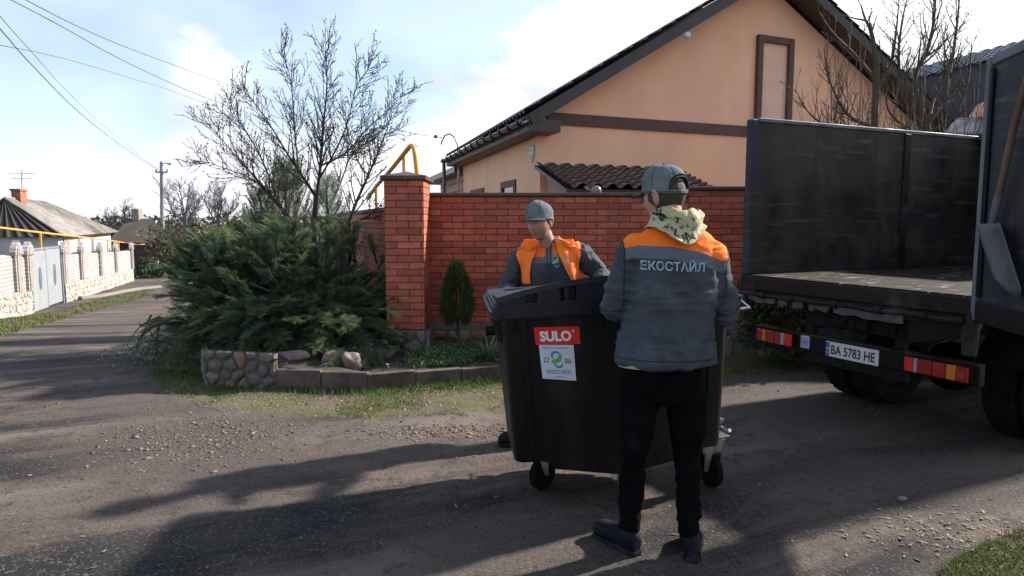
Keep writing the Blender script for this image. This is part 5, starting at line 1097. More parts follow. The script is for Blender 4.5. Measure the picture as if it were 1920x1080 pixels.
# chassis
mb = MB()
for y_ in (-.62, -1.38): tb(mb, (.14, y_-.045, .76), (6.0, y_+.045, .95), bev=.006)
mb.build('chassis_rail', m_steel, t, local=True)
mb = MB(); tb(mb, (.12, -1.34, .79), (.2, -.66, .93), bev=.006); tb(mb, (.085, -1.15, .81), (.12, -.85, .91), bev=.006); cm = mb.build('rear_crossmember', m_steel, t, local=True)
mb = MB(); mb.tube([(.08+.0*k, -1.0+.05*math.cos(k*.7), .84+.045*math.sin(k*.7)) for k in range(8)], .011, 6); mb.build('tow_hook', m_rust, cm, local=True, smooth=True)
mb = MB()
for x_ in (.5, 1.2, 1.9, 2.6): tb(mb, (x_, -Wb+.06, .96), (x_+.08, -.06, 1.10), bev=.004)
mb.build('cross_bearers', m_steel, t, local=True)
for y_ in (-.62, -1.38): mb = MB(); tb(mb, (.12, y_-.04, .715), (.17, y_+.04, .80), bev=.004); mb.build('bumper_bracket', m_steel, t, local=True)
mb = MB(); mb.tube([(.95, -1.0, .42), (1.33, -.4, .42), (1.33, -.35, .42)], .05, 8); mb.tube([(1.33, -1.8, .42), (1.33, -.2, .42)], .06, 10); mb.ell((1.33, -1.0, .42), (.2, .2, .2), 14, 10); mb.build('rear_axle', m_steel, t, local=True, smooth=True)
m_tyre = mat('dusty_tyre', (.005, .005, .005), (.014, .013, .012), scale=8, rough=.9, bump=.004, bscale=50, spec=.1)
def wheel(x_, y_, dual=True):
    for k in ((0, 1) if dual else (0,)):
        s_ = 1 if y_ > -1 else -1; yc = y_+s_*(-.26*k); R_ = .40; prof = [(.25, -.09), (.34, -.115), (.385, -.11), (.40, -.085), (.402, 0), (.40, .085), (.385, .11), (.34, .115), (.25, .09)]
        mb = MB(); rings = []
        for q, o_ in prof: rings.append([Vector((x_+q*math.cos(2*math.pi*j/40), yc+o_, .395+q*math.sin(2*math.pi*j/40))) for j in range(40)])
        mb.loft(rings, cap=False)
        for j in range(40):
            a = 2*math.pi*j/40; M = Matrix.Rotation(-a, 3, 'Y'); mb.box((x_+.402*math.cos(a), yc, .395+.402*math.sin(a)), (.012, .19, .035), M=M)
        ty = mb.build('tyre', m_tyre, t, local=True, smooth=35)
        mb = MB(); mb.loft([[Vector((x_+q*math.cos(2*math.pi*j/24), yc+o_, .395+q*math.sin(2*math.pi*j/24))) for j in range(24)] for q, o_ in ((.255, -.09), (.24, -.05), (.1, s_*.03), (.1, s_*.07), (.24, .05), (.255, .09))], cap=False); mb.build('rim', m_steel, ty, local=True, smooth=35)
wheel(1.33, -.17); wheel(1.33, -1.83); wheel(4.5, -.2, False); wheel(4.5, -1.8, False)
mb = MB()
for y_ in (-.30, -1.70): mb.tube([(1.33+.5*math.cos(R(a)), y_, .395+.5*math.sin(R(a))) for a in range(20, 161, 14)], (.26, .008), 4, ref=(0, 0, 1)) if 0 else mb.loft([[Vector((1.33+.5*math.cos(R(a)), y_-.25, .40+.5*math.sin(R(a)))), Vector((1.33+.5*math.cos(R(a)), y_+.25, .40+.5*math.sin(R(a)))), Vector((1.33+.51*math.cos(R(a)), y_+.25, .40+.51*math.sin(R(a)))), Vector((1.33+.51*math.cos(R(a)), y_-.25, .40+.51*math.sin(R(a))))] for a in range(20, 161, 14)])
mb.build('mudguard', m_steel, t, local=True)
# cab
m_cab = mat('cab_paint', (.06, .12, .26), rough=.3, coat=.3)
prof = [(3.55, .62), (5.45, .62), (5.48, 1.25), (5.28, 1.45), (5.08, 2.25), (4.9, 2.32), (3.62, 2.32), (3.55, 2.2)]
mb = MB(); mb.loft([[Vector((x_, y_, z_)) for x_, z_ in prof] for y_ in (-1.95, -.05)]); cb = mb.build('cab', m_cab, t, local=True)
mb = MB()
for y_ in (-1.956, -.044): mb.add([(3.9, y_, 1.5), (5.1, y_, 1.5), (4.98, y_, 2.15), (3.9, y_, 2.15)], [(0, 1, 2, 3)])
mb.add([(5.29, -1.8, 1.47), (5.29, -.2, 1.47), (5.11, -.2, 2.18), (5.11, -1.8, 2.18)], [(0, 1, 2, 3)]); mb.build('cab_glass', m_glass, cb, local=True)
# ------------------------------------------------------------ shovel hung on the door
def dpt(u, off, z): return TM @ (hp_+dl*u+dn*off+Vector((0, 0, z)))
da, db_ = dpt(0, .022, 0), dpt(1, .022, 0)
dW = lambda px, py, o=.03: W(px, py, (dpt(0, o, 0).x, dpt(0, o, 0).y), (dpt(1, o, 0).x, dpt(1, o, 0).y))
t2 = thing('shovel', dW(1860, 430), 'worn shovel with wooden shaft hanging blade down on the open truck door', 'shovel')
m_wood = mat('old_ash_wood', (.085, .045, .03), (.15, .085, .055), scale=9, rough=.75, stretch=(1, 1, .15), bump=.002, bscale=60); m_blade = rusty('shovel_steel', (.07, .075, .085), (.12, .125, .135), (.06, .045, .035))
p0, p1, p2, p3 = dW(1935, 110, .055), dW(1902, 235, .055), dW(1872, 370, .05), dW(1863, 405, .045)
mb = MB(); mb.tube([p0, p1, p2], [.016, .018, .019], 10); mb.build('shaft', m_wood, t2, smooth=True)
mb = MB(); mb.tube([p2.lerp(p1, .02), p3, dW(1858, 432, .04)], [.023, .021, .014], 10); sc_ = mb.build('socket', m_edge, t2, smooth=True)
tl, tr = dW(1843, 420, .05), dW(1889, 418, .05); bl, brr = dW(1872, 520, .045), dW(1925, 542, .045); tipp = dW(1905, 560, .045)
nW = (TM.to_3x3() @ dn)
mb = MB(); nu_, nv_ = 10, 10
def bf(u, v): p = tl.lerp(tr, u).lerp(bl.lerp(brr, u), v); p = p.lerp(p+(tipp-(bl+brr)/2)*(1-(2*u-1)**2), max(0, v-.6)/.4*.9); return p+nW*(-.022*math.sin(math.pi*u)+.012*(1-v)+.024)
mb.grid(bf, nu_, nv_); o = mb.build('blade', m_blade, t2, smooth='all', fix=False); md = o.modifiers.new('s', 'SOLIDIFY'); md.thickness = .003
# ------------------------------------------------------------ the bin (local frame at its centre on the ground, x right, y away)
BR = R(5); t = thing('waste_bin', (.565, 4.02, 0), 'black four wheeled plastic waste bin with red and white stickers', 'bin', rz=BR)
BM = Matrix.Translation(t.location) @ Matrix.Rotation(BR, 4, 'Z'); BI = BM.inverted(); ROLL = R(-3.2)
RM = Matrix.Translation((0, 0, .55)) @ Matrix.Rotation(ROLL, 4, 'Y') @ Matrix.Translation((0, 0, -.55))
m_bin = mat('black_bin_plastic', (.0045, .0045, .0052), (.0095, .0092, .0095), scale=3, rough=.52, bump=.0015, bscale=120, c3=(.024, .021, .019), c3s=4.5, c3r=(.53, .72), stretch=(1, 1, .22), spec=.2, roughvar=.1)
m_lid = mat('dark_bin_lid', (.0055, .0062, .0095), (.009, .0098, .0145), scale=3, rough=.42, bump=.001, bscale=120, c3=(.020, .019, .019), c3s=4, c3r=(.55, .75), spec=.3, roughvar=.1)
def sup(a, hx, hy, e=.16): c, s = math.cos(a), math.sin(a); return Vector((hx*math.copysign(abs(c)**e, c), hy*math.copysign(abs(s)**e, s), 0))
n = 128; rings = []
def zbot(x): return .19+.11*float(sst(.28, .44, abs(x)))
for k in range(15):
    v = k/14; rr_ = []
    for j in range(n):
        a = 2*math.pi*j/n; p = sup(a, .63-.040*v**1.15, .405-.09*v**1.1)
        # upright ribs and panels pressed into the faces
        if abs(p.y) > .26 and abs(p.x) < .50: q = (p.x/(.63-.028*v)); w_ = .012*(1 if (abs(q) < .60) else 0)*min(1, max(0, v-.10)*6); p.y += w_*(1 if p.y < 0 else -1)*-1*.9
        z = 1.15*(1-v)+zbot(p.x)*v
        if v > .97: pass
        rr_.append(RM @ Vector((p.x, p.y, z)))
    rings.append(rr_)
mb = MB(); mb.loft(rings, cap=False); cen_ = Vector((0, 0, 0)); 
for p in rings[-1]: cen_ += p/n
b0 = len(mb.v); mb.v.append(tuple(RM @ Vector((0, 0, .19)))); base_ = 14*n
for j in range(n): mb.f.append((base_+j, base_+(j+1) % n, b0)); mb.r.append(0); mb.m.append(0)
body = mb.build('body', m_bin, t, smooth=35, local=True)
# gussets under the rim (triangular teeth), ribs
for x_ in (-.585, -.52, -.10, .05, .12, .34, .42):
    mb = MB(); f_ = lambda x, y, z: RM @ Vector((x, y, z)); mb.prism([f_(x_-.026, -.411, 1.125), f_(x_+.026, -.411, 1.125), f_(x_, -.40, 1.03)], (0, -.018, 0)); mb.build('gusset', m_bin, body, local=True)
for sg in (-1, 1):
    x_ = sg*.515; mb = MB(); mb.prism([RM @ Vector(q) for q in ((x_-.012, -.410, 1.11), (x_+.012, -.410, 1.11), (x_*.96+.012, -.318, .36), (x_*.96-.012, -.318, .36))], (0, -.016, 0)); mb.build('front_rib', m_bin, body, local=True)
def ringbox(mb, hx0, hy0, hx1, hy1, z0, z1, e=.12):
    r0 = [RM @ (sup(2*math.pi*j/96, hx1, hy1, e)+Vector((0, 0, z))) for z in (z0,) for j in range(96)]; r1 = [RM @ (sup(2*math.pi*j/96, hx1, hy1, e)+Vector((0, 0, z1))) for j in range(96)]
    i0 = [RM @ (sup(2*math.pi*j/96, hx0, hy0, e)+Vector((0, 0, z0))) for j in range(96)]; i1 = [RM @ (sup(2*math.pi*j/96, hx0, hy0, e)+Vector((0, 0, z1))) for j in range(96)]
    mb.loft([i0, r0, r1, i1, i0], cap=False)
mb = MB(); ringbox(mb, .60, .38, .665, .435, 1.115, 1.145); mb.build('body_rim', m_bin, body, smooth=35, local=True)
mb = MB(); ringbox(mb, .58, .36, .682, .455, 1.130, 1.156); ringbox(mb, .58, .36, .690, .463, 1.150, 1.166); ringbox(mb, .58, .36, .672, .443, 1.165, 1.188); ringbox(mb, .57, .35, .660, .430, 1.187, 1.202)
lid = mb.build('lid', m_lid, t, smooth=35, local=True)
def camber(x): return .040+.085*max(0, 1-(abs(x)/.66)**2.0)
def lz(x, y): return 1.195+camber(x)*(1-.85*min(1, max(0, (y+.42)/.84))**1.1)-.02*min(1, max(0, (y+.42)/.84))
mb = MB(); nx_, ny_ = 48, 16
def lidtop(u, v): x = -.645+1.29*u; y = -.42+.84*v; return RM @ Vector((x, y, lz(x, y)))
mb.grid(lidtop, nx_, ny_)
# lip that overhangs the front
for sgn in (-1,):
    mb.grid(lambda u, v: RM @ Vector((-.645+1.29*u, -.42-.004*v, lz(-.645+1.29*u, -.42)-.030*v)), nx_, 1)
    mb.grid(lambda u, v: RM @ Vector((-.645+1.29*u, -.424+.07*v, lz(-.645+1.29*u, -.42)-.030-.004*v)), nx_, 1)
mb.grid(lambda u, v: RM @ Vector((-.645+1.29*u, .42, 1.16+(lz(-.645+1.29*u, .42)-1.16)*v)), nx_, 1)
for sg in (-1, 1): mb.grid(lambda u, v: RM @ Vector((sg*.645, -.42+.84*u, 1.16+(lz(.645, -.42+.84*u)-1.16)*v)), ny_, 1)
mb.grid(lambda u, v: RM @ Vector((-.645+1.29*u, -.36, 1.18+(lz(-.645+1.29*u, -.36)-1.18-.003)*v)), nx_, 1)   # recessed wall
mb.build('lid_shell', m_lid, lid, smooth=30, local=True, fix=False)
mb = MB()
for a, b in ((-.645, -.50), (-.435, -.315), (-.29, -.268), (-.225, .02), (.02, .225), (.268, .29), (.315, .435), (.50, .645)):
    k = 6; ps = [(a+(b-a)*i/k) for i in range(k+1)]
    lo = [RM @ Vector((x, -.417, 1.185)) for x in ps]; hi = [RM @ Vector((x, -.417, lz(x, -.42)-.028)) for x in ps]; mb.prism(lo+hi[::-1], (0, .055, 0))
mb.build('lid_front_block', m_lid, lid, smooth=20, local=True)
# handle bars on the lid front and the lifting bar at the right end
def lb(name, pts, rad, m, par=t): mb = MB(); mb.tube([RM @ Vector(p) for p in pts], rad, 8); return mb.build(name, m, par, smooth=True, local=True)
m_zinc = mat('bright_zinc', (.52, .54, .56), rough=.25, metal=.9)
for sg in (-1, 1):
    if sg > 0: lb('lid_handle', [(sg*.64, -.05, 1.185), (sg*.78, -.05, 1.175), (sg*.78, .3, 1.175), (sg*.64, .3, 1.185)] if 0 else [(sg*.64, -.33, 1.075), (sg*.755, -.33, 1.08), (sg*.735, -.17, 1.135), (sg*.66, -.17, 1.135)], .010, m_zinc)
    mb = MB(); mb.tube([RM @ Vector((sg*.60, 0, 1.0)), RM @ Vector((sg*.70, 0, 1.0))], .030, 14); mb.build('trunnion', m_bin, t, smooth=35, local=True)
    mb = MB(); mb.prism([RM @ Vector(q) for q in ((sg*.60, -.30, 1.10), (sg*.665, -.30, 1.10), (sg*.645, -.30, .99), (sg*.60, -.30, .96))], (0, .6, 0)); mb.build('side_gusset', m_bin, body, local=True)
# casters
m_rub = mat('caster_rubber', (.002, .002, .002), (.006, .006, .006), scale=9, rough=.8, spec=.12)
def caster(wx, wy, az, lab=None):
    """wheel hub standing on the ground at local (wx, wy); az = heading"""
    h = Vector((math.cos(az), math.sin(az), 0)); s_ = Vector((-h.y, h.x, 0)); c = Vector((wx, wy, .100)); piv = c+h*.045; zt = (RM @ Vector((piv.x, piv.y, zbot(piv.x)+.004))).z
    mb = MB(); rings = []
    for q, o_ in ((.03, -.022), (.088, -.025), (.099, -.018), (.100, 0), (.099, .018), (.088, .025), (.03, .022)): rings.append([c+h*(q*math.cos(2*math.pi*j/28))+s_*o_+Vector((0, 0, q*math.sin(2*math.pi*j/28))) for j in range(28)])
    mb.loft(rings); cst = mb.build('caster', m_rub, t, smooth=40, local=True)
    mb = MB(); M = Matrix((h, s_, Vector((0, 0, 1)))).transposed(); mb.box((piv.x, piv.y, zt-.004), (.12, .10, .008), M=M, bev=.001); mb.tube([piv+Vector((0, 0, zt-.008)), piv+Vector((0, 0, zt-.03))], [.04, .036], 16)
    for sg in (-1, 1):
        q = [piv-h*.035, piv+h*.03]; mb.prism([Vector((piv.x, piv.y, zt-.03))-h*.05+s_*sg*.032, Vector((piv.x, piv.y, zt-.03))+h*.035+s_*sg*.032, c+h*.018+s_*sg*.032, c-h*.018+Vector((0, 0, -.012))+s_*sg*.032], s_*(.004*sg))
    mb.prism([Vector((piv.x, piv.y, zt-.026))-h*.052-s_*.036, Vector((piv.x, piv.y, zt-.026))+h*.036-s_*.036, Vector((piv.x, piv.y, zt-.026))+h*.036+s_*.036, Vector((piv.x, piv.y, zt-.026))-h*.052+s_*.036], (0, 0, -.006))
    mb.build('fork', m_zinc, cst, local=True, smooth=30)
    mb = MB(); mb.tube([piv+h*.03+Vector((0, 0, zt-.045)), piv+h*.10+Vector((0, 0, zt-.052)), piv+h*.12+Vector((0, 0, zt-.045))], [.006, .006, .012], 6); mb.build('brake_lever', m_zinc, cst, smooth=True, local=True)
    return cst
wl_ = BI @ G(1017, 917); wr_ = BI @ G(1338, 911)
caster(wl_.x, wl_.y, R(221)); caster(wr_.x-.02, wr_.y, R(285)); caster(wl_.x+.02, .25, R(95)); caster(wr_.x-.0, .25, R(85))
# stickers on the front face
bvb = bvh_of(body.data)
def bl(px, py):
    o = BI @ Vector((0, 0, EYE)); d = BI.to_3x3() @ ray(px, py); h = bvb.ray_cast(o, d.normalized()); return h[0]
def sticker(c4, nu=8):
    a, b, c, d = [bl(*q) for q in c4]; U = (b-a).normalized(); Nn = U.cross(a-d).normalized(); Nn = Nn if Nn.y < 0 else -Nn
    return a, b, c, d, U, Nn
m_sred = mat('sticker_red', (.62, .020, .015), rough=.45); m_swh = mat('sticker_white', (.62, .66, .74), (.55, .58, .66), scale=12, rough=.45); m_sblue = mat('sticker_blue', (.03, .22, .50), rough=.45); m_sgrn = mat('sticker_green', (.16, .40, .06), rough=.45); m_steal = mat('sticker_teal', (.05, .28, .36), rough=.45); m_swt = mat('sticker_lettering_white', (.8, .76, .78), rough=.45)
a, b, c, d, U, Nn = sticker(((1000, 613), (1085, 611), (1088, 644), (1004, 646)))
def bil(a, b, c, d, x, y): return a.lerp(b, x).lerp(d.lerp(c, x), y)
def sheet(a, b, c, d, Nn, off, m, name, par, thick=.0008):
    mb = MB(); q = [p+Nn*off for p in (a, b, c, d)]; mb.prism(q, -Nn*thick); return mb.build(name, m, par, local=True)
def quadtext(mb, s, cx, cy, w_, h_, a, b, c, d, Nn, off, bold=0):
    v, f = text2d(s, bold); v = (v-.5)*np.array([w_, -h_])+np.array([cx, cy]); mb.add([bil(a, b, c, d, float(x), float(y))+Nn*off for x, y in v], f)
st = sheet(a, b, c, d, Nn, .0095, m_sred, 'red_sticker', t); mb = MB(); quadtext(mb, 'SULO', .46, .52, .70, .60, a, b, c, d, Nn, .0110, .045); quadtext(mb, '®', .86, .25, .065, .17, a, b, c, d, Nn, .0110, 0); mb.build('sticker_lettering', m_swt, st, local=True, fix=False)
a, b, c, d, U, Nn = sticker(((1010, 646), (1075, 646), (1080, 713), (1017, 709)))
st = sheet(a, b, c, d, Nn, .0075, m_swh, 'white_sticker', t); mb = MB()
quadtext(mb, 'Роби чисто, час наставай!', .47, .085, .72, .07, a, b, c, d, Nn, .0088, .0); quadtext(mb, 'ЕКОСТАЙЛ', .50, .76, .70, .15, a, b, c, d, Nn, .0088, .022); quadtext(mb, 'ecostyle.ua', .53, .92, .34, .06, a, b, c, d, Nn, .0088, .01)
mb.build('sticker_lettering', m_steal, st, local=True, fix=False)
mb = MB(); quadtext(mb, '22', .17, .43, .17, .15, a, b, c, d, Nn, .0088, .0); quadtext(mb, '06', .80, .45, .18, .15, a, b, c, d, Nn, .0088, .0); mb.build('sticker_number', m_ink, st, local=True, fix=False)
def emblem(a, b, c, d, Nn, off, cx, cy, s, par, blue, green, loc=True, mapf=None):
    """swirl: open blue ring crossed by a green leaf"""
    bb, gg = MB(), MB(); asp = .95
    fn_ = mapf or (lambda x, y, o: bil(a, b, c, d, cx+x*s, cy-y*s*asp)+Nn*o)
    for (x0_, y0_, r0, r1, a0, a1, tgt) in ((-.02, .30, .24, .44, 10, 225, bb), (.14, -.32, .22, .40, 170, 375, bb)):
        v, f = arc2(x0_, y0_, r0, r1, a0, a1); tgt.add([fn_(float(x), float(y), off) for x, y in v], f)
    leaf = [(-.42, -.36), (-.40, -.05), (-.12, .08), (.22, .02), (.38, .22), (.34, .52), (.44, .30), (.40, -.02), (.12, -.26), (-.22, -.30), (-.34, -.28)]
    cxl, cyl = -.1, -.1; gg.add([fn_(x, y, off*1.05+.0004) for x, y in [(cxl, cyl)]+leaf], [(0, i, i+1) for i in range(1, len(leaf))]+[(0, len(leaf), 1)])
    bb.build('emblem_ring', blue, par, local=loc, fix=False); gg.build('emblem_leaf', green, par, local=loc, fix=False)
emblem(a, b, c, d, Nn, .0088, .47, .42, .36, st, m_sblue, m_sgrn)
# ------------------------------------------------------------ people
m_skin = mat('skin', (.38, .205, .15), (.44, .25, .185), scale=9, rough=.55, bump=.0008, bscale=160, c3=(.30, .11, .08), c3s=10, c3r=(.55, .7), spec=.35)
m_hair = mat('short_brown_hair', (.030, .020, .014), (.055, .038, .027), scale=60, rough=.8, bump=.004, bscale=220)
m_cap2 = mat('grey_green_cap_cloth', (.10, .125, .130), (.15, .18, .185), scale=9, rough=.95, bump=.003, bscale=70, c3=(.16, .19, .195), c3s=7, spec=.15, extra=lambda t, k, col, noise, rampn, mixc, b: mixc(rampn(attr_fac(t, k, 'seam'), .0012, .0035), (.040, .055, .062), col))
m_capd = mat('cap_inner_dark', (.03, .035, .04), rough=.9)
def jacket_extra(t, k, col, noise, rampn, mixc, b):
    o = mixc(rampn(noise(5, 4, .6), .4, .7), (.86, .155, .012), (.95, .21, .02)); c = mixc(rampn(attr_fac(t, k, 'stripe'), -.0015, .0015), col, (.105, .115, .135)); c = mixc(rampn(attr_fac(t, k, 'orange'), -.0012, .0012), c, o)
    return mixc(rampn(attr_fac(t, k, 'seam'), 0, .004), (.015, .018, .022), c)
m_jack = mat('slate_work_jacket', (.034, .042, .053), (.053, .062, .074), scale=6, rough=.85, bump=.006, bscale=30, extra=jacket_extra, c3=(.070, .084, .10), c3s=4.5, c3r=(.55, .72), detail=8, spec=.25)
m_trou = mat('black_work_trousers', (.0022, .0022, .0028), (.0055, .0055, .006), scale=5, rough=1, bump=.0015, bscale=260, c3=(.014, .013, .0125), c3s=6, c3r=(.6, .75), spec=.05)
m_boot = mat('dusty_blue_boot', (.006, .008, .013), (.014, .016, .022), scale=14, rough=.85, bump=.003, bscale=60, c3=(.035, .032, .029), c3s=9, c3r=(.52, .7), spec=.1); m_sole = mat('boot_sole', (.006, .006, .007), (.03, .027, .024), scale=20, rough=.95, spec=.1)
m_vest = mat('orange_vest_cloth', (.90, .17, .012), (1.0, .24, .025), scale=8, rough=.8, bump=.001, bscale=300)
m_snood = mat('printed_cream_fleece', (.36, .345, .20), (.43, .415, .26), scale=7, rough=.95, bump=.002, bscale=200); m_sni = mat('fleece_print', (.01, .01, .01), rough=.9)
m_eye = mat('eye_white', (.45, .43, .40), rough=.25); m_iris = mat('eye_iris', (.03, .02, .015), rough=.2); m_brow = mat('eyebrow', (.035, .022, .016), rough=.9); m_lip = mat('lips', (.26, .09, .07), rough=.5)
def cr(pts, n=5): return curve(pts, n)
def limb(mb, pts, rad, n=18, ref=(0, 1, 0), sub=5, round_=True):
    """tapering tube with rounded ends through pts; rad = r or (r_side, r_front)"""
    pts = [Vector(p) for p in pts]; rad = [r if isinstance(r, tuple) else (r, r) for r in rad]
    q = curve(pts, sub); m = len(q); rr = []
    for i in range(m):
        u = i/(m-1)*(len(pts)-1); a = min(int(u), len(pts)-2); f = u-a; f = f*f*(3-2*f) if len(pts) > 2 else f; rr.append(tuple(rad[a][k]*(1-f)+rad[a+1][k]*f for k in (0, 1)))
    if round_:
        for e, s_ in ((0, -1), (-1, 1)):
            d = ((q[0]-q[1]) if e == 0 else (q[-1]-q[-2])).normalized(); r0 = min(rr[e]); p = q[e]
            for k, (o_, sc) in enumerate(((.45, .88), (.78, .6), (.96, .25))):
                if e == 0: q.insert(0, p+d*r0*o_); rr.insert(0, tuple(x*sc for x in rr[0 if k == 0 else k]) if k == 0 else tuple(x*sc for x in base0))
                else: q.append(p+d*r0*o_); rr.append(tuple(x*sc for x in (base1 if k else rr[-1])))
                if k == 0:
                    if e == 0: base0 = rr[1]
                    else: base1 = rr[-2]
    mb.tube(q, rr, n, ref=ref)
def remesh(mb, name, voxel, smooth=3):
    me = mb.mesh('tmp'); o = bpy.data.objects.new('tmp', me); COL.objects.link(o)
    a = o.modifiers.new('r', 'REMESH'); a.mode = 'VOXEL'; a.voxel_size = voxel; a.adaptivity = 0
    if smooth: b = o.modifiers.new('s', 'SMOOTH'); b.factor = .6; b.iterations = smooth
    dg = bpy.context.evaluated_depsgraph_get(); out = bpy.data.meshes.new_from_object(o.evaluated_get(dg)); out.name = name; bpy.data.objects.remove(o); bpy.data.meshes.remove(me)
    return out
def getV(me): V = np.zeros(len(me.vertices)*3, np.float32); me.vertices.foreach_get('co', V); return V.reshape(-1, 3).astype(float)
def getN(me): V = np.zeros(len(me.vertices)*3, np.float32); me.vertices.foreach_get('normal', V); return V.reshape(-1, 3).astype(float)
def setV(me, V): me.vertices.foreach_set('co', np.asarray(V, np.float32).ravel()); me.update()
def smooth_all(me): me.polygons.foreach_set('use_smooth', [True]*len(me.polygons)); me.update()
def ridged(p, sc, seed): return 1-2*np.abs(fbm(p, sc, 2, seed))
def addattr(me, name, v): a = me.attributes.new(name, 'FLOAT', 'POINT'); a.data.foreach_set('value', np.asarray(v, np.float32))
def segd(p, a, b):                                          # distance of points to a segment
    a = np.array(a); b = np.array(b); ab = b-a; t = np.clip(((p-a)@ab)/(ab@ab), 0, 1); return np.linalg.norm(p-a-t[:, None]*ab, axis=1), t
def headM(c, yaw, pitch, roll=0, s=1.0):
    """head frame: x right, y out of the face, z up; yaw 0 looks along +Y"""
    return Matrix.Translation(c) @ Matrix.Rotation(yaw, 4, 'Z') @ Matrix.Rotation(pitch, 4, 'X') @ Matrix.Rotation(roll, 4, 'Y') @ Matrix.Scale(s, 4)
def head(mb, M):
    NU, NV = 90, 70; V = []
    for i in range(NV+1):
        ph = math.pi*i/NV
        for j in range(NU): th_ = 2*math.pi*j/NU; V.append((math.sin(ph)*math.sin(th_), math.sin(ph)*math.cos(th_), math.cos(ph)))
    V = np.array(V); d = V.copy(); x, y, z = V[:, 0]*.076, V[:, 1]*.098, V[:, 2]*.119
    t = np.clip(-z/.119, 0, 1); x = x*(1-.26*t**1.6); y = np.where(y < 0, y*(1-.42*t), y*(1-.10*t**2)+.006*t); x = x*(1+.04*np.clip(z/.119, 0, 1)); face = sst(.15, .6, d[:, 1])
    g = lambda cx, cz, sx, sz, a: a*np.exp(-((x-cx)/sx)**2-((z-cz)/sz)**2)*face
    dy = g(0, -.026, .012, .017, .028)+g(0, -.004, .009, .022, .012)+g(-.012, -.036, .007, .007, .007)+g(.012, -.036, .007, .007, .007)+g(0, .030, .045, .010, .009)
    for sg in (-1, 1): dy = dy+g(sg*.031, .008, .015,   .011, -.016)+g(sg*.042, -.028, .018, .018, .004)+g(sg*.03, -.052, .012, .02, -.003)
    dy = dy+g(0, -.056, .022, .006, .006)+g(0, -.071, .018, .006, .006)+g(0, -.0635, .022, .003, -.006)+g(0, -.081, .018, .006, -.004)+g(0, -.100, .022, .014, .010)
    y = y+dy; P_ = np.stack([x, y, z], 1)
    vs = [M @ Vector(p) for p in P_]; mb.add(vs, [(i*NU+j, i*NU+(j+1) % NU, (i+1)*NU+(j+1) % NU, (i+1)*NU+j) for i in range(NV) for j in range(NU)])
    for sg in (-1, 1):                                      # ears
        k = [(0, -.004, -.036), (.006, -.014, -.02), (.012, -.018, .0), (.015, -.018, .018), (.012, -.006, .030), (.008, .006, .026), (.004, .010, .01)]
        mb.tube([M @ Vector((sg*(.069+a), b_-.004, c_-.004)) for a, b_, c_ in k], [.007, .009, .009, .009, .009, .008, .006], 8)
        mb.ell(M @ Vector((sg*.074, -.006, -.004)), (.007, .013, .024), 12, 8, M=M.to_3x3())
def face_bits(M, par):
    for sg in (-1, 1):
        mb = MB(); mb.ell(M @ Vector((sg*.0305, .0775, .0065)), (.0125, .0125, .0105), 16, 12, M=M.to_3x3()); e = mb.build('eye', m_eye, par, smooth='all')
        mb = MB(); mb.ell(M @ Vector((sg*.0305+.001, .0865, .0045)), (.0055, .0045, .0055), 12, 8, M=M.to_3x3()); mb.build('iris', m_iris, e, smooth='all')
        mb = MB(); mb.tube([M @ Vector((sg*.014, .097, .026)), M @ Vector((sg*.030, .093, .031)), M @ Vector((sg*.048, .078, .026))], [(.003, .0035), (.003, .005), (.002, .002)], 8); mb.build('eyebrow', m_brow, par, smooth='all')
    mb = MB(); mb.tube([M @ Vector((-.022, .088, -.064)), M @ Vector((0, .099, -.0635)), M @ Vector((.022, .088, -.064))], [(.002, .001), (.006, .0022), (.002, .001)], 8); mb.build('lips', m_lip, par, smooth='all')
def hairshell(M, par, lo=-.055):
    mb = MB(); NU, NV = 60, 40
    V = []; 
    for i in range(NV+1):
        for j in range(NU):
            ph = math.pi*i/NV; th_ = 2*math.pi*j/NU; x, y, z = math.sin(ph)*math.sin(th_)*.0795, math.sin(ph)*math.cos(th_)*.102, math.cos(ph)*.1225; t = max(0, -z/.119); x *= 1-.24*t**1.6; y = y*(1-.40*t) if y < 0 else y; V.append(Vector((x, y, z)))
    f = []
    for i in range(NV):
        for j in range(NU):
            q = [i*NU+j, i*NU+(j+1) % NU, (i+1)*NU+(j+1) % NU, (i+1)*NU+j]; c = sum((V[k] for k in q), Vector())/4
            if c.z > .05 or (c.y < .028 and c.z > lo+.9*max(0, c.y+.02)) : f.append(tuple(q))
    mb.add([M @ v for v in V], f); o = mb.build('hair', m_hair, par, smooth='all'); md = o.modifiers.new('s', 'SOLIDIFY'); md.thickness = .004; return o
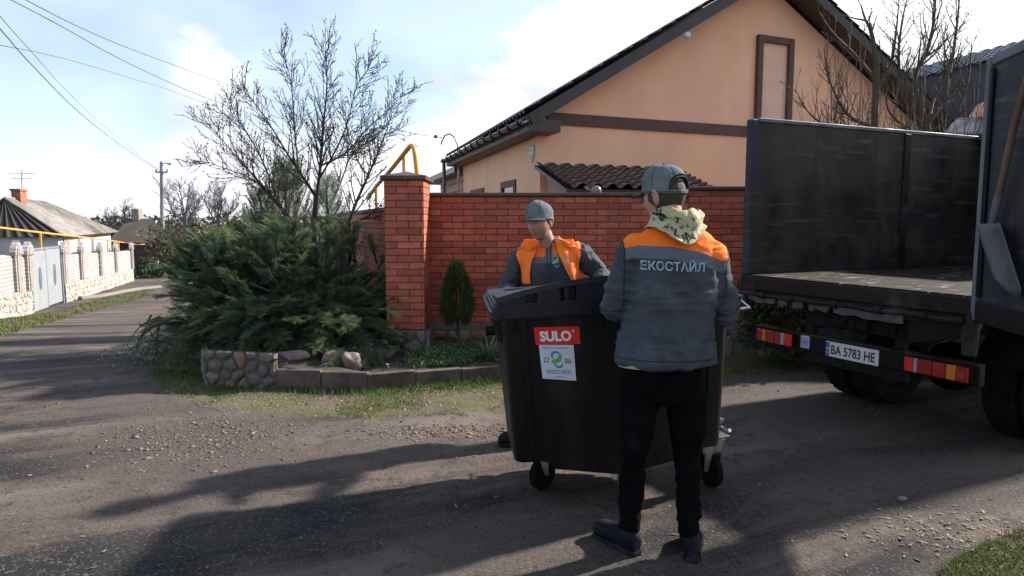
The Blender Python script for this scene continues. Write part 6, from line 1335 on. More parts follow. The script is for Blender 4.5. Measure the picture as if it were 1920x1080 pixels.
def cap(M, par, opening=False, tilt=0):
    C = M @ Matrix.Translation((0, -.004, .044)) @ Matrix.Rotation(tilt, 4, 'X'); mb = MB(); NU, NV = 144, 38; V = []; SM = []
    def pt(i, j):
        th_ = 2*math.pi*j/NU
        if i <= 28: ph = math.pi/2*i/28; r_ = math.sin(ph)**.86; z = max(0.0, math.cos(ph))**.80*.090
        else: r_ = 1-.012*(i-28)/10; z = -.028*(i-28)/10
        front = max(0, math.cos(th_)); back = max(0, -math.cos(th_)); x, y = r_*.0845*math.sin(th_), r_*.1055*math.cos(th_)
        z2 = z-.010*back*(r_**4)+.010*front*math.sin(math.pi*min(1, r_))*1.2
        sd_ = abs(((j*6/NU) % 1)-.5) if i < 29 else 1; SM.append(sd_/6*2*math.pi*.09*max(r_, .1) if i < 29 else abs(z+.022))
        p = np.array([[x*1.0, y*1.0, z2]]); wr = float(vnoise(p, 26, 4)[0])*.0030*r_+float(vnoise(p*np.array([1, 1, 2.4]), 44, 6)[0])*.0022*r_; seam = .0022*math.exp(-((sd_)/.035)**2) if i < 29 else 0
        n_ = 1-(seam-wr)*9; return Vector((x*n_, y*n_, z2+wr*.5))
    V = [pt(i, j) for i in range(NV+1) for j in range(NU)]; f = []
    for i in range(NV):
        for j in range(NU):
            th_ = abs(((j+.5)/NU*360)-180)
            if opening and th_ < 46:
                zz = -(i-28)*.0028 if i > 28 else (28-i)*.0044; top = .042*math.sqrt(max(0, 1-(th_/46)**2))
                if i < 33 and zz < top: continue
            f.append((i*NU+j, i*NU+(j+1) % NU, (i+1)*NU+(j+1) % NU, (i+1)*NU+j))
    mb.add([C @ v for v in V], f); me = mb.mesh('cap', 'all'); addattr(me, 'seam', SM); o = link_mesh('cap', me, m_cap2, par); md = o.modifiers.new('s', 'SOLIDIFY'); md.thickness = .002; md.offset = 1
    mb = MB(); mb.ell(C @ Vector((0, 0,   .094)), (.007, .007, .004), 12, 6); mb.build('cap_button', m_cap2, o, smooth='all')
    def br(u, v): a = R(-58+116*u); e = max(0.0, math.cos(a*1.5)); x = (.0840+.004*v)*math.sin(a); y = .1045*math.cos(a)+.082*v*e**.5; return C @ Vector((x, y, -.018-.020*v*e-.026*(abs(math.sin(a)))**2.2*(v*.8+.1)))
    mb = MB(); mb.grid(br, 36, 12); b = mb.build('cap_brim', m_cap2, o, smooth='all', fix=False); md = b.modifiers.new('s', 'SOLIDIFY'); md.thickness = .004
    if opening:                                             # strap across the gap and rolled edge of the opening
        mb = MB(); ps = []
        for k in range(25): th_ = math.pi+R(-46+92*k/24); ps.append(C @ Vector((.0885*math.sin(th_), .1095*math.cos(th_), -.031)))
        mb.tube(ps, [(.0025, .011)]*25, 8, ref=M.to_3x3() @ Vector((0, 0, 1))) if 0 else None
        ps = []
        for k in range(25): u = -1+2*k/24; th_ = math.pi+R(45*u); zz = .046*math.sqrt(max(0, 1-u*u)); rr_ = math.cos(math.asin(min(.95, max(0, zz)/.092))) if zz > 0 else 1; ps.append(C @ Vector((rr_*.089*math.sin(th_), rr_*.110*math.cos(th_), zz-.012)))
        mb.tube(ps, .0045, 8); mb.build('cap_strap', m_cap2, o, smooth='all')
    return o
def hand(mb, w0, fwd, nrm, thumb_side, curl=.6, s=1.0):
    """w0 wrist, fwd along the hand, nrm = back of the hand, thumb_side = direction of the thumb"""
    fwd = Vector(fwd).normalized(); nrm = Vector(nrm); nrm = (nrm-fwd*nrm.dot(fwd)).normalized(); sd_ = fwd.cross(nrm).normalized()
    if sd_.dot(Vector(thumb_side)) < 0: sd_ = -sd_
    w0 = Vector(w0); 
    rings = []
    for t, hw, th_ in ((-.02, .028, .021), (0, .029, .020), (.03, .038, .018), (.06, .043, .016), (.088, .042, .013)): c = w0+fwd*t*s; rings.append([c+sd_*(hw*s*math.cos(a))+nrm*(th_*s*math.sin(a)) for a in [2*math.pi*k/16 for k in range(16)]])
    mb.loft(rings)
    for k, (o_, L_) in enumerate(((.031, .072), (.011, .082), (-.010, .077), (-.030, .060))):
        p = w0+fwd*.082*s+sd_*o_*s; d = fwd.copy(); pts = [p-d*.01]; a = 0
        for j, seg in enumerate((.45, .30, .25)):
            a += curl*(.55+.12*k)*(1 if j else .6); d = fwd*math.cos(a)-nrm*math.sin(a)+sd_*(.06*(1.5-k)); p = p+d.normalized()*L_*seg*s; pts.append(p)
        limb(mb, pts, [.0098*s, .0092*s, .0085*s, .0074*s], 10, ref=sd_, sub=3)
    p = w0+fwd*.022*s+sd_*.030*s; d1 = (sd_*.75+fwd*.6-nrm*.25).normalized(); p1 = p+d1*.038*s; d2 = (fwd*.85+sd_*.25-nrm*.45).normalized(); p2 = p1+d2*.032*s; p3 = p2+(fwd*.8-nrm*.6).normalized()*.026*s
    limb(mb, [p-d1*.012, p1, p2, p3], [.014*s, .0115*s, .0105*s, .0085*s], 10, ref=nrm, sub=3)
def boot(mb_up, mb_so, heel, toe, zh=.0, zt=.0, ankle=None, L_=.29):
    """heel, toe: ground points; boot upper and ribbed sole"""
    a = Vector((heel[0], heel[1], zh)); b = Vector((toe[0], toe[1], zt)); d = (b-a).normalized(); b = a+d*L_; s_ = d.cross(Vector((0, 0, 1))).normalized(); u = s_.cross(d).normalized()
    prof = [(0.0, .028, .085), (.03, .040, .12), (.07, .042, .13), (.11, .043, .115), (.15, .047, .095), (.20, .053, .084), (.245, .053, .080), (.275, .042, .064), (.292, .022, .04)]
    rings = []; n = 20
    for t, hw, hh in prof:
        c = a+d*(t-.004); rings.append([c+s_*(hw*math.cos(q))+u*(.022+(hh*.5*(1+math.sin(q)))*.98) for q in [2*math.pi*k/n for k in range(n)]])
    mb_up.loft(rings)
    if ankle is not None: ak = Vector(ankle); base = a+d*.055+u*.07; limb(mb_up, [base, base.lerp(ak, .6), ak], [(.042, .050), (.044, .050), (.048, .052)], 18, ref=d)
    out = []
    for t in np.linspace(0, 1, 15): hw = float(np.interp(t, [0, .1, .35, .6, .82, .95, 1], [.022, .038, .036, .046, .050, .038, .012])); out.append((t*(L_+.008)-.008, hw))
    lo = [a+d*t+s_*hw for t, hw in out]+[a+d*t-s_*hw for t, hw in out[::-1]]; mb_so.loft([[p for p in lo], [p+u*.010 for p in lo], [p+(p-a-d*.14).normalized()*.002+u*.014 for p in lo], [p+u*.030 for p in lo]])
    for k in range(12): t = .008+k*.0245; hw = float(np.interp(t/L_, [0, .1, .35, .6, .82, .95, 1], [.022, .038, .036, .046, .050, .038, .012]))+.002; mb_so.box(a+d*t+u*.008, (.010, hw*2, .016), M=Matrix((d, s_, u)).transposed())
def torso_rings(mb, rows, yaw=0, n=28):
    """rows: (centre, half width, half depth, squareness)"""
    cy, sy = math.cos(yaw), math.sin(yaw); rings = []
    for c, hw, hd, e in rows:
        rings.append([Vector(c)+Vector((cy, sy, 0))*(hw*math.copysign(abs(math.cos(a))**e, math.cos(a)))+Vector((-sy, cy, 0))*(hd*math.copysign(abs(math.sin(a))**e, math.sin(a))) for a in [2*math.pi*k/n for k in range(n)]])
    # smooth interpolation of rings
    full = []
    for i in range(len(rings)-1):
        for k in range(4):
            t = k/4; a, b, c, d = rings[max(i-1, 0)], rings[i], rings[i+1], rings[min(i+2, len(rings)-1)]
            full.append([.5*((2*q)+(r_-p)*t+(2*p-5*q+4*r_-s_)*t*t+(3*q-p-3*r_+s_)*t**3) for p, q, r_, s_ in zip(a, b, c, d)])
    full.append(rings[-1]); mb.loft(full)
# ======================= the man with his back to us
YA = 3.15; A = thing('person', (.575, 3.1, 0), 'man in grey cap seen from behind with orange shouldered work jacket and patterned snood', 'person')
hcA = P(1246, 368, 3.17); MA = headM(hcA, R(38), R(-6), R(-2), 1.05)
S_ = lambda x, y, Y=YA: P(x, y, Y)
shL, shR = S_(1192, 474, 3.16), S_(1330, 486, 3.14)
elL, elR = S_(1158, 568, 3.20), S_(1352, 578, 3.22); wrL = BM @ (RM @ Vector((-.30, -.66, 1.19))); wrR = BM @ (RM @ Vector((.33, -.66, 1.17)))
wrL = Vector((.55, 3.46, 1.19)); wrR = Vector((.97, 3.48, 1.20))
hipL, hipR = S_(1200, 735), S_(1285, 737)
knL, knR = S_(1187, 868, 3.12), S_(1290, 872, 3.13)
hlL, toL = G(1194, 1044), G(1108, 996); hlR, toR = G(1297, 1056), G(1302, 985)
anL = Vector((hlL.x-.035, hlL.y+.02, .13)); anR = Vector((hlR.x, hlR.y+.06, .13))
mb = MB(); head(mb, MA)
nk = hcA+Vector((.018, -.035, -.10)); limb(mb, [hcA+MA.to_3x3() @ Vector((0, -.022, -.04)), nk, S_(1262, 452, 3.17)], [(.056, .058), (.056, .058), (.075, .065)], 20)
torso_rings(mb, [(S_(1262, 448, 3.17), .07, .06, 1), (S_(1262, 472, 3.16), .16, .085, .9), (S_(1262, 520), .17, .10, .9), (S_(1255, 600), .15, .10, .9), (S_(1248, 690), .155, .105, .9), (S_(1243, 745), .16, .10, .95)])
for s0, e0_, w0_ in ((shL, elL, wrL), (shR, elR, wrR)): limb(mb, [s0, s0.lerp(e0_, .5), e0_, e0_.lerp(w0_, .5), w0_], [.055, .048, .042, .038, .028], 16)
hand(mb, wrL+Vector((.0, .0, -.0)), Vector((.02, 1, -.05)), Vector((0, .1, 1)), Vector((1, 0, 0)), .75); hand(mb, wrR, Vector((-.02, 1, -.05)), Vector((0, .1, 1)), Vector((-1, 0, 0)), .75)
for h_, k_, a_ in ((hipL, knL, anL), (hipR, knR, anR)): limb(mb, [h_, h_.lerp(k_, .5), k_, k_.lerp(a_, .4), a_], [.078, .066, .050, .046, .036], 16)
for hl, to in ((hlL, toL), (hlR, toR)): d = (to-hl).normalized(); limb(mb, [hl+d*.05+Vector((0, 0, .06)), hl+d*.13+Vector((0, 0, .05)), hl+d*.22+Vector((0, 0, .045))], [(.030, .026), (.034, .024), (.03, .018)], 12)
me = remesh(mb, 'body', .0052, 2); smooth_all(me); link_mesh('body', me, m_skin, A)
face_bits(MA, A); hairshell(MA, A, -.062); cap(MA, A, True, R(4))
# jacket
mb = MB()
torso_rings(mb, [(S_(1264, 420, 3.165), .082, .075, 1), (S_(1264, 432, 3.16), .125, .088, .95), (S_(1262, 448, 3.16), .175, .105, .9), (S_(1261, 468, 3.155), .203, .122, .85), (S_(1261, 500, 3.15), .213, .135, .82), (S_(1258, 540), .215, .14, .82), (S_(1253, 590), .208, .138, .82), (S_(1248, 632), .213, .145, .82), (S_(1247, 664), .226, .152, .80), (S_(1247, 677), .228, .153, .80)])
for s0, e0_, w0_, xo in ((shL, elL, wrL, 0), (shR, elR, wrR, 0)):
    fo_ = e0_.lerp(w0_, .5); limb(mb, [s0+Vector((0, 0, .005)), s0.lerp(e0_, .45), e0_, fo_, e0_.lerp(w0_, .93)], [(.080, .090), (.076, .086), (.074, .080), (.064, .066), (.048, .048)], 22)
me = remesh(mb, 'jacket', .0065, 4); V = getV(me); N0 = getN(me)
dL, _ = segd(V, shL, elL); dR, _ = segd(V, shR, elR); dLf, _ = segd(V, elL, wrL); dRf, _ = segd(V, elR, wrR)
dt, _ = segd(V, S_(1262, 470), S_(1247, 690)); arm = np.minimum(np.minimum(dL, dR)/.085, np.minimum(dLf, dRf)/.07)
sleeve_s = np.where(V[:, 0] < S_(1262, 500).x, (S_(1172, 500).x-.012)-V[:, 0], V[:, 0]-(S_(1349, 500).x+.008))   # >0 on the sleeve side of the armhole seam
fore = np.where(np.minimum(dLf, dRf) < .085, 1.0, 0)*(V[:, 1] > 3.26)
# wrinkles: soft diagonal folds on the back, tighter ones at elbows and hem
Q = V.copy(); Q[:, 2] = V[:, 2]*.75+V[:, 0]*.35
f1 = ridged(Q, 5.5, 41)*.010; f2 = ridged(np.stack([V[:, 0]*.45, V[:, 1], V[:, 2]*1.9], 1), 12, 43)*.0095; f3 = fbm(V, 26, 2, 44)*.0014
el = np.exp(-(np.minimum(np.linalg.norm(V-np.array(elL), axis=1), np.linalg.norm(V-np.array(elR), axis=1))/.10)**2)
low = sst(S_(1250, 560).z, S_(1250, 660).z, V[:, 2]); hz = S_(1247, 676).z
hemf = np.exp(-((V[:, 2]-hz)/.05)**2)*fbm(np.stack([V[:, 0]*1.0, V[:, 1], V[:, 2]*.1], 1), 12, 2, 47)*.008
D_ = (f1*(.65+.5*low)+f2*(.6+1.0*el)+f3)*sst(-.0, .35, 1.0)+hemf
V = V+N0*D_[:, None]; setV(me, V); smooth_all(me)
# colour fields: yoke line and grey stripe, metres above the line
xr_ = V[:, 0]; zl = lambda px, py: S_(px, py).z
yl = np.interp(xr_, [S_(1165, 0).x, S_(1200, 0).x, S_(1262, 0).x, S_(1320, 0).x, S_(1356, 0).x], [zl(1168, 467), zl(1200, 459), zl(1262, 461), zl(1320, 472), zl(1356, 487)])
notfore = 1-fore; og = np.minimum(V[:, 2]-yl, -sleeve_s); og = np.where(fore > 0, -1, og); sp_ = np.minimum(V[:, 2]-(yl-.056), -sleeve_s); sp_ = np.where(fore > 0, -1, sp_)
seam = np.minimum(np.abs(sleeve_s)+np.where(V[:, 2] < S_(1250, 575).z, 1, 0), np.abs(V[:, 2]-(hz+.028))+np.where(fore > 0, 1, 0))
addattr(me, 'orange', og); addattr(me, 'stripe', sp_); addattr(me, 'seam', seam-.001)
jA = link_mesh('jacket', me, m_jack, A); bvj = bvh_of(me)
mb = MB(); c_ = S_(1262.5, 497, 3.02); put_text(mb, 'ЕКОСТАЙЛ', 0, 0, .279, .052, c_, Vector((1, 0, -.035)).normalized(), Vector((.02, 0, 1)).normalized(), Vector((0, -1, 0)), bvj, .0035, .016)
def grad_extra(t, k, col, noise, rampn, mixc, b):
    tcn = t.nodes.new('ShaderNodeTexCoord'); sx = t.nodes.new('ShaderNodeSeparateXYZ'); k(tcn.outputs['Object'], sx.inputs[0]); c = mixc(rampn(sx.outputs[0], S_(1210, 500).x, S_(1320, 500).x), (.26, .42, .36), (.26, .36, .50)); return mixc(rampn(noise(30, 4, .7), .5, .7), c, (.10, .15, .17))
mb.build('jacket_lettering', mat('worn_print', (.2, .3, .3), rough=.6, extra=grad_extra), jA, fix=False)
# pale shirt tail under the hem at the left
mb = MB(); torso_rings(mb, [(S_(1236, 676), .195, .125, .85), (S_(1236, 684), .197, .127, .85)]); mb.build('shirt_tail', mat('pale_shirt', (.45, .42, .30), rough=.9), A, smooth='all')
# trousers
mb = MB(); torso_rings(mb, [(S_(1240, 655), .165, .11, .9), (S_(1240, 700), .19, .125, .88), (S_(1241, 738), .195, .13, .88), (S_(1241, 752), .17, .11, .9)])
for h_, k_, a_ in ((hipL, knL, anL), (hipR, knR, anR)): limb(mb, [h_+Vector((0, 0, -.0)), h_.lerp(k_, .45), k_, k_.lerp(a_, .45), a_+Vector((0, 0, .02))], [(.098, .112), (.082, .096), (.059, .066), (.054, .060), (.052, .056)], 22)
me = remesh(mb, 'trousers', .0065, 4); V = getV(me); N0 = getN(me)
kn = np.minimum(np.linalg.norm(V-np.array(knL), axis=1), np.linalg.norm(V-np.array(knR), axis=1)); an = np.minimum(np.linalg.norm(V-np.array(anL), axis=1), np.linalg.norm(V-np.array(anR), axis=1))
D_ = ridged(np.stack([V[:, 0]*.7, V[:, 1]*.7, V[:, 2]*1.5+V[:, 0]*.5], 1), 11, 51)*.004*(1+1.1*np.exp(-(kn/.13)**2)+1.6*np.exp(-(an/.16)**2))+fbm(V, 5, 2, 52)*.005; setV(me, V+N0*D_[:, None]); smooth_all(me); link_mesh('trousers', me, m_trou, A)
for hl, to, ak in ((hlL, toL, anL), (hlR, toR, anR)):
    u_, s__ = MB(), MB(); boot(u_, s__, hl, to, .0, .0, ak+Vector((0, 0, -.02))); me = remesh(u_, 'boot', .004, 3); smooth_all(me); o = link_mesh('boot', me, m_boot, A); s__.build('sole', m_sole, o, smooth=30)
    d = (to-hl).normalized(); sdv = d.cross(Vector((0, 0, 1))); mb = MB()
    for k in range(4): t_ = .10+.028*k; zc_ = .115-.011*k; mb.tube([hl+d*t_+sdv*.024+Vector((0, 0, zc_-.012)), hl+d*t_+Vector((0, 0, zc_+.004)), hl+d*(t_+.012)-sdv*.024+Vector((0, 0, zc_-.012))], .0032, 6)
    mb.build('laces', mat('orange_lace', (.20, .085, .04), rough=.8) if 'orange_lace' not in bpy.data.materials else bpy.data.materials['orange_lace'], o)
# snood: a slumped ring of fleece round the neck, low at the back right
mb = MB(); nc_ = S_(1266, 411, 3.16)
def sn(u, v):
    a = 2*math.pi*u; back = max(0, -math.sin(a)); rx_, ry_ = .104+.032*v, .090+.048*v; x = rx_*math.cos(a); y = ry_*math.sin(a)
    lip = math.sin(math.pi*min(1, v*1.0)); z = .036*(1-v)-.036*v-.082*v*back*math.exp(-((x-.025)/.075)**2)+.006*math.sin(a*5+v*9)+.016*(math.cos(a) < 0)*(1-v)*abs(math.cos(a))+.008*(1-v)
    dr_ = .020*math.sin(v*math.pi*2.2+math.sin(a*2)*.8)+.010*math.sin(a*3+v*7); return nc_+Vector((x*(1+dr_*4)+.004, y*(1+dr_*3.4)-.012*v*back, z))
mb.grid(sn, 120, 40); me = mb.mesh('snood', 'all', fix=False); me.polygons.foreach_set('use_smooth', [True]*len(me.polygons)); o = link_mesh('snood', me, m_snood, A)
V = getV(me); N0 = getN(me); sgn = np.sign((N0*(V-np.array(nc_))).sum(1).mean()); setV(me, V+N0*(ridged(V, 16, 61)*.004+fbm(V, 45, 2, 62)*.0015)[:, None]); md = o.modifiers.new('s', 'SOLIDIFY'); md.thickness = .006; md.offset = -1 if sgn > 0 else 1
bvs = bvh_of(me); mb = MB()
for s, px, py, w_, h_, ang in (('8', 1237, 396, .042, .036, 70), ('О', 1233, 393, .03, .034, 20), ('9', 1247, 408, .036, .030, 100), ('Y', 1231, 408, .030, .030, 30), ('T', 1272, 414, .028, .024, -10), ('L', 1270, 437, .026, .030, -20), ('S', 1287, 444, .034, .030, -50), ('Y', 1297, 447, .032, .028, -60), ('H', 1306, 411, .022, .022, 30), ('U', 1285, 452, .026, .022, 160),
                           ('3', 1249, 428, .020, .016, 60), ('C', 1256, 424, .018, .016, 10), ('R', 1262, 430, .016, .016, -30), ('K', 1292, 424, .016, .016, 40), ('E', 1280, 426, .015, .016, 100), ('N', 1302, 430, .016, .015, 70)):
    a = R(ang); put_text(mb, s, 0, 0, w_, h_, P(px, py-1, 3.03), Vector((math.cos(a), 0, math.sin(a))), Vector((-math.sin(a), 0, math.cos(a))), Vector((0, -1, 0)), bvs, .0045, .03 if w_ > .025 else .0)
fl = []
for f in mb.f:
    if all(bvs.find_nearest(Vector(mb.v[i]))[3] < .02 for i in f): fl.append(f)
mb.f = fl; mb.r = [0]*len(fl); mb.m = [0]*len(fl)
mb.build('snood_print', m_sni, o, fix=False)
mb = MB(); limb(mb, [nc_+Vector((.004, .0, -.01)), nc_+Vector((.006, -.0, .030))], [(.082, .075), (.074, .068)], 24, round_=False); mb.build('dark_collar', m_capd, A, smooth='all')
# ======================= the man facing us behind the bin
YB = 4.98; B = thing('person', (.24, 4.9, 0), 'man in grey cap and open orange vest bending behind the black bin, looking down', 'person')
T_ = lambda x, y, Y=YB: P(x, y, Y)
hcB = T_(1012, 417, 4.86); MBh = headM(hcB, R(180-28), R(-4), R(2), 1.08)
mb = MB(); head(mb, MBh)
limb(mb, [hcB+MBh.to_3x3() @ Vector((0, -.025, -.04)), T_(1024, 452, 4.92), T_(1032, 466, 4.98)], [(.058, .060), (.060, .062), (.078, .07)], 20)
sBL, sBR = T_(976, 486, 4.98), T_(1086, 474, 4.98)
eBL, eBR = T_(952, 545, 5.02), T_(1128, 520, 5.02); wBL = Vector((-.02, 4.60, 1.10)); wBR = Vector((.62, 4.62, 1.20))
torso_rings(mb, [(T_(1032, 466, 4.98), .07, .06, 1), (T_(1031, 484, 4.98), .15, .09, .9), (T_(1030, 520, 4.98), .17, .11, .9), (T_(1032, 575, 5.03), .15, .10, .9), (T_(1034, 640, 5.07), .16, .10, .9)])
for s0, e0_, w0_ in ((sBL, eBL, wBL), (sBR, eBR, wBR)): limb(mb, [s0, s0.lerp(e0_, .5), e0_, e0_.lerp(w0_, .5), w0_], [.055, .048, .042, .038, .028], 16)
hand(mb, wBL, Vector((.1, -1, .0)), Vector((-.2, -.1, 1)), Vector((1, 0, 0)), .7); hand(mb, wBR, Vector((-.1, -1, -.1)), Vector((0, -.1, 1)), Vector((-1, 0, 0)), .7)
hBL, hBR = T_(1010, 640, 5.07), T_(1058, 640, 5.07); ftL, ftR = G(965, 836), G(1075, 820)
ftR = Vector((.40, 5.12, 0)); kBL = Vector((.10, 4.86, .50)); kBR = Vector((.36, 5.02, .50)); toBL = G(920, 838)
ftL = G(1008, 832); toBL = ftL+Vector((-.27, -.05, 0)); toBR = ftR+Vector((-.05, -.28, 0))
aBL = Vector((ftL.x-.04, ftL.y, .12)); aBR = Vector((ftR.x, ftR.y-.05, .12))
for h_, k_, a_ in ((hBL, kBL, aBL), (hBR, kBR, aBR)): limb(mb, [h_, h_.lerp(k_, .5), k_, k_.lerp(a_, .4), a_], [.078, .066, .050, .046, .036], 16)
me = remesh(mb, 'body', .0052, 2); smooth_all(me); link_mesh('body', me, m_skin, B)
face_bits(MBh, B); hairshell(MBh, B, -.045); cpB = cap(MBh, B, False, R(7))
C_ = MBh @ Matrix.Translation((0, -.004, .044)); bvc = bvh_of(cpB.data); mb = MB(); nf = (MBh.to_3x3() @ Vector((0, 1, .25))).normalized(); uf = (MBh.to_3x3() @ Vector((-1, 0, 0))).normalized()
put_text(mb, 'ЕКОСТАЙЛ', 0, 0, .085, .017, C_ @ Vector((0, .12, .022)), uf, nf.cross(uf) if (nf.cross(uf)).z > 0 else uf.cross(nf), nf, bvc, .0045, .0); mb.build('cap_lettering', mat('cap_print', (.22, .25, .255), rough=.8), cpB, fix=False)
mb = MB()
torso_rings(mb, [(T_(1034, 459, 4.96), .072, .07, 1), (T_(1032, 466, 4.97), .125, .085, .95), (T_(1031, 480, 4.98), .185, .115, .85), (T_(1030, 500, 4.98), .205, .135, .82), (T_(1030, 530, 4.98), .205, .14, .82), (T_(1032, 575, 5.03), .20, .14, .82), (T_(1034, 625, 5.07), .21, .145, .8), (T_(1034, 660, 5.08), .215, .15, .8)])
for s0, e0_, w0_ in ((sBL, eBL, wBL), (sBR, eBR, wBR)): limb(mb, [s0, s0.lerp(e0_, .45), e0_, e0_.lerp(w0_, .5), e0_.lerp(w0_, .93)], [(.078, .084), (.072, .078), (.068, .070), (.058, .060), (.044, .044)], 22)
limb(mb, [T_(1034, 462, 4.955), T_(1030, 449, 4.945)], [(.078, .074), (.072, .070)], 22, round_=False)
me = remesh(mb, 'jacket', .0065, 3); V = getV(me); N0 = getN(me)
el = np.exp(-(np.minimum(np.linalg.norm(V-np.array(eBL), axis=1), np.linalg.norm(V-np.array(eBR), axis=1))/.16)**2)
side_ = np.where(V[:, 0] < T_(1030, 500).x, T_(972, 500).x-V[:, 0], V[:, 0]-T_(1088, 500).x)
D_ = ridged(np.stack([V[:, 0], V[:, 1], V[:, 2]*.8+V[:, 0]*.4], 1), 6, 71)*.006+ridged(V, 14, 73)*.005*(.5+1.6*np.maximum(el, (side_ > 0)*.8))+fbm(V, 30, 2, 74)*.0015; setV(me, V+N0*D_[:, None]); smooth_all(me)
z1_ = T_(1030, 482, 4.85).z; z2_ = T_(1030, 494, 4.85).z; og = np.minimum(V[:, 2]-z1_, -side_); og = np.where((V[:, 2] > T_(1030, 455, 4.9).z) & (np.abs(V[:, 0]-T_(1034, 0, 4.95).x) < .085), -1, og); spb = np.minimum(V[:, 2]-z2_, -side_)
plk = np.abs(V[:, 0]-T_(1032, 0, 4.85).x)-.0+np.where(V[:, 1] > YB, 1, 0); addattr(me, 'orange', np.where(plk < .022, -1, og)); addattr(me, 'stripe', np.where(plk < .0, -1, spb)); addattr(me, 'seam', np.minimum(np.abs(plk-.012), np.abs(side_))-.0012)
jB = link_mesh('jacket', me, m_jack, B); bvB = bvh_of(me)
em = lambda x, y, o: (lambda p: (lambda h: (h[0] if h[0] is not None else p)+Vector((0, -1, 0))*.004)(bvB.ray_cast(p, Vector((0, 1, 0)))))(T_(1048, 495, 4.5)+Vector((x*.056, 0, y*.066)))
emblem(None, None, None, None, None, 0, 0, 0, 1, jB, m_sblue, m_sgrn, False, em)
# orange vest hanging open: cloth panels laid over the jacket
def lay(rows, seed, fy=1, nu=22, nv=40, off=.020, Y0=4.4):
    ys = [r_[0] for r_ in rows]; vs = []
    for jv in range(nv+1):
        py = ys[0]+(ys[-1]-ys[0])*jv/nv; a = np.interp(py, ys, [r_[1] for r_ in rows]); b = np.interp(py, ys, [r_[2] for r_ in rows])
        for iu in range(nu+1):
            u = iu/nu; q = T_(a+(b-a)*u, py, 4.86); p = Vector((q.x, Y0 if fy > 0 else 5.7, q.z)); h = bvB.ray_cast(p, Vector((0, fy, 0)))
            w_ = .5*math.sin(u*9+seed+jv*.05)+.5*math.sin(u*17+seed*2-jv*.08); y = h[0].y if h[0] is not None and abs(h[0].y-(4.87 if fy > 0 else 5.12)) < .16 else (bvB.find_nearest(Vector((q.x, 4.87 if fy > 0 else 5.12, q.z)))[0].y)
            vs.append(Vector((q.x, y-fy*(off+.003*w_*(jv/nv+.3)+.006*math.sin(math.pi*u)), q.z)))
    for _ in range(6):                                       # relax depth
        for jv in range(1, nv):
            for iu in range(1, nu): k = jv*(nu+1)+iu; m_ = (vs[k-1].y+vs[k+1].y+vs[k-nu-1].y+vs[k+nu+1].y)/4; vs[k].y = min(vs[k].y*.4+m_*.6, vs[k].y+.004) if fy > 0 else max(vs[k].y*.4+m_*.6, vs[k].y-.004)
    mb = MB(); mb.add(vs, [(jv*(nu+1)+iu, jv*(nu+1)+iu+1, (jv+1)*(nu+1)+iu+1, (jv+1)*(nu+1)+iu) for jv in range(nv) for iu in range(nu)]); return mb
vo = lay([(450, 1080, 984), (470, 1085, 974), (520, 1086, 972), (600, 1088, 970)], 4, -1).build('vest', m_vest, B, smooth='all', fix=False); md = vo.modifiers.new('s', 'SOLIDIFY'); md.thickness = .004
for nm, rows, sd_ in (('vest_front', [(455, 988, 1012), (464, 974, 1010), (478, 968, 1003), (488, 971, 998), (500, 976, 995), (513, 979, 993), (532, 980, 994)], 1), ('vest_front', [(447, 1040, 1050), (455, 1041, 1070), (465, 1044, 1083), (480, 1049, 1087), (492, 1054, 1087), (505, 1060, 1086), (520, 1068, 1087), (534, 1073, 1091)], 2)):
    ve = lay(rows, sd_).build(nm, m_vest, vo, smooth='all', fix=False); md = ve.modifiers.new('s', 'SOLIDIFY'); md.thickness = .005
bve = bvh_of(ve.data); mb = MB(); put_text(mb, 'К', 0, 0, .040, .055, T_(1068, 488, 4.72), Vector((.95, 0, -.3)).normalized(), Vector((.3, 0, .95)).normalized(), Vector((0, -1, 0)), bve, .007, .05); mb.build('vest_print', mat('reflective_print', (.5, .48, .45), rough=.4), ve, fix=False)
for sx0, sx1 in ((972, 1006), (1048, 1086)):
    mb = MB()
    def shf(u, v):
        q = T_(sx0+(sx1-sx0)*u, 440, 4.95); y = 4.90+.16*v; h = bvB.ray_cast(Vector((q.x, y, 2.2)), Vector((0, 0, -1))); return Vector((q.x, y, (h[0].z if h[0] is not None else 1.4)+.007))
    mb.grid(shf, 10, 12); sv_ = mb.build('vest_shoulder', m_vest, vo, smooth='all', fix=False); md = sv_.modifiers.new('s', 'SOLIDIFY'); md.thickness = .004
mb = MB(); torso_rings(mb, [(T_(1034, 630, 5.07), .165, .11, .9), (T_(1034, 655, 5.08), .185, .125, .9), (T_(1034, 672, 5.08), .17, .11, .9)])
for h_, k_, a_ in ((hBL, kBL, aBL), (hBR, kBR, aBR)): limb(mb, [h_, h_.lerp(k_, .45), k_, k_.lerp(a_, .45), a_+Vector((0, 0, .02))], [(.10, .11), (.088, .10), (.068, .075), (.062, .066), (.058, .06)], 20)
me = remesh(mb, 'trousers', .008, 4); V = getV(me); setV(me, V+getN(me)*(ridged(V, 9, 81)*.006)[:, None]); smooth_all(me); link_mesh('trousers', me, m_trou, B)
for hl, to, ak in ((ftL, toBL, aBL), (ftR, toBR, aBR)):
    u_, s__ = MB(), MB(); boot(u_, s__, hl, to, 0, 0, ak+Vector((0, 0, -.02))); me = remesh(u_, 'boot', .005, 3); smooth_all(me); o = link_mesh('boot', me, mat('black_boot', (.004, .004, .005), (.01, .01, .01), scale=12, rough=.7, spec=.15) if 'black_boot' not in bpy.data.materials else bpy.data.materials['black_boot'], B); s__.build('sole', m_sole, o, smooth=30)
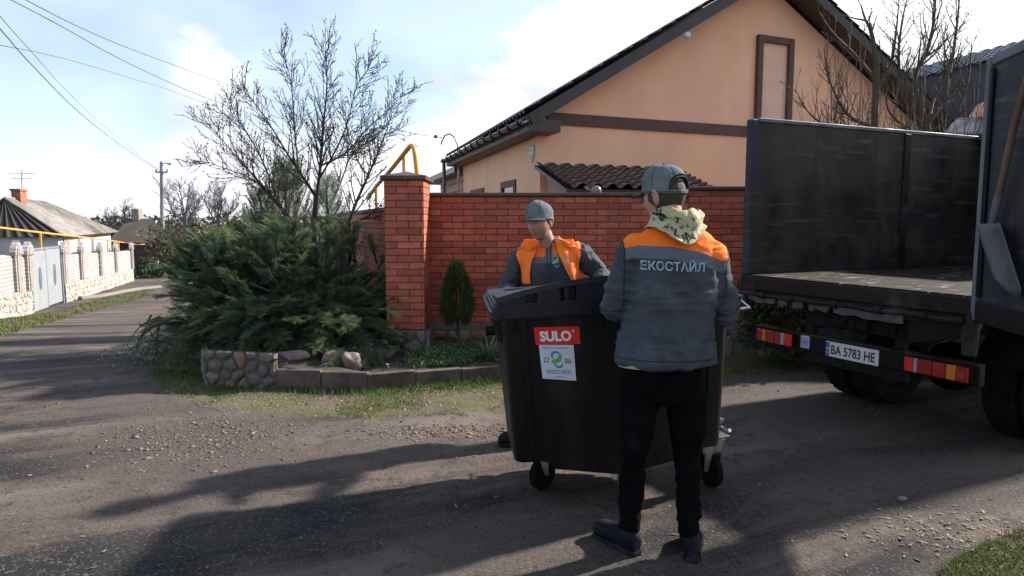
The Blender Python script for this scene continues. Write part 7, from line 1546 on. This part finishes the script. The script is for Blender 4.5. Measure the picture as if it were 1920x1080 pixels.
# ======================= two far workers at the bend of the lane
def far_person(px, pyt, pyb, Y_, mtop, label, seed, yaw):
    b = P(px, pyb, Y_); h_ = 1.74; o = thing('person', b, label, 'person', 'distant workers at the bend of the lane'); M0 = Matrix.Translation(b) @ Matrix.Rotation(yaw, 4, 'Z'); w_ = lambda x, y, z: M0 @ Vector((x, y, z))
    mb = MB(); mb.ell(w_(0, 0, 1.62), (.08, .095, .12), 14, 10); limb(mb, [w_(0, 0, 1.40), w_(0, 0, 1.55)], [.06, .055], 10); 
    torso_rings(mb, [(w_(0, 0, .85), .15, .10, .9), (w_(0, 0, 1.15), .15, .10, .9), (w_(0, 0, 1.38), .17, .10, .9), (w_(0, 0, 1.46), .08, .06, 1)], yaw)
    for s in (-1, 1): limb(mb, [w_(s*.09, 0, .9), w_(s*.10, .03, .48), w_(s*.11, 0, .06)], [.08, .055, .04], 10); limb(mb, [w_(s*.18, 0, 1.40), w_(s*.23, .02, 1.12), w_(s*.22, .18, .95)], [.05, .042, .03], 10); limb(mb, [w_(s*.11, -.02, .04), w_(s*.11, .15, .04)], [.045, .035], 8); hand(mb, w_(s*.22, .18, .95), M0.to_3x3() @ Vector((0, .8, -.4)), M0.to_3x3() @ Vector((s, 0, 0)), M0.to_3x3() @ Vector((0, .3, 1)), .5)
    me = remesh(mb, 'body', .014, 2); smooth_all(me); link_mesh('body', me, m_skin, o)
    mb = MB(); torso_rings(mb, [(w_(0, 0, .80), .19, .13, .9), (w_(0, 0, 1.15), .185, .125, .9), (w_(0, 0, 1.38), .20, .125, .9), (w_(0, 0, 1.49), .10, .08, 1)], yaw)
    for s in (-1, 1): limb(mb, [w_(s*.18, 0, 1.40), w_(s*.24, .02, 1.12), w_(s*.225, .16, .97)], [.07, .058, .045], 10)
    me = remesh(mb, 'jacket', .016, 2); smooth_all(me); link_mesh('jacket', me, mtop, o)
    mb = MB(); 
    for s in (-1, 1): limb(mb, [w_(s*.09, 0, .88), w_(s*.10, .03, .48), w_(s*.11, 0, .08)], [.10, .075, .06], 10)
    me = remesh(mb, 'trousers', .016, 2); smooth_all(me); link_mesh('trousers', me, m_trou, o)
    mb = MB(); mb.ell(w_(0, -.01, 1.68), (.095, .11, .085), 14, 8); mb.build('hat', mat('pale_hat', (.42, .40, .34), rough=.9) if 'pale_hat' not in bpy.data.materials else bpy.data.materials['pale_hat'], o, smooth='all')
far_person(286, 490, 537, 44, mat('hi_vis_yellow', (.42, .75, .03), rough=.8), 'distant person in bright yellow green vest at the bend of the lane', 1, R(160))
far_person(297, 488, 540, 43, mat('rust_coat', (.22, .10, .06), rough=.9), 'distant person in rust brown coat beside the yellow vest', 2, R(200))
